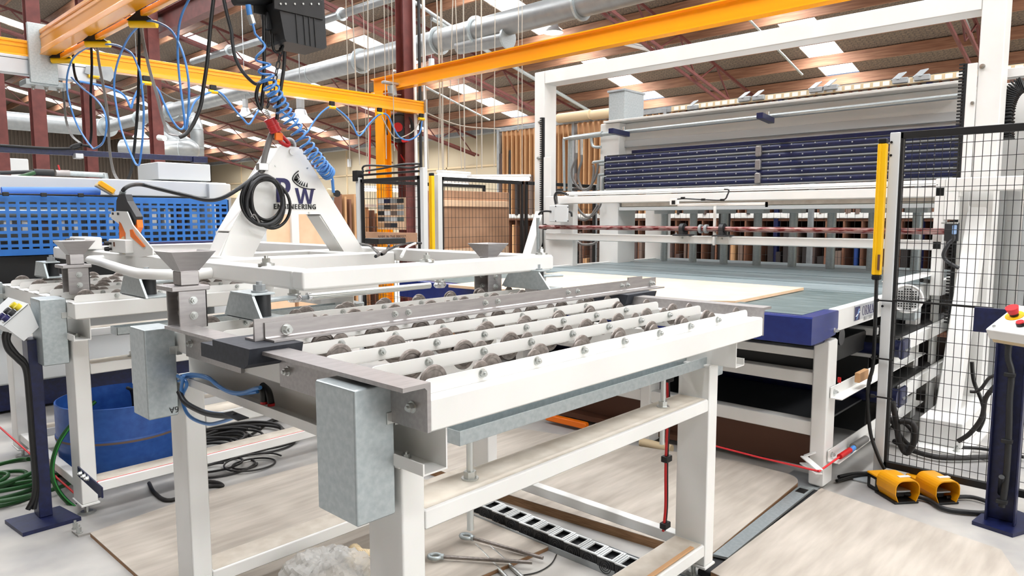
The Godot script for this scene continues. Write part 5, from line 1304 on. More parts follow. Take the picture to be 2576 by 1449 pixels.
	part("rear_belt", bx(S(), V(5.35, 1.02, zb), V(8.35, 1.038, -1.40), 0.004), "membrane_pale", bd)
	for x in [5.36, 5.9, 6.6, 7.25, 7.8]: part("belt_seam", bx(S(), V(x, 1.038, zb), V(x + 0.03, 1.040, -1.42), 0), "membrane", bd)
	var nose := [Vector2(3.80, 0.895), Vector2(3.80, 1.038), Vector2(3.81, 1.046), Vector2(4.20, 1.046), Vector2(4.21, 1.04), Vector2(4.21, 0.945), Vector2(4.17, 0.91), Vector2(3.95, 0.895)]
	part("nose_box", prism(S(), nose, Transform3D(Basis(), V(0, 0, zb)), -1.365 - zb), "blue_box", bd)
	part("nose_top", bx(S(), V(3.86, 1.046, zb), V(4.20, 1.048, -1.44), 0), "membrane", bd)
	part("dark_skirt", bx(S(), V(3.95, 0.865, zb), V(4.12, 0.895, -1.40), 0.004), "navy", bd)
	part("side_rail", bx(S(), V(4.215, 0.92, -1.425), V(8.35, 1.05, -1.37), 0.005), w, bd)
	part("side_rail", bx(S(), V(4.10, 0.90, zb - 0.05), V(8.35, 1.05, zb), 0.005), w, bd)
	for q in [[4.10, -1.37, -1.46], [4.10, -2.62, -2.54], [4.10, -3.8, -3.72], [4.10, -4.9, -4.82]]:
		part("leg", bx(S(), V(q[0], 0.02, q[2]), V(q[0] + 0.14, 0.88, q[1]), 0.01), w, bd)
	for x in [6.0, 7.9]:
		for z in [-1.46, -4.9]: part("leg", bx(S(), V(x, 0.02, z), V(x + 0.12, 0.92, z + 0.085), 0.01), w, bd)
	for q in [[V(4.12, 0.762, -1.428).y, 0.055], [V(4.12, 0.607, -1.422).y, 0.075], [V(4.12, 0.305, -1.421).y, 0.085]]:
		part("cross_rail", bx(S(), V(4.12, q[0], zb), V(4.20, q[0] + q[1], -1.44), 0.006), w, bd)
		part("cross_rail", bx(S(), V(5.2, q[0], zb), V(5.28, q[0] + q[1], -1.44), 0.006), w, bd)
	part("upper_shelf", bx(S(), V(4.22, 0.66, zb), V(8.0, 0.80, -1.50), 0.01), "conveyor_black", bd)
	part("lower_shelf", bx(S(), V(4.3, 0.30, zb), V(8.0, 0.315, -1.50), 0.003), "dark_grey", bd)
	part("back_sheet", bx(S(), V(5.28, 0.05, zb), V(5.30, 0.62, -1.50), 0.002), "charcoal", bd)
	part("roller", cyl(S(), V(4.55, 0.84, zb), V(4.55, 0.84, -1.45), 0.055, 20), "roller_dark", bd)
	part("label_plate", bx(S(), V(V(4.498, 0.995, -1.366).x, V(4.505, 0.95, -1.366).y, -1.369), V(V(4.883, 0.981, -1.366).x, V(4.491, 1.044, -1.366).y, -1.3665), 0), "aluminium", bd)
	part("emblem", bx(S(), V(V(4.502, 0.994, -1.365).x, V(4.516, 0.951, -1.365).y, -1.3664), V(V(4.597, 1.009, -1.365).x, V(4.504, 1.035, -1.365).y, -1.3655), 0.0), "ink_navy", bd)
	part("emblem_stroke", bar(S(), V(4.528, 0.957, -1.364), V(4.571, 1.022, -1.364), 0.01, 0.001, 0), "hose_pale", bd)
	part("emblem_stroke", bar(S(), V(4.518, 0.976, -1.365), V(4.581, 1.003, -1.364), 0.008, 0.001, 0), "white", bd)
	var om := part("lettering", text_mesh("ORMA", 0.078, 0.001, false, "Droid Serif"), "ink_navy", bd)
	om.position = V(4.756, 0.996, -1.366) - bd.position
	var oc := part("lettering", text_mesh("MACCHINE", 0.034, 0.001), "grey_paint", bd)
	oc.position = V(4.764, 0.947, -1.365) - bd.position
	var nb := S()
	hexnut(nb, V(4.152, 0.936, -1.365), V(0, 0, 1), 0.011, 0.018)
	part("end_bolt", nb, "zinc", bd)
	# angle rails on the right side
	kk = 0
	for q in [[V(4.138, 0.572, -1.36), V(4.986, 0.534, -1.36)], [V(4.173, 0.187, -1.36), V(5.002, 0.172, -1.36)]]:
		var y: float = (q[0].y + q[1].y) / 2.0
		var a := thing("side_angle", ["white angle rail on the press leg, upper one with the timber block", "white angle rail on the press leg, lower one near the floor"][kk], "angle rail", V(4.2, y, -1.33), "angle rails on the press leg")
		part("web", bx(S(), V(4.13, y - 0.005, -1.366), V(6.0, y + 0.055, -1.360), 0.001), w, a)
		part("flange", bx(S(), V(4.13, y - 0.01, -1.366), V(6.0, y - 0.004, -1.30), 0.001), w, a)
		var ab := S()
		hexnut(ab, V(4.18, y + 0.022, -1.36), V(0, 0, 1), 0.012, 0.016)
		part("bolt", ab, "zinc", a)
		kk += 1
	one("timber_block", bx(S(), V(4.433, 0.59, -1.33), V(4.602, 0.65, -1.3), 0.003), "slat_tan", "short pale timber block resting on the upper angle rail", "timber block")
	one("red_clip", bx(S(), V(4.168, 0.635, -1.34), V(4.162, 0.667, -1.32), 0.004), "red", "small red clip on the upper angle rail", "clip")
	var lc := thing("limit_bracket", "white folded bracket guiding the red cord at the press leg", "bracket", V(4.05, 0.164, -1.439))
	part("upper_tongue", bar(S(), V(4.08, 0.187, -1.481), V(3.91, 0.189, -1.33), 0.04, 0.008), w, lc)
	part("lower_tongue", bar(S(), V(4.08, 0.146, -1.484), V(3.9, 0.169, -1.33), 0.04, 0.008), w, lc)
	part("bend", bar(S(), V(4.08, 0.187, -1.481), V(4.1, 0.222, -1.421), 0.04, 0.008), w, lc)
	one("red_cord", tube(S(), [V(4.04, 0.138, -2.026), V(4.04, 0.132, -1.754), V(3.857, 0.199, -1.32), V(3.899, 0.183, -1.33), V(4.155, 0.213, -1.3)], 0.006, 7), "soft_red", "red emergency pull cord along the foot of the press", "cord")
	var sw := thing("cord_switch", "small red and blue fitting at the end of the pull cord", "fitting", V(4.258, 0.204, -1.3))
	part("red_end", cyl(S(), V(4.135, 0.214, -1.3), V(4.313, 0.209, -1.3), 0.016, 10), "red", sw)
	part("blue_end", cyl(S(), V(4.314, 0.202, -1.3), V(4.384, 0.206, -1.3), 0.015, 10), "hose_blue", sw)
	part("grey_end", cyl(S(), V(4.436, 0.194, -1.32), V(4.68, 0.186, -1.32), 0.022, 12), "cable_grey", sw)
	one("brown_sheet", bx(S(), V(4.30, 0.05, -4.2), V(4.32, 0.26, -1.50), 0.004), "brown_sheet", "brown hardboard sheet standing along the foot of the press", "board")
	var cs := S()
	var arcp := []
	for k in 7: arcp.append(V(4.30 + 0.06 * sin(k * PI / 12.0) - 0.06, 0.26 - 0.04 * k, -1.49 + 0.012 * k))
	strap(cs, arcp, V(1, 0, 0), 0.05, 0.006)
	one("curved_offcut", cs, "ply_edge", "bent end of the brown sheet behind the press leg", "board")
	# board on the bed
	one("particle_board", prism(S(), xz([V(3.626, 1.052, -4.064), V(5.273, 1.052, -4.248), V(5.257, 1.052, -1.958), V(4.13, 1.052, -1.955), V(3.748, 1.052, -2.434)]), Transform3D(Basis(V(1, 0, 0), V(0, 0, 1), V(0, 1, 0)), V(0, 1.040, 0)), 0.02), "mdf_board", "pale pink board lying on the grey press bed", "board")
	# drive at the right end, behind the wire panel
	var mo := thing("gear_motor", "white gear motor with a slotted fan cover behind the wire panel", "motor", V(6.096, 0.949, -1.45))
	var mc: Vector3 = V(4.97, 1.059, -1.2)
	var ax := V(-0.95, 0.06, 0.32).normalized()
	part("fan_cover", cyl(S(), mc - ax * 0.12, mc, 0.095, 28, 0.088), "white", mo)
	part("cover_rim", tube(S(), circle(mc, ax, 0.086, 28), 0.008, 6, true), "white", mo)
	part("grille", cyl(S(), mc, mc + ax * 0.003, 0.078, 28), "pale_grey", mo)
	var gs := S()
	var Bm := frame_of(ax)
	for i in range(-4, 5):
		for j in range(-4, 5):
			if i * i + j * j <= 18: obx(gs, Transform3D(Bm, mc + ax * 0.004 + Bm.x * i * 0.0155 + Bm.y * j * 0.0155), V(0.009, 0.009, 0.004))
	part("slots", gs, "black", mo)
	part("terminal_box", bx(S(), V(5.322, 1.134, -1.32), V(6.44, 1.128, -1.45), 0.01), "white", mo)
	part("body", cyl(S(), mc - ax * 0.12, mc - ax * 0.32, 0.075, 20), "aluminium", mo)
	part("gear_case", bx(S(), mc - ax * 0.34 + V(-0.02, -0.16, -0.10), mc - ax * 0.28 + V(0.16, 0.06, 0.08), 0.02), "galv", mo)
	part("gland", cyl(S(), V(5.962, 1.104, -1.35), V(6.206, 1.078, -1.35), 0.016, 10), "black", mo)
	kk = 0
	for q in [[V(5.176, 0.678, -1.28), 0], [V(5.173, 0.343, -1.28), 1]]:
		var c: Vector3 = q[0]
		var cv := thing("belt_conveyor", ["upper black belt with a navy end cap behind the wire panel", "lower black belt with a navy end cap behind the wire panel"][kk], "belt", c, "lower belts of the press")
		part("belt", bx(S(), V(c.x, c.y - 0.05, -4.8), V(c.x + 2.6, c.y + 0.08, -1.32), 0.03), "conveyor_black", cv)
		part("frame", bx(S(), V(c.x + 0.15, c.y - 0.02, -1.32), V(c.x + 2.6, c.y + 0.07, -1.28), 0.004), w, cv)
		part("end_cap", bx(S(), V(c.x + 0.05, c.y - 0.065, -1.30), V(c.x + 0.22, c.y + 0.07, -1.265), 0.02), "navy", cv)
		part("nose_roll", cyl(S(), V(c.x + 0.05, c.y + 0.01, -4.8), V(c.x + 0.05, c.y + 0.01, -1.28), 0.06, 16), "navy", cv)
		var cb := S()
		for dx in [0.09, 0.12, 0.18]: cyl(cb, V(c.x + dx, c.y + 0.0, -1.265), V(c.x + dx, c.y + 0.0, -1.255), 0.009, 10)
		part("bolt", cb, "zinc", cv)
		kk += 1
	one("tall_side_plate", bx(S(), V(6.482, -0.033, -1.36), V(6.329, 1.128, -1.33) , 0.004), w, "tall narrow white side plate behind the wire panel", "plate")
	var ls := thing("limit_switch", "grey limit switch with a pale blue body on the right press post", "switch", V(6, 1.449, -1.181))
	part("mount", bx(S(), V(6.05, 1.4, -1.238), V(6.08, 1.536, -1.146), 0.003), "dark_grey", ls)
	part("body", bx(S(), V(5.98, 1.45, -1.175), V(6.04, 1.519, -1.155), 0.005), "hose_pale", ls)
	part("lever", bar(S(), V(5.98, 1.534, -1.245), V(5.98, 1.534, -1.139), 0.02, 0.012), "zinc", ls)
	one("switch_cable", tube(S(), spl([V(6, 1.444, -1.168), V(6, 1.415, -1.167), V(6, 1.376, -1.198), V(6, 1.302, -1.225), V(6, 1.258, -1.204), V(6, 1.23, -1.165), V(6, 1.203, -1.12)]), 0.013, 8), "dark_grey", "dark cable curling down from the limit switch", "cable")
	# energy chain at the top right
	var ec := thing("energy_chain", "black energy chain bending over behind the right portal post", "cable chain", V(6.8, 2.343, -0.989))
	var pa := spl([V(6.7, 2.587, -0.899), V(6.7, 2.564, -0.947), V(6.7, 2.499, -0.984), V(6.7, 2.41, -0.999), V(6.7, 2.273, -0.996), V(6.7, 2.181, -0.991)], 5)
	for k in pa.size() - 1:
		part("link", bar(S(), pa[k], pa[k].lerp(pa[k + 1], 0.92), 0.16, 0.10, 0.012, V(0, 0, 1)), "charcoal" if k % 2 else "soft_black", ec)
	one("rail_arm", bx(S(), V(6.75, 2.657, -1.062) + V(0, 0, 0), V(6.85, 2.73, -0.767), 0.006), w, "white horizontal arm leaving the right portal post at the frame edge", "arm")
func xz(pts: Array) -> Array:
	var out := []
	for p in pts: out.append(Vector2(p.x, p.z))
	return out
func circle(c: Vector3, ax: Vector3, r: float, n: int) -> Array:
	var B := frame_of(ax)
	var out := []
	for k in n: out.append(c + B.x * cos(TAU * k / n) * r + B.y * sin(TAU * k / n) * r)
	return out
# ---- board racks along the far side -------------------------------------
func build_racks() -> void:
	var X := 10.2
	var z0 := -9.9
	var z1 := 0.6
	var top: float = V(10.2, 3.287, -5.821).y
	var t := thing("board_rack", "long two-tier rack with narrow upright slats standing behind the press", "rack", V(X + 0.6, 0, -4.5))
	var st := S()
	part("deck", bx(S(), V(X, 0.04, z0), V(X + 1.2, 0.12, z1), 0.004), "slat_brown", t)
	part("deck", bx(S(), V(X, 1.52, z0), V(X + 1.2, 1.62, z1), 0.004), "slat_brown", t)
	part("back_sheet", bx(S(), V(X + 1.18, 0.1, z0), V(X + 1.2, top - 0.1, z1), 0.002), "slat_brown", t)
	part("number_rail", bx(S(), V(X - 0.03, 1.56, z0), V(X - 0.01, 1.64, z1), 0.002), "white", t)
	part("number_rail", bx(S(), V(X - 0.03, top - 0.02, -6.0), V(X - 0.01, top + 0.06, z1), 0.002), "board_cream", t)
	part("top_beam", bx(S(), V(X - 0.01, top - 0.02, z0), V(X + 0.08, top + 0.05, z1), 0.004), "galv_dull", t)
	var z := z0
	var k := 0
	while z < z1:
		var heavy := k % 16 == 0
		if heavy:
			part("upright", bx(S(), V(X - 0.02, 0, z - 0.03), V(X + 0.08, top + 0.05, z + 0.03), 0.004), "galv_dull" if z < -5.0 else "navy", t)
		var m := "slat_tan" if z < -5.8 else "slat_brown"
		part("slat", bx(S(), V(X, 1.62, z - 0.012), V(X + 1.1, top - 0.02, z + 0.012), 0.0), m, t)
		if k % 2 == 0: part("slat", bx(S(), V(X, 0.12, z - 0.012), V(X + 1.1, 1.52, z + 0.012), 0.0), "slat_brown", t)
		z += 0.118; k += 1
	# number cards on the rails
	var cs := S()
	bx(cs, V(-0.002, -0.028, -0.04), V(0.002, 0.028, 0.04), 0)
	var cm := cs.commit()
	var pl := []
	for i in 86:
		pl.append(V(X - 0.034, 1.60, z0 + 0.1 + 0.118 * i) - t.position)
		if z0 + 0.1 + 0.118 * i > -6.0: pl.append(V(X - 0.034, top + 0.02, z0 + 0.1 + 0.118 * i) - t.position)
	many("number_card", cm, "label_white", t, pl)
	# boards in the slots, each one of its own
	var bs := S()
	bx(bs, V(0, 0, -0.5), V(1, 1, 0.5), 0)
	var bm := bs.commit()
	var cols := ["board_brown", "board_taupe", "board_dark", "board_brown", "board_taupe", "slat_tan", "board_dark", "board_dark"]
	var kinds := {"board_brown": "brown", "board_taupe": "taupe", "board_dark": "dark brown", "slat_tan": "tan", "board_blue": "blue"}
	for tier in 2:
		z = z0 + 0.059
		var i := 0
		while z < z1 - 0.1:
			if rng.randf() < (0.62 if tier == 1 else 0.9):
				var m: String = cols[rng.randi() % cols.size()]
				if tier == 0 and z > -4.5 and rng.randf() < 0.5: m = "board_dark"
				if tier == 0 and absf(z + 3.15) < 0.07: m = "board_blue"
				var h := rng.randf_range(0.55, 1.38) if tier == 1 else rng.randf_range(0.6, 1.36)
				var o := MeshInstance3D.new()
				o.mesh = bm; o.material_override = M[m]
				o.name = numbered("stored_board")
				o.transform = Transform3D(Basis(V(0, 0, 1), rng.randf_range(-0.02, 0.02)) * Basis.from_scale(V(0.9, h, rng.randf_range(0.03, 0.085))), V(X - rng.randf_range(-0.02, 0.06), 1.62 if tier == 1 else 0.12, z))
				add_child(o, true)
				tag(o, "%s board stored upright in the %s tier of the rack behind the press" % [kinds[m], "upper" if tier == 1 else "lower"], "board", "%s boards in the %s tier" % [kinds[m], "upper" if tier == 1 else "lower"])
			z += 0.118; i += 1
	k = 0
	for q in [V(10.1, 3.317, -8.278), V(10.1, 3.301, -7.517)]:
		one("rolled_paper", cyl(S(), q + V(0, 0.05, 0.0), q + V(0, 0.05, 0.72), 0.085, 14), "board_cream", ["cream roll lying on top of the rack, left of the pair", "cream roll lying on top of the rack, right of the pair"][k], "roll", "cream rolls on the rack")
		k += 1
	k = 0
	for q in [V(10.15, 3.302, -5.605), V(10.15, 3.334, -4.759), V(10.15, 3.332, -4.546), V(10.15, 3.345, -3.723), V(10.15, 3.353, -3.527), V(10.15, 3.331, -2.668), V(10.15, 3.337, -2.419)]:
		var s := S()
		bx(s, V(q.x - 0.03, q.y - 0.05, q.z - 0.09), V(q.x + 0.25, q.y + 0.02, q.z + 0.09), 0.01); bar(s, V(q.x - 0.02, q.y + 0.0, q.z - 0.06), V(q.x + 0.1, q.y + 0.10, q.z - 0.0), 0.12, 0.015, 0.004)
		one("rack_hood", s, "galv_dull", ["grey tilted metal cap on the rack top, first from the left", "grey tilted metal cap on the rack top, second from the left", "grey tilted metal cap on the rack top, third from the left", "grey tilted metal cap on the rack top, middle one above the manifold", "grey tilted metal cap on the rack top, third from the right", "grey tilted metal cap on the rack top, second from the right", "grey tilted metal cap on the rack top, nearest the portal post"][k], "cap", "grey caps on the rack")
		k += 1
# ---- safety fences ------------------------------------------------------
func mesh_panel(o: Node3D, a: Vector3, b: Vector3, y0: float, y1: float, dv: float, dh: float, frame := true) -> void:
	var d := (b - a)
	d.y = 0
	var L := d.length()
	d = d.normalized()
	if frame:
		for q in [[a, 0.03], [b, -0.03]]:
			var p: Vector3 = q[0] + d * q[1] * 0.5
			part("frame_upright", bar(S(), V(p.x, y0, p.z), V(p.x, y1, p.z), 0.03, 0.035, 0.003, d), "soft_black", o)
		part("top_bar", bar(S(), V(a.x, y1 - 0.018, a.z), V(b.x, y1 - 0.018, b.z), 0.03, 0.04, 0.003), "soft_black", o)
		part("bottom_bar", bar(S(), V(a.x, y0 + 0.018, a.z), V(b.x, y0 + 0.018, b.z), 0.03, 0.04, 0.003), "soft_black", o)
	var w := S()
	var n := int(L / dv)
	for k in range(1, n):
		var p := a + d * L * k / n
		cyl(w, V(p.x, y0 + 0.02, p.z), V(p.x, y1 - 0.02, p.z), 0.0019, 5, -1.0, false)
	var m := int((y1 - y0) / dh)
	for k in range(1, m):
		var y := y0 + (y1 - y0) * k / m
		cyl(w, V(a.x, y, a.z), V(b.x, y, b.z), 0.0019, 5, -1.0, false)
	stuff(part("wire_mesh", w, "soft_black", o))
func light_curtain(called_label: String, p: Vector3, y0: float, y1: float) -> void:
	var t := thing("light_curtain", called_label, "light curtain", V(p.x, y0, p.z), "yellow light curtains")
	part("profile", bx(bx(S(), V(p.x - 0.02, y0 + 0.03, p.z - 0.024), V(p.x + 0.02, y1 - 0.03, p.z + 0.024), 0.004), V(p.x - 0.026, y0 + 0.03, p.z - 0.012), V(p.x - 0.018, y1 - 0.03, p.z - 0.004), 0.002), "safety_yellow", t)
	part("end_cap", bx(S(), V(p.x - 0.02, y0, p.z - 0.024), V(p.x + 0.02, y0 + 0.03, p.z + 0.024), 0.006), "black", t)
	part("end_cap", bx(S(), V(p.x - 0.02, y1 - 0.03, p.z - 0.024), V(p.x + 0.02, y1, p.z + 0.024), 0.006), "black", t)
	part("label", bx(S(), V(p.x - 0.0275, y0 + 0.06, p.z + 0.008), V(p.x - 0.0205, y0 + 0.15, p.z + 0.02), 0), "brown_sheet", t)
func build_fences() -> void:
	# right panel
	var xp := 4.51
	var f := thing("fence_panel", "black wire mesh safety panel on a pale post at the right edge", "fence", V(xp, 0, -0.6))
	mesh_panel(f, V(xp, 0, V(4.51, 1.684, -1.18).z), V(xp, 0, 0.55), 0.09, 2.06, 0.0375, 0.0785)
	part("post", bx(S(), V(xp - 0.03, 0, V(4.51, 0.984, -1.216).z), V(xp + 0.03, 2.06, V(4.51, 0.988, -1.169).z + 0.006), 0.004), "pale_grey", f)
	part("cable_rail", bar(S(), V(4.47, 1.099, -1.153), V(4.47, 1.093, -0.663), 0.012, 0.012), "black", f)
	part("foot_plate", bx(S(), V(xp - 0.12, 0, -1.30), V(xp + 0.05, 0.012, -1.18), 0.003), "galv_dull", f)
	var hl := S()
	for p in [V(4.479, 2.005, -1.206), V(4.479, 1.931, -1.206), V(4.479, 1.058, -1.209), V(4.479, 0.25, -1.219)]: cyl(hl, p, p + V(-0.003, 0, 0), 0.007, 10)
	part("hole", hl, "black", f)
	light_curtain("yellow light curtain strip beside the pale post of the right fence", V(4.47, 1.638, -1.247), V(4.47, 1.211, -1.248).y, V(4.47, 2.029, -1.244).y)
	var kk := 0
	for q in [[V(4.46, 1.212, -1.243), V(4.46, 1.081, -1.241), V(4.46, 0.916, -1.238), V(4.46, 0.701, -1.239), V(4.46, 0.602, -1.256), V(4.46, 0.481, -1.257), V(4.46, 0.291, -1.233), V(4.46, 0.156, -1.183), V(4.46, 0.091, -1.147)], [V(4.45, 0.917, -1.235), V(4.45, 0.751, -1.232), V(4.45, 0.606, -1.245)]]:
		one("post_cable", tube(S(), spl(q), [0.011, 0.006][kk], 8), "cable_black", ["thick black cable running down the pale fence post to the floor", "thin black cable beside the light curtain on the fence post"][kk], "cable")
		kk += 1
	var tie := S()
	for p in [V(4.46, 1.093, -1.238), V(4.46, 0.749, -1.239), V(4.46, 0.519, -1.233)]:
		bar(tie, p, p + V(0.0, 0, 0.11), 0.01, 0.008, 0); bx(tie, p - V(0.01, 0.01, 0.012), p + V(0.01, 0.01, 0.012), 0.003)
	one("cable_tie", tie, "black", "black cable ties round the pale fence post", "cable tie")
	# floor cables behind the panel
	kk = 0
	for q in [[V(4.313, 0.03, -1.355), V(4.433, 0.03, -1.303), V(4.513, 0.03, -1.236), V(4.584, 0.03, -1.189), V(4.596, 0.03, -1.126)], [V(4.265, 0.02, -1.35), V(4.389, 0.02, -1.311), V(4.504, 0.02, -1.256)], [V(4.7, 0.447, -1.185), V(4.7, 0.327, -1.157), V(4.7, 0.206, -1.135), V(4.7, 0.141, -1.092), V(4.7, 0.224, -1.053), V(4.7, 0.299, -1.053), V(4.7, 0.338, -1.08), V(4.7, 0.332, -1.135)], [V(4.75, 0.332, -1.204), V(4.75, 0.241, -1.154), V(4.75, 0.18, -1.085), V(4.75, 0.259, -1.071), V(4.75, 0.316, -1.136), V(4.75, 0.272, -1.189)], [V(5.281, 0.03, -1.305), V(5.142, 0.03, -1.149), V(5.116, 0.03, -1.005), V(5.203, 0.03, -0.888), V(5.326, 0.03, -0.779), V(5.447, 0.03, -0.626)], [V(5.451, 0.03, -0.935), V(5.512, 0.03, -0.809), V(5.493, 0.03, -0.598)], [V(5.2, 0.664, -0.868), V(5.2, 0.539, -0.85), V(5.2, 0.419, -0.801), V(5.2, 0.319, -0.785), V(5.2, 0.223, -0.811)], [V(5.1, 0.63, -0.694), V(5.1, 0.597, -0.753), V(5.1, 0.528, -0.79), V(5.1, 0.498, -0.82), V(5.1, 0.493, -0.851)], [V(5, 0.586, -0.697), V(5, 0.491, -0.751), V(5, 0.366, -0.765), V(5, 0.255, -0.82), V(5, 0.191, -0.88)]]:
		one("machine_cable", tube(S(), spl(q), [0.012, 0.010, 0.018, 0.014, 0.018, 0.012, 0.012, 0.010, 0.014][kk], 8), "cable_black" if kk in [0, 1, 5, 6] else "dusty_cable", ["black cable from the press to the left foot pedal, upper", "black cable from the press to the left foot pedal, lower", "dark cable loop beside the press leg behind the wire panel, outer", "dark cable loop beside the press leg behind the wire panel, inner", "dusty corrugated conduit lying along the foot of the press", "black floor cable running right behind the blue pedestal", "black cable hanging behind the right brace of the portal", "dark cable bending behind the blue pedestal, upper", "dark cable bending behind the blue pedestal, lower"][kk], "cable")
		kk += 1
	# cage beyond the lifter
	var c := thing("fence_cage", "black framed wire cage with colour samples in the middle distance", "fence", V(4.7, 0, -6.1))
	mesh_panel(c, V(4.63, 0, -6.62), V(4.63, 0, -5.60), 0.1, 2.0, 0.05, 0.10)
	mesh_panel(c, V(4.63, 0, -6.66), V(6.6, 0, -6.66), 0.1, 2.0, 0.05, 0.10)
	part("post", bx(S(), V(4.60, 0, -6.69), V(4.65, 2.02, -6.63), 0.004), "pale_grey", c)
	part("post", bx(S(), V(4.61, 0, -5.585), V(4.67, 2.08, -5.53), 0.004), "pale_grey", c)
	part("cable_tray", bar(S(), V(4.66, 2.05, -6.62), V(4.66, 2.05, -5.62), 0.06, 0.02, 0.004), "charcoal", c)
	part("corner_box", bx(S(), V(4.58, 1.98, -6.72), V(4.68, 2.10, -6.64), 0.004), "black", c)
	light_curtain("yellow light curtain strip on the corner post of the wire cage", V(4.72, 0, -5.53), 1.0, 2.03)
	kk = 0
	for q in [[V(4.6, 2.08, -6.529), V(4.6, 2.124, -6.549), V(4.6, 2.145, -6.452), V(4.6, 2.117, -6.064), V(4.6, 2.085, -5.733), V(4.6, 2.093, -5.574)], [V(4.6, 2.087, -6.491), V(4.6, 2.099, -6.203), V(4.6, 2.124, -5.862), V(4.6, 2.116, -5.561)]]:
		one("tray_cable", tube(S(), spl(q), 0.011, 7), "cable_black", ["black cable curling along the cage top, with the hook end", "black cable crossing along the cage top"][kk], "cable")
		kk += 1
	var g := thing("fence_screen", "wide black wire mesh screen in front of the tan packed boards", "fence", V(5.9, 0, -5.6))
	mesh_panel(g, V(4.90, 0, -5.60), V(6.18, 0, -5.60), 0.1, 2.0, 0.05, 0.10)
	mesh_panel(g, V(6.22, 0, -5.60), V(7.6, 0, -5.60), 0.1, 2.0, 0.05, 0.10)
	part("post", bx(S(), V(4.84, 0, -5.63), V(4.90, 2.02, -5.57), 0.004), "pale_grey", g)
	var bf := thing("rear_fence", "black wire mesh fence running behind the press bed", "fence", V(9.3, 0, -4.0))
	mesh_panel(bf, V(9.2, 0, -7.9), V(9.2, 0, -4.6), 0.1, 2.05, 0.09, 0.12)
	mesh_panel(bf, V(9.2, 0, -4.5), V(9.2, 0, -1.0), 0.1, 2.05, 0.09, 0.12)
	for z in [-7.9, -6.8, -5.65, -4.55, -3.4, -2.2]:
		part("post", bx(S(), V(9.16, 0, z), V(9.22, 2.1, z + 0.06), 0.004), "galv_dull", bf)
	# packed boards behind the screen
	var pk := thing("board_pack", "stack of tan boards standing strapped behind the wire screen", "board pack", V(5.6, 0, -6.25))
	part("pack", bx(S(), V(V(5.367, 1.792, -6.15).x, 0.05, -6.5), V(V(6.53, 1.813, -6.15).x, V(5.368, 1.891, -6.15).y, -6.15), 0.004), "pack_board", pk)
	part("batten", bx(S(), V(V(5.353, 1.791, -6.12).x, V(5.351, 1.706, -6.12).y, -6.15), V(V(6.491, 1.812, -6.12).x, V(5.353, 1.778, -6.12).y, -6.12), 0.003), "mdf_board", pk)
	part("batten", bx(S(), V(V(5.343, 1.156, -6.12).x, V(5.342, 1.11, -6.12).y, -6.15), V(V(6.489, 1.111, -6.12).x, V(5.344, 1.211, -6.12).y, -6.12), 0.003), "mdf_board", pk)
	# colour sample board and sign
	var sbd := thing("sample_board", "tan board with rows of paint colour squares hanging on the cage", "sample board", V(4.75, 1.632, -6.255))
	var a: Vector3 = V(4.75, 1.447, -6.501); var b: Vector3 = V(4.75, 1.795, -6.008)
	part("panel", bx(S(), V(4.75, a.y, a.z), V(4.765, b.y, b.z), 0.002), "mdf_board", sbd)
	var sw := [["white", "navy", "grey_paint", "dark_grey"], ["grey_paint", "charcoal", "board_taupe", "galv_dull"], ["charcoal", "white", "board_taupe", "grey_paint"], ["dark_grey", "grey_paint", "pale_grey", "membrane"], ["slat_tan", "board_brown", "block_blue", "mdf_board"]]
	for r in 5:
		for k in 4:
			var zz := a.z + 0.015 + (b.z - a.z - 0.03) * k / 4.0
			var yy := b.y - 0.012 - (b.y - a.y - 0.02) * (r + 1) / 5.0
			part("swatch", bx(S(), V(4.747, yy + 0.018, zz), V(4.7495, yy + (b.y - a.y) / 5.0 - 0.006, zz + (b.z - a.z) / 4.0 - 0.010), 0), sw[r][k], sbd)
	var sg := thing("press_sign", "cardboard strip hand-lettered JOBS IN THE PRESS low on the cage", "sign", V(4.6, 1.306, -6.054))
	part("card", bx(S(), V(4.6, 1.295, -6.521), V(4.61, 1.422, -5.633), 0.002), "pack_board", sg)
	var tm := part("lettering", text_mesh("\"JOBS IN THE PRESS\"", 0.052, 0.001), "board_brown", sg)
	tm.position = V(4.597, 1.37, -6.048) - sg.position
	tm.rotation = V(0, -PI / 2, 0.03)
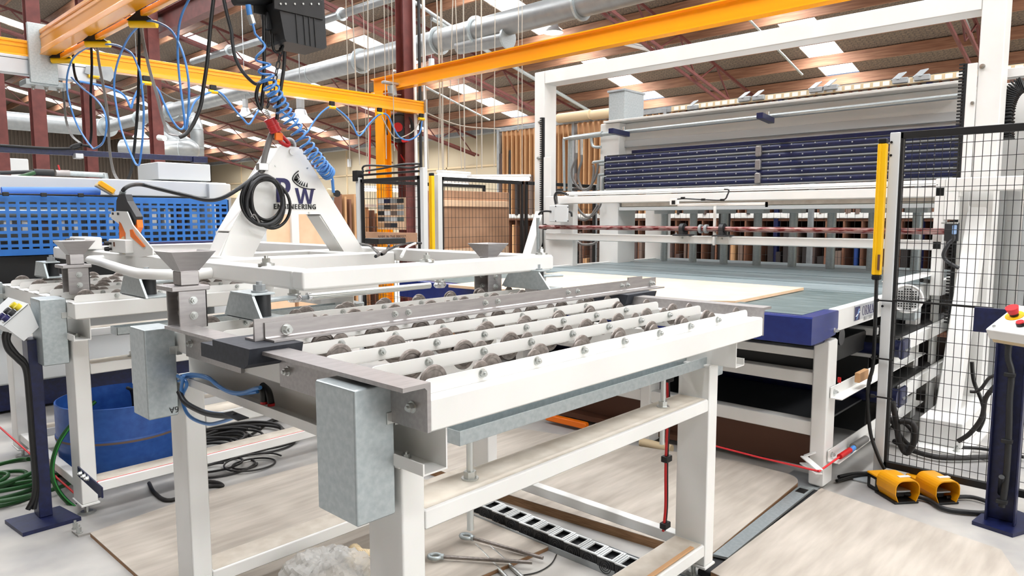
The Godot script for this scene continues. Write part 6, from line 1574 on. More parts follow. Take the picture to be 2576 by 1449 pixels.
# ---- operator stations --------------------------------------------------
func pedal(at: Vector3, turn: float, label: String, with_box: bool) -> void:
	var t := thing("foot_pedal", label, "foot pedal", at, "yellow foot pedals")
	t.rotation.y = turn
	var W := 0.145; var Hh := 0.135; var D := 0.16
	var outer := []; var inner := []
	var r := 0.045
	for k in 6: outer.append(Vector2(W / 2 - r + r * cos(k * PI / 10), Hh - r + r * sin(k * PI / 10)))
	for k in 6: outer.append(Vector2(-W / 2 + r - r * sin(k * PI / 10), Hh - r + r * cos(k * PI / 10)))
	var ring := [Vector2(W / 2 - 0.018, 0.012), Vector2(W / 2, 0.055)] + outer + [Vector2(-W / 2, 0.055), Vector2(-W / 2 + 0.018, 0.012)]
	var inn := []
	for p in ring: inn.append(Vector2(p.x * 0.93, 0.012 + (p.y - 0.012) * 0.945))
	inn.reverse()
	obj("hood", prism(S(), ring + inn, Transform3D(Basis(), V(0, 0, -D)), D), "pedal_yellow", t)
	obj("rear_wall", prism(S(), ring, Transform3D(Basis(), V(0, 0, -D - 0.004)), 0.006), "pedal_yellow", t)
	obj("base", bx(S(), V(-W / 2, 0, -D - 0.02), V(W / 2, 0.014, 0.0), 0.004), "black", t)
	obj("treadle", bar(S(), V(0, 0.05, -0.13), V(0, 0.06, -0.03), 0.085, 0.010, 0.003), "galv_dull", t)
	obj("treadle_pivot", bx(S(), V(-0.03, 0.015, -0.10), V(0.03, 0.05, -0.06), 0.006), "soft_black", t)
	obj("lever", bx(S(), V(-0.035, 0.06, -0.15), V(0.035, 0.085, -0.11), 0.004), "black", t)
	obj("badge", bx(S(), V(-0.02, Hh - 0.001, -0.07), V(0.05, Hh + 0.004, -0.045), 0.002), "label_white", t)
	obj("rear_case", bx(S(), V(-W / 2 + 0.01, 0.0, -D - 0.11), V(W / 2 - 0.01, 0.085, -D), 0.008), "black" if with_box else "pedal_yellow", t)
	if with_box:
		obj("case_lid", bx(S(), V(-W / 2 + 0.008, 0.085, -D - 0.11), V(W / 2 - 0.008, 0.097, -D), 0.004), "pedal_yellow", t)
		obj("rating_plate", bx(S(), V(-W / 2 + 0.007, 0.03, -D - 0.07), V(-W / 2 + 0.0105, 0.07, -D - 0.03), 0), "label_white", t)
func build_controls() -> void:
	pedal(V(4.225, 0, -0.965), -0.70, "yellow hooded foot pedal with a black rear case, left of the pair", true)
	pedal(V(4.365, 0, -0.80), -0.70, "yellow hooded foot pedal nearest the blue pedestal, right of the pair", false)
	one("pedal_conduit", tube(S(), spl([V(4.30, 0.03, -1.0), V(4.325, 0.02, -0.894), V(4.249, 0.018, -0.801), V(4.268, 0.018, -0.713), V(4.337, 0.018, -0.617), V(4.38, 0.05, -0.573), V(4.17, 0.281, -0.538)]), 0.013, 10), "charcoal", "black corrugated conduit from the left pedal to the blue pedestal", "conduit")
	one("pedal_cable", tube(S(), spl([V(4.42, 0.02, -0.82), V(4.523, 0.02, -0.723), V(4.512, 0.02, -0.637)]), 0.012, 8), "charcoal", "short black conduit from the right pedal toward the pedestal", "conduit")
	# right pedestal
	var p := thing("control_pedestal", "blue steel pedestal with a white push button console at the right edge", "control pedestal", V(4.32, 0, -0.54))
	part("base_plate", prism(S(), xz([V(4.166, 0.02, -0.65), V(4.126, 0.02, -0.471), V(4.408, 0.02, -0.355), V(4.542, 0.02, -0.605)]), Transform3D(Basis(V(1, 0, 0), V(0, 0, 1), V(0, 1, 0)), V(0, 0, 0)), 0.02), "navy", p)
	var zc0: float = V(4.25, 0.242, -0.604).z; var zc1: float = V(4.25, 0.268, -0.502).z
	part("web", bx(S(), V(4.28, 0.02, zc0), V(4.29, 0.97, zc1 + 0.02), 0.003), "navy", p)
	part("flange", bx(S(), V(4.225, 0.02, zc0 - 0.004), V(4.29, 0.97, zc0 + 0.006), 0.003), "navy", p)
	part("flange", bx(S(), V(4.225, 0.02, zc1 + 0.014), V(4.29, 0.97, zc1 + 0.024), 0.003), "navy", p)
	part("back_plate", bx(S(), V(4.32, 0.98, V(4.32, 1.051, -0.726).z), V(4.33, 1.11, -0.30), 0.003), "navy", p)
	var con := thing("push_button_console", "white push button console tilted on the blue pedestal", "control box", V(4.2, 1.002, -0.55))
	var o0: Vector3 = V(4.14, 1.003, -0.644)
	# sloped top: from the near lower edge to the far upper edge
	var A: Vector3 = V(3.811, 1.071, -0.587); var Bp: Vector3 = V(3.681, 1.072, -0.344); var Cp: Vector3 = V(4, 1.159, -0.604)
	var bxv := (Bp - A).normalized(); var byv := (Cp - A).normalized()
	byv = (byv - bxv * byv.dot(bxv)).normalized()
	var bn := bxv.cross(byv).normalized()
	var hgt := A.distance_to(Cp)
	var fr := Transform3D(Basis(bxv, byv, bn), A)
	var c0 := S()
	obx(c0, fr * Transform3D(Basis(), V(0.20, hgt / 2, -0.03)), V(0.42, hgt + 0.012, 0.06), 0.010)
	part("case", c0, "white", con)
	var c1 := S()
	obx(c1, fr * Transform3D(Basis(), V(0.20, hgt / 2, -0.05)), V(0.40, hgt - 0.004, 0.06), 0.006)
	part("lower_case", c1, "board_cream", con)
	var cu := func(u: float, v: float, z: float) -> Vector3: return fr * V(u, v, z)
	var px := 0.0021
	part("emergency_ring", cyl(S(), cu.call(0.048, hgt * 0.58, 0.0), cu.call(0.048, hgt * 0.58, 0.003), 0.038, 28), "safety_yellow", con)
	part("emergency_stem", cyl(S(), cu.call(0.048, hgt * 0.58, 0.003), cu.call(0.048, hgt * 0.58, 0.02), 0.018, 18), "black", con)
	part("emergency_button", cyl(S(), cu.call(0.048, hgt * 0.58, 0.016), cu.call(0.048, hgt * 0.58, 0.046), 0.020, 24, 0.027), "soft_red", con)
	part("screw", cyl(S(), cu.call(0.02, 0.022, 0.0), cu.call(0.02, 0.022, 0.004), 0.008, 12), "zinc", con)
	for q in [[0.122, 0.78, "button_yellow", 0.016], [0.165, 0.72, "button_green", 0.008], [0.210, 0.70, "white", 0.008], [0.118, 0.28, "soft_red", 0.008], [0.163, 0.25, "white", 0.008], [0.208, 0.24, "button_blue", 0.008]]:
		part("button_collar", cyl(S(), cu.call(q[0], hgt * q[1], 0.0), cu.call(q[0], hgt * q[1], 0.006 + q[3]), 0.0175, 18), "black", con)
		part("button", cyl(S(), cu.call(q[0], hgt * q[1], 0.006 + q[3]), cu.call(q[0], hgt * q[1], 0.012 + q[3]), 0.0155, 18), q[2], con)
		var lb := S()
		obx(lb, fr * Transform3D(Basis(), V(q[0] + 0.002, hgt * q[1] + 0.027, 0.002)), V(0.034, 0.016, 0.004))
		part("legend_plate", lb, "label_white", con)
	var cd := thing("pedestal_conduit", "black corrugated conduit clamped down the front of the blue pedestal", "conduit", V(4.2, 0.682, -0.54))
	part("pipe", tube(S(), spl([V(4.2, 0.946, -0.55), V(4.2, 0.882, -0.55), V(4.2, 0.804, -0.531), V(4.2, 0.683, -0.532), V(4.2, 0.522, -0.526), V(4.2, 0.379, -0.523), V(4.2, 0.214, -0.525), V(4.2, 0.118, -0.533)]), 0.015, 10), "charcoal", cd)
	part("gland", cyl(S(), V(4.2, 0.989, -0.553), V(4.2, 0.942, -0.552), 0.02, 12), "black", cd)
	for q in [V(4.19, 0.799, -0.537), V(4.19, 0.462, -0.53), V(4.19, 0.148, -0.533)]: part("clamp", bx(S(), q - V(0.012, 0.010, 0.024), q + V(0.02, 0.010, 0.024), 0.003), "charcoal", cd)
	# left pedestal
	var l := thing("control_pedestal", "dark blue steel pedestal with a grey tilted console at the left edge", "control pedestal", V(0.93, 0, -4.25))
	part("base_plate", prism(S(), xz([V(0.766, 0.02, -4.323), V(0.79, 0.02, -4.073), V(1.049, 0.02, -4.076), V(1.014, 0.02, -4.323)]), Transform3D(Basis(V(1, 0, 0), V(0, 0, 1), V(0, 1, 0)), V(0, 0, 0)), 0.02), "navy", l)
	part("post", bx(S(), V(0.895, 0.02, -4.32), V(0.955, V(0.984, 0.961, -4.22).y, -4.21), 0.004), "navy", l)
	var side := []
	for q in [V(0.898, 1.154, -4.14), V(0.934, 1.031, -4.14), V(0.867, 0.969, -4.14), V(0.79, 1.052, -4.14)]: side.append(Vector2(q.x, q.y))
	var cl := thing("tilted_console", "grey tilted push button console on the left blue pedestal", "control box", V(0.879, 0.96, -4.2))
	part("case", prism(S(), side, Transform3D(Basis(), V(0, 0, -4.14)), -0.42), "pale_grey", cl)
	part("seam", bar(S(), V(0.894, 1.151, -4.138), V(0.788, 1.056, -4.138), 0.003, 0.002, 0), "dark_grey", cl)
	var s0: Vector2 = side[0]; var s3: Vector2 = side[3]
	var along := V(s3.x - s0.x, s3.y - s0.y, 0)
	var nn := V(-along.y, along.x, 0).normalized()
	if nn.y < 0: nn = -nn
	var kk := 0
	for q in [[0.25, "button_yellow"], [0.5, "dark_grey"], [0.75, "ink_navy"]]:
		for j in 2:
			var c: Vector3 = V(s0.x, s0.y, -4.20 - 0.09 * j) + along * q[0]
			part("button", cyl(S(), c, c + nn * 0.02, 0.017, 14), q[1] if j == 0 or kk > 0 else "button_yellow", cl)
			part("legend_plate", bar(S(), c + along.normalized() * 0.024, c + along.normalized() * 0.024 + V(0, 0, -0.03), 0.002, 0.01, 0), "label_white", cl)
		kk += 1
	kk = 0
	for q in [[V(0.798, 1.023, -4.15), V(0.791, 0.994, -4.15), V(0.801, 0.933, -4.15), V(0.838, 0.878, -4.15), V(0.867, 0.823, -4.15), V(0.872, 0.679, -4.15), V(0.873, 0.473, -4.15), V(0.875, 0.265, -4.15), V(0.863, 0.163, -4.15), V(0.834, 0.105, -4.15)], [V(0.811, 1.014, -4.16), V(0.805, 0.971, -4.16), V(0.834, 0.907, -4.16), V(0.868, 0.858, -4.16), V(0.876, 0.779, -4.16), V(0.878, 0.573, -4.16), V(0.879, 0.366, -4.16), V(0.88, 0.198, -4.16), V(0.862, 0.097, -4.16)]]:
		one("station_cable", tube(S(), spl(q), 0.013, 8), "cable_black", ["black cable strapped down the left pedestal, outer one", "black cable strapped down the left pedestal, inner one"][kk], "cable", "")
		kk += 1
	# bracket with the pull cord at the rear table leg
	var br := thing("cord_bracket", "dark blue folded bracket bolted to the rear table leg", "bracket", V(1.05, 0.189, -3.931))
	part("upper_leaf", bar(S(), V(1.05, 0.267, -4.077), V(1.05, 0.252, -3.703), 0.008, 0.055, 0.002), "navy", br)
	part("lower_leaf", bar(S(), V(1.071, 0.075, -4.226), V(1.238, 0.029, -4.363), 0.008, 0.07, 0.003), "navy", br)
	var bo := S()
	for q in [V(1.035, 0.288, -3.966), V(1.035, 0.289, -3.859), V(1.035, 0.288, -3.909)]: hexnut(bo, q, V(-1, 0, 0), 0.010, 0.014)
	part("bolt", bo, "zinc", br)
	one("yellow_block", bx(S(), V(1.1, 0.104, -4.285), V(1.15, 0.134, -4.36)), "safety_yellow", "small yellow block behind the blue bracket at the floor", "block")
	var ap := thing("anchor_plate", "grey floor anchor plate with two bolts left of the plywood", "plate", V(0.994, 0.005, -3.941))
	part("plate", prism(S(), xz([V(0.971, 0.01, -3.95), V(0.977, 0.01, -3.865), V(1.061, 0.01, -3.853), V(1.061, 0.01, -3.941)]), Transform3D(Basis(V(1, 0, 0), V(0, 0, 1), V(0, 1, 0)), V(0, 0, 0)), 0.010), "concrete", ap)
	var an := S()
	for q in [V(0.991, 0.01, -3.961), V(0.988, 0.01, -3.892)]: hexnut(an, q, V(0, 1, 0), 0.012, 0.03)
	part("bolt", an, "zinc", ap)
# ---- brushing machine behind the tables, at left -------------------------
func build_left_machine() -> void:
	var t := thing("sanding_machine", "long pale grey machine with a blue perforated guard behind the rear table", "machine", V(1.8, 0, -7.0))
	var zg := -6.4
	var gl: float = V(1.158, 1.72, -6.4).x; var gr: float = V(2.991, 1.735, -6.4).x
	var yt: float = V(2.073, 1.744, -6.4).y; var yb: float = V(1.229, 1.299, -6.4).y
	# perforated guard from strips, so that the holes are real
	var g := S()
	var nx := int((gr - gl) / 0.0655); var ny := 8
	for k in nx + 1:
		var x := gl + (gr - gl) * k / nx
		bx(g, V(x - 0.0115, yb, zg - 0.004), V(x + 0.0115, yt, zg), 0)
	for k in ny + 1:
		var y := yb + 0.02 + (yt - yb - 0.04) * k / ny
		var hh := 0.024 if k == 0 or k == ny else 0.0115
		bx(g, V(gl, y - hh, zg - 0.0035), V(gr, y + hh, zg + 0.0005), 0)
	part("perforated_guard", g, "blue_guard", t)
	part("guard_end", bx(S(), V(gr, yb, zg - 0.25), V(gr + 0.012, yt, zg), 0.002), "navy", t)
	part("guard_top", bx(S(), V(gl, yt - 0.004, zg - 0.2), V(gr, yt + 0.006, zg), 0.002), "blue_guard", t)
	var yl: float = V(1.326, 1.77, -6.75).y
	part("upper_body", bx(S(), V(gl, yl, -7.6), V(V(3.161, 1.879, -6.75).x, V(1.334, 1.916, -6.75).y, -6.75), 0.012), "pale_grey", t)
	part("top_box", bx(S(), V(V(2.539, 2.005, -6.8).x, V(3.021, 1.929, -6.8).y, -7.3), V(V(3.026, 2.028, -6.8).x, V(3.028, 2.088, -6.8).y, -6.8), 0.008), "pale_grey", t)
	part("right_body", bx(S(), V(V(2.956, 1.871, -6.7).x, 0.3, -7.5), V(V(3.173, 1.877, -6.7).x, V(3.091, 1.905, -6.7).y, -6.7), 0.01), "pale_grey", t)
	part("inner_wall", bx(S(), V(gl, yb + 0.1, -7.55), V(gr, yl, -7.5), 0.0), "pale_grey", t)
	part("inner_shaft", cyl(S(), V(gl, 1.62, -6.9), V(V(2.132, 1.643, -6.9).x, 1.62, -6.9), 0.05, 14), "galv", t)
	for k in 16:
		var x := gl + 0.08 + 0.125 * k
		part("inner_block", bx(S(), V(x, yb + 0.16, -7.0), V(x + 0.06, yb + 0.36, -6.9), 0.005), "white" if k % 3 else "board_brown", t)
	part("inner_bed", bx(S(), V(gl, 0.9, -7.5), V(gr, yb + 0.10, -6.5), 0.01), "black", t)
	part("lower_body", bx(S(), V(gl, 0.85, -7.4), V(gr - 0.05, yb - 0.01, zg - 0.05), 0.01), "black", t)
	part("frame", bx(S(), V(gl, 0.25, -7.4), V(gr - 0.1, 0.85, -6.7), 0.02), "pale_grey", t)
	part("foot_frame", bx(S(), V(gl, 0.02, -7.3), V(gr - 0.2, 0.25, -6.8), 0.01), "navy", t)
	var gs := S()
	for k in 22: bx(gs, V(gl + 0.06 * k, 1.06, -6.35), V(gl + 0.06 * k + 0.012, 1.075, -6.0), 0)
	for k in 5: bx(gs, V(gl, 1.058, -6.34 + 0.08 * k), V(gl + 1.3, 1.07, -6.33 + 0.08 * k), 0)
	part("infeed_grid", gs, "navy", t)
	one("roller_cloth", cyl(S(), V(1.287, 1.781, -6.5), V(1.957, 1.799, -6.5), 0.033, 16), "cloth_blue", "light blue cloth covered roll along the top of the blue guard", "roll")
	var b := thing("brush", "yellow bristle brush with a wooden back on top of the blue guard", "brush", V(1.971, 1.806, -6.4))
	part("back", bar(S(), V(1.903, 1.849, -6.4), V(2.029, 1.772, -6.4), 0.06, 0.03, 0.006), "board_cream", b)
	part("bristles", bar(S(), V(1.919, 1.865, -6.38), V(2.027, 1.791, -6.38), 0.055, 0.045, 0.008), "brush_yellow", b)
	var p := thing("supply_pipe", "grey supply pipe with couplings and a red valve lever on the machine top", "pipe", V(1.841, 1.954, -6.9))
	part("pipe", cyl(S(), V(1.841, 1.957, -6.9), V(2.132, 1.953, -6.9), 0.022, 12), "galv", p)
	part("elbow", cyl(S(), V(2.124, 1.97, -6.9), V(2.133, 1.915, -6.9), 0.026, 12), "galv", p)
	part("coupling", cyl(S(), V(1.596, 1.956, -6.9), V(1.738, 1.956, -6.9), 0.028, 12), "charcoal", p)
	part("valve", cyl(S(), V(1.753, 1.957, -6.9), V(1.856, 1.958, -6.9), 0.026, 8), "stainless", p)
	part("lever", bar(S(), V(1.783, 1.981, -6.9), V(1.774, 2.024, -6.9), 0.02, 0.012), "red", p)
	var kk := 0
	for q in [[V(1.351, 1.874, -6.85), V(1.432, 1.893, -6.85), V(1.514, 1.921, -6.85), V(1.593, 1.951, -6.85)], [V(1.375, 1.942, -6.95), V(1.456, 1.949, -6.95), V(1.549, 1.956, -6.95), V(1.622, 1.963, -6.95)]]:
		one("supply_hose", tube(S(), spl(q), 0.016, 8), "hose_green" if kk == 0 else "charcoal", ["thick green hose joining the pipe on the machine top", "dark hose joining the pipe on the machine top"][kk], "hose")
		kk += 1
	one("guard_cable", tube(S(), [V(1.249, 1.756, -6.36), V(1.633, 1.759, -6.36), V(2.031, 1.758, -6.36)], 0.006, 6), "black", "thin black cable clipped along the top edge of the blue guard", "cable")
	kk = 0
	for q in [V(1.283, 1.754, -6.36), V(1.526, 1.754, -6.36), V(1.779, 1.756, -6.36)]:
		one("cable_clip", bx(S(), q - V(0.02, 0.012, 0.01), q + V(0.02, 0.018, 0.01), 0.003), "black", ["black cable clip on the blue guard, left one", "black cable clip on the blue guard, middle one", "black cable clip on the blue guard, right one"][kk], "clip", "cable clips on the guard")
		kk += 1
	var nr := thing("navy_rail", "navy blue steel rail hanging level above the blue guarded machine", "rail", V(2.679, 2.241, -8.2))
	part("rail", bar(S(), V(1.543, 2.229, -8.2), V(3.581, 2.248, -8.2), 0.06, 0.055, 0.004), "navy", nr)
	part("end_block", bx(S(), V(3.435, 2.206, -8.15), V(3.599, 2.275, -8.25), 0.004), "navy", nr)
	one("rail_cable", tube(S(), spl([V(1.628, 2.262, -8.15), V(1.883, 2.261, -8.15), V(2.084, 2.264, -8.15), V(2.259, 2.284, -8.15), V(2.315, 2.327, -8.15), V(2.243, 2.306, -8.15), V(2.217, 2.281, -8.15), V(2.297, 2.314, -8.15), V(2.386, 2.308, -8.15)]), 0.014, 7), "soft_black", "black cable bundle lying on the navy rail with a loop at its end", "cable")
	one("lamp_box", bx(S(), V(2.24, 2.176, -8.1), V(2.316, 2.227, -8.2), 0.006), "aluminium", "small metal lamp housing under the navy rail", "lamp")
	one("white_rag", lathe(S(), [Vector2(0.0, 0.0), Vector2(0.10, 0.0), Vector2(0.085, 0.035), Vector2(0.05, 0.05), Vector2(0.03, 0.085), Vector2(0, 0.09)], Transform3D(Basis.from_scale(V(1, 1, 0.7)), V(3.172, 1.768, -6.6)), 11), "board_cream", "crumpled pale rag lying at the right end of the machine", "rag")
	one("light_panel", bx(S(), V(3.623, 1.305, -7.6) * V(1, 0, 1), V(3.999, 1.591, -7.65), 0.004), "pale_grey", "pale grey sheet standing right of the blue guarded machine", "panel")
	# sheet goods in the distance behind the gable
	kk = 0
	for q in [[V(4.933, 1.054, -9.5), V(5.412, 1.652, -9.5)], [V(5.475, 1.033, -9.5), V(6.354, 1.655, -9.5)]]:
		one("mdf_stack", bx(S(), V(q[0].x, 0, -9.9), V(q[1].x, q[1].y, -9.5), 0.004), "mdf_board", ["tan board stack seen through the gable, left of the white strip", "tan board stack seen through the gable, right of the white strip"][kk], "board pack", "tan stacks behind the gable")
		kk += 1
	one("white_strip", bx(S(), V(5.369, 1.039, -9.45), V(5.49, 1.652, -9.5), 0.003), "white", "narrow white upright strip between the tan stacks", "strip")
	var rk := thing("sheet_rack", "small rack of brown upright boards left of the wire cage", "rack", V(6.3, 1.131, -9.3))
	for k in 6:
		var q: Vector3 = V(6.105, 1.137, -9.3) + V(0.085 * k, 0, 0)
		part("board", bx(S(), V(q.x, 0.05, -10.0), V(q.x + 0.035, V(6.286, 1.94, -9.3).y - 0.04 * (k % 3), -9.3), 0), "slat_tan" if k % 2 else "slat_brown", rk)
	part("base", bx(S(), V(6.067, 1.017, -9.28) * V(1, 0, 1), V(V(6.067, 1.017, -9.28).x + 0.5, 0.05, -10.0), 0), "slat_brown", rk)
	var rk2 := thing("sheet_rack", "rack of narrow brown boards seen through the wire cage", "rack", V(7.2, 0, -10.0))
	for k in 9:
		part("board", bx(S(), V(6.3 + 0.12 * k, 0.05, -10.6), V(6.335 + 0.12 * k, 1.75 - 0.05 * (k % 3), -9.9), 0), "slat_brown" if k % 2 else "slat_tan", rk2)
	part("rail", bx(S(), V(6.2, 1.76, -10.0), V(7.4, 1.80, -9.9), 0), "white", rk2)
# ---- columns, ducts, lamps ----------------------------------------------
func column(at: Vector3, label: String, h: float) -> Node3D:
	var t := thing("column", label, "column", V(at.x, 0, at.z), "red brown steel columns")
	for s in [-1.0, 1.0]: obj("flange", bx(S(), V(-0.10, 0, s * 0.10 - 0.007), V(0.10, h, s * 0.10 + 0.007), 0.002), "red_oxide", t)
	obj("web", bx(S(), V(-0.006, 0, -0.095), V(0.006, h, 0.095), 0), "red_oxide", t)
	obj("base_plate", bx(S(), V(-0.16, 0, -0.16), V(0.16, 0.02, 0.16), 0), "red_oxide", t)
	return t
func duct(called_label: String, pts: Array, r: float, flanges: Array) -> void:
	var t := thing("duct", called_label, "duct", pts[0], "galvanized ducts")
	part("pipe", tube(S(), pts, r, 28), "duct_metal", t)
	for f in flanges:
		var i := int(f)
		var p: Vector3 = pts[i].lerp(pts[i + 1], f - i) if i + 1 < pts.size() else pts[i]
		var d: Vector3 = (pts[mini(i + 1, pts.size() - 1)] - pts[maxi(i - 1 if i + 1 >= pts.size() else i, 0)]).normalized()
		if fmod(f * 100.0, 2.0) < 1.0:
			part("flange", cyl(S(), p - d * 0.02, p + d * 0.02, r + 0.055, 28), "galv", t)
		else:
			part("seam", cyl(S(), p - d * 0.012, p + d * 0.012, r + 0.008, 28), "galv", t)
func high_bay(p: Vector3, label: String) -> void:
	var t := thing("high_bay_lamp", label, "lamp", p, "high bay lamps")
	part("shade", lathe(S(), [Vector2(0.05, 0.22), Vector2(0.09, 0.20), Vector2(0.12, 0.10), Vector2(0.22, 0.0), Vector2(0.215, -0.005), Vector2(0.11, 0.09)], Transform3D(Basis(), p), 24), "aluminium", t)
	part("gear_case", cyl(S(), p + V(0, 0.22, 0), p + V(0, 0.42, 0), 0.07, 16), "grey_paint", t)
	part("diffuser", cyl(S(), p + V(0, -0.004, 0), p + V(0, 0.003, 0), 0.205, 24), "lamp_glow", t)
	part("hanger", cyl(S(), p + V(0, 0.42, 0), V(p.x, roof_y(p.x) - 0.25, p.z), 0.008, 6), "galv_dull", t)
	var l := OmniLight3D.new()
	l.name = "lamp_light"
	l.position = p + V(0, -0.12, 0)
	l.light_energy = 0.6; l.light_size = 0.1; l.omni_range = 40.0; l.omni_attenuation = 2.0; l.shadow_enabled = true
	l.light_color = Color(1.0, 0.97, 0.9)
	add_child(l, true)
func batten(a: Vector3, b: Vector3, label: String, lit := true) -> void:
	var t := thing("batten_light", label, "light", (a + b) / 2.0, "hanging tube lights")
	part("tray", bar(S(), a + V(0, 0.05, 0), b + V(0, 0.05, 0), 0.11, 0.04, 0.01), "white", t)
	part("tube", bar(S(), a, b, 0.09, 0.06, 0.02), "tube_glow" if lit else "white", t)
	for f in [0.12, 0.88]:
		var p := a.lerp(b, f) + V(0, 0.07, 0)
		part("suspension_cord", cyl(S(), p, V(p.x, roof_y(p.x) - 0.25, p.z), 0.006, 5), "rope", t)
	if lit:
		var l := AreaLight3D.new()
		l.name = "tube_light"
		l.area_size = Vector2(a.distance_to(b), 0.08)
		l.light_energy = 1.2
		l.light_color = Color(1.0, 0.98, 0.94)
		l.shadow_enabled = true
		var d := (b - a).normalized()
		l.basis = Basis(d, V(0, 1, 0).cross(d).normalized(), d.cross(V(0, 1, 0).cross(d).normalized()))
		l.position = (a + b) / 2.0 + V(0, -0.045, 0)
		add_child(l, true)
func build_background() -> void:
	var c1 := column(V(7.44, 0, -9.35), "red brown steel column with white pipes beside the yellow I-beam", 7.4)
	var pipes := thing("riser_pipes", "three white riser pipes climbing the red brown column", "pipe", V(7.50, 0, -9.17))
	for k in 3: part("riser", cyl(S(), V(7.50 + 0.075 * k, 0, -9.17 + 0.03 * k), V(7.50 + 0.075 * k, 7.2, -9.17 + 0.03 * k), 0.026, 12), "white" if k != 1 else "charcoal", pipes)
	var kk := 0
	for q in [[V(5.539, 2.428, -14.804), 8.6], [V(3.391, 2.309, -14.142), 8.7], [V(3.688, 2.493, -18.266), 8.6], [V(4.802, 2.46, -16.333), 8.4]]:
		column(q[0], ["red brown column behind the festoon cables, carrying the red beam", "red brown column left of the festoon cables", "red brown column cut by the left edge", "red brown column behind the far cable trolley"][kk], q[1] - 0.22 * (q[0] as Vector3).x * 0.2)
		kk += 1
	var rb := thing("red_beam", "red brown steel beam slanting up behind the black cables", "beam", V(5.734, 5.341, -15.025))
	var bp: Vector3 = V(5.719, 5.357, -15.043)
	part("web", bx(S(), V(bp.x - 0.006, bp.y - 0.2, bp.z), V(bp.x + 0.006, bp.y + 0.2, bp.z + 9.0), 0), "red_oxide", rb)
	for s in [-1.0, 1.0]: part("flange", bx(S(), V(bp.x - 0.09, bp.y + s * 0.2 - 0.008, bp.z), V(bp.x + 0.09, bp.y + s * 0.2 + 0.008, bp.z + 9.0), 0), "red_oxide", rb)
	# ducts
	var xd: float = V(8.889, 4.836, -10.84).x
	var m0: Vector3 = V(8.889, 4.836, -10.84)
	var rad := 0.20
	var far_z: float = V(10.2, 5.508, -35.778).z
	var e0 := V(xd, m0.y, -20.0)
	var main := [V(xd, m0.y, 6.0), V(xd, m0.y, -4.6), V(xd, m0.y, -9.1), V(xd, m0.y, m0.z), V(xd, m0.y, -14.4), V(xd, m0.y, -20.0), V(xd, m0.y, -25.0), V(xd, m0.y, -28.2)]
	duct("long galvanized duct slanting across the roof space above the I-beam", main, rad, [1.0, 1.5, 2.02, 2.6, 3.01, 3.5, 4.02, 4.51, 5.02, 5.5, 6.02])
	var bz := -28.2
	var elbow := []
	for k in 7: elbow.append(V(xd - 0.6 + 0.6 * cos(k * PI / 12.0), m0.y, bz - 0.6 * sin(k * PI / 12.0)))
	elbow.append(V(xd - 4.0, m0.y, bz - 0.6)); elbow.append(V(xd - 10.0, m0.y, bz - 0.6))
	duct("level galvanized duct running out of the left edge", elbow, rad * 1.5, [0.0, 3.01, 6.01, 7.3])
	var b1 := spl([V(9.9, 5.036, -25.296), V(9.9, 4.927, -23.903), V(9.9, 4.68, -23.313), V(9.9, 4.288, -23.145), V(9.9, 3.569, -23.162)], 5)
	duct("galvanized duct elbow dropping to a dusty hose behind the navy rail", b1, 0.20, [10.01, 14.01, 18.01])
	var b2 := spl([V(xd + 0.4, m0.y - 0.4, -24.5), V(xd + 0.5, m0.y - 1.1, -22.6), V(xd, m0.y - 1.2, -22.0), V(xd - 1.2, m0.y - 1.2, -23.2)], 5)
	duct("grey duct bend under the long duct behind the blue hoses", b2, 0.28, [0.02, 5.01, 10.01])
	duct("thin galvanized duct slanting behind the hoist", [V(9, 6.093, -21.117), V(9, 5.991, -16.373), V(9, 5.962, -13.451), V(9, 5.945, -11.379)], 0.085, [0.5, 1.0, 1.5, 2.0])
	duct("capped duct stub under the bolted flange of the long duct", [V(xd, m0.y - 0.20, -9.6), V(xd, m0.y - 0.24, -8.4)], 0.13, [1.0])
	var gate := thing("blast_gate", "tan blast gate plate with a metal cross on the duct behind the hoist", "blast gate", V(10.2, 5.34, -16.809))
	part("plate", bx(S(), V(10.1, 5.166, -17.065), V(10.3, 5.529, -16.674), 0.01), "pack_board", gate)
	part("cross", bar(S(), V(10.05, 5.103, -16.63), V(10.05, 5.492, -16.608), 0.07, 0.02, 0), "galv", gate)
	part("cross", bar(S(), V(10.05, 5.351, -16.968), V(10.05, 5.256, -16.279), 0.02, 0.05, 0), "galv", gate)
	# hanging ropes and chains
	kk = 0
	for q in [V(6.598, 2.304, -9.237), V(6.803, 2.489, -9.046), V(6.897, 2.613, -8.963), V(7.392, 2.302, -8.388), V(7.452, 2.364, -8.333), V(7.592, 2.302, -8.174), V(7.811, 2.333, -7.945), V(7.945, 2.363, -7.806), V(8.241, 2.92, -7.571), V(7.242, 2.334, -8.554), V(7.346, 2.303, -8.438), V(6.41, 2.459, -9.461), V(6.512, 2.397, -9.344)]:
		one("hanging_rope", cyl(S(), q, V(q.x + 0.15 * sin(kk * 2.0), roof_y(q.x) - 0.25, q.z + 0.15 * cos(kk * 3.0)), 0.007 if kk % 3 else 0.010, 6), "rope", "pale rope hanging straight down from the roof behind the wire cage", "rope", "hanging ropes in the roof space")
		kk += 1
	# far cables
	one("swag_cable", tube(S(), spl([V(7.587, 3.306, -9.063), V(7.773, 3.176, -8.845), V(8.031, 3.059, -8.552), V(8.427, 3.013, -8.122)]), 0.010, 6), "rope", "pale cable swag from the column toward the tan slatted rack", "cable")
	kk = 0
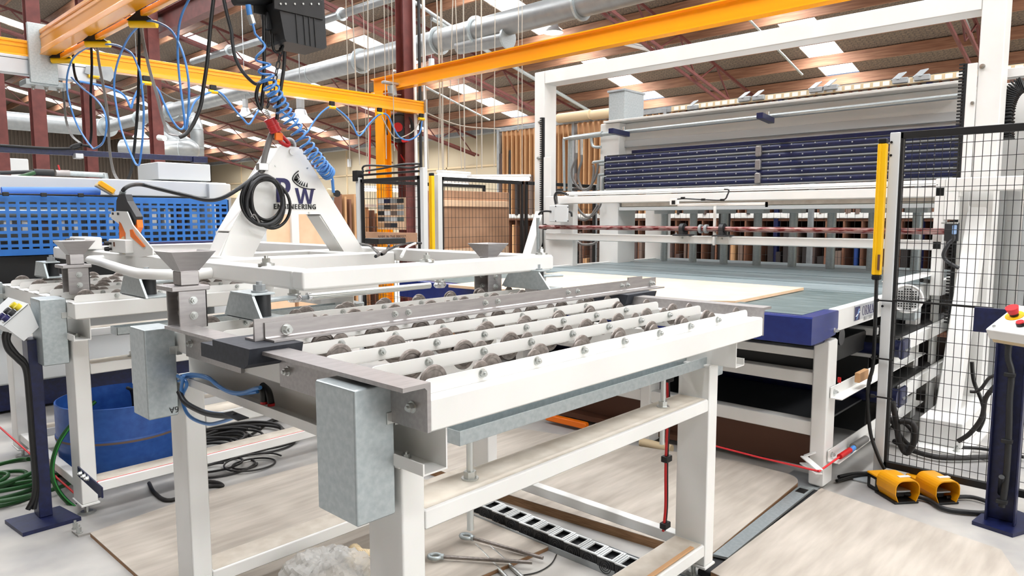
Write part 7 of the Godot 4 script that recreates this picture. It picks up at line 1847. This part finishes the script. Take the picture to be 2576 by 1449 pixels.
	for q in [[V(14.203, 5.555, -16.931), V(17.299, 4.874, -17.217), 0.028], [V(13.06, 5.807, -13.073), V(17.79, 4.766, -13.227), 0.05], [V(13.696, 5.667, -6.562), V(17.105, 4.917, -6.609), 0.024], [V(15.559, 5.257, -3.06), V(17.234, 4.889, -3.112), 0.024], [V(10.573, 6.254, -12.594), V(11.577, 6.033, -12.713), 0.04]]:
		one("sprinkler_pipe", cyl(S(), q[0] + (q[0] - q[1]) * 0.4 * (1.0 if kk != 2 else 0.2), q[1], q[2], 10), "galv" if kk < 4 else "galv_dull", ["thin white pipe sloping down behind the I-beam and ropes", "thick grey pipe sloping down behind the left portal corner", "thin pipe with a drooping end above the middle of the press", "thin pipe seen at the right portal corner", "grey pipe right of the red brown column near the top"][kk], "pipe", "sloping pipes under the roof")
		kk += 1
	batten(V(13.534, 5.603, -9.702), V(14.417, 5.408, -9.043), "unlit white batten under the roof behind the I-beam", false)
	# lit tubes beyond the wire screen
	batten(V(7.105, 2.123, -7.491), V(8.451, 2.188, -7.533), "lit tube light hanging right of the ropes above the wire screen")
	batten(V(7.015, 2.211, -8.042), V(8.075, 2.25, -8.533), "lit tube light partly behind the right-hand tube light")
	batten(V(8.688, 2.193, -9.929), V(9.861, 2.224, -10.445), "lit tube light hanging lower beyond the wire screen")
	batten(V(7.737, 2.092, -10.931), V(8.262, 2.108, -11.256), "lit tube light seen through the cage, left of the yellow post")
	batten(V(8.028, 2.084, -10.619), V(8.797, 2.091, -10.975), "lit tube light seen through the cage, right of the yellow post")
	high_bay(V(11.908, 5.498, -9.915), "high bay lamp glowing above the I-beam")
	high_bay(V(11.409, 4.963, -13.313), "high bay lamp glowing behind the I-beam near the column")
	high_bay(V(8.754, 4.166, -17.508), "high bay lamp glowing under the blue hose garland")
	high_bay(V(7.645, 3.861, -21.593), "high bay lamp glowing among the hanging black cables")
	high_bay(V(6.743, 3.283, -11.434), "dull high bay lamp shade beside the blue spiral hose")
	# hose reel on the yellow post
	var r := thing("hose_reel", "dark grey hose reel with a red hub behind the yellow post", "hose reel", V(7.361, 3.06, -9.416))
	var rc: Vector3 = V(7.36, 3.047, -9.415)
	var fx := V(-0.62, 0, 0.78).normalized()
	part("drum_cover", cyl(S(), rc - fx * 0.08, rc + fx * 0.08, 0.24, 32), "dark_grey", r)
	part("rim", tube(S(), circle(rc + fx * 0.08, fx, 0.22, 32), 0.02, 6, true), "charcoal", r)
	part("hub", cyl(S(), rc + fx * 0.08 + V(-0.03, 0, 0), rc + fx * 0.10 + V(-0.03, 0, 0), 0.075, 20), "red", r)
	part("side_plate", cyl(S(), rc - fx * 0.10, rc - fx * 0.08, 0.27, 32), "red", r)
	part("arm", bar(S(), rc + V(0.15, -0.2, 0.1), rc + V(-0.1, -0.23, 0.2), 0.06, 0.06, 0.02), "soft_red", r)
	var rt := part("lettering", text_mesh("80", 0.09, 0.004, true), "label_white", r)
	rt.position = rc + fx * 0.086 + V(0.10, 0.02, 0.08) - r.position
	rt.rotation.y = atan2(fx.x, fx.z)
	kk = 0
	for q in [[V(7.1, 3.205, -9.864), V(7.08, 2.942, -9.846), V(7.046, 2.547, -9.824), V(7.022, 2.284, -9.811)], [V(7.339, 2.843, -9.554), V(7.392, 2.645, -9.468), V(7.457, 2.481, -9.375), V(7.488, 2.415, -9.332)]]:
		one("red_hose", tube(S(), spl(q), 0.016, 7), "red", ["red hose hanging straight down left of the yellow post", "red hose trailing from the reel down to the cage"][kk], "hose", "red hoses by the reel")
		kk += 1
	# brown metal clad lower wall parts and far cabinets
	one("far_shelter", bx(S(), V(3.932, 2.676, -22.447), V(4.744, 3.13, -21.645) + V(0.3, 0, -0.6), 0.02), "pale_grey", "pale cabinet top in the far left distance", "cabinet")
	var ribs := S()
	for k in 140: bx(ribs, V(-4.0 + 0.17 * k, 0, -43.99), V(-3.93 + 0.17 * k, 6.5, -43.94), 0)
	var rw := obj("trim_2", ribs, "brown_wall")
	rw.set_meta("kind", "structure")
	one("wall_box", bx(S(), V(19.4, 4.346, -28.86), V(19.55, 3.974, -28.736), 0.01), "pale_grey", "small grey switch box on the far cream wall", "box")
	one("security_camera", cyl(S(), V(5.479, 3.134, -14.531), V(5.512, 3.107, -14.345), 0.055, 14), "white", "white camera on the red brown column behind the cables", "camera")
	var wp := S()
	for k in 12: bx(wp, V(19.56, 0, -40.0 + 3.6 * k), V(19.6, 5.0, -39.94 + 3.6 * k), 0)
	bx(wp, V(19.56, 3.55, -44.0), V(19.6, 3.62, 12.0), 0)
	var wo := obj("trim_3", wp, "board_cream")
	wo.set_meta("kind", "structure")
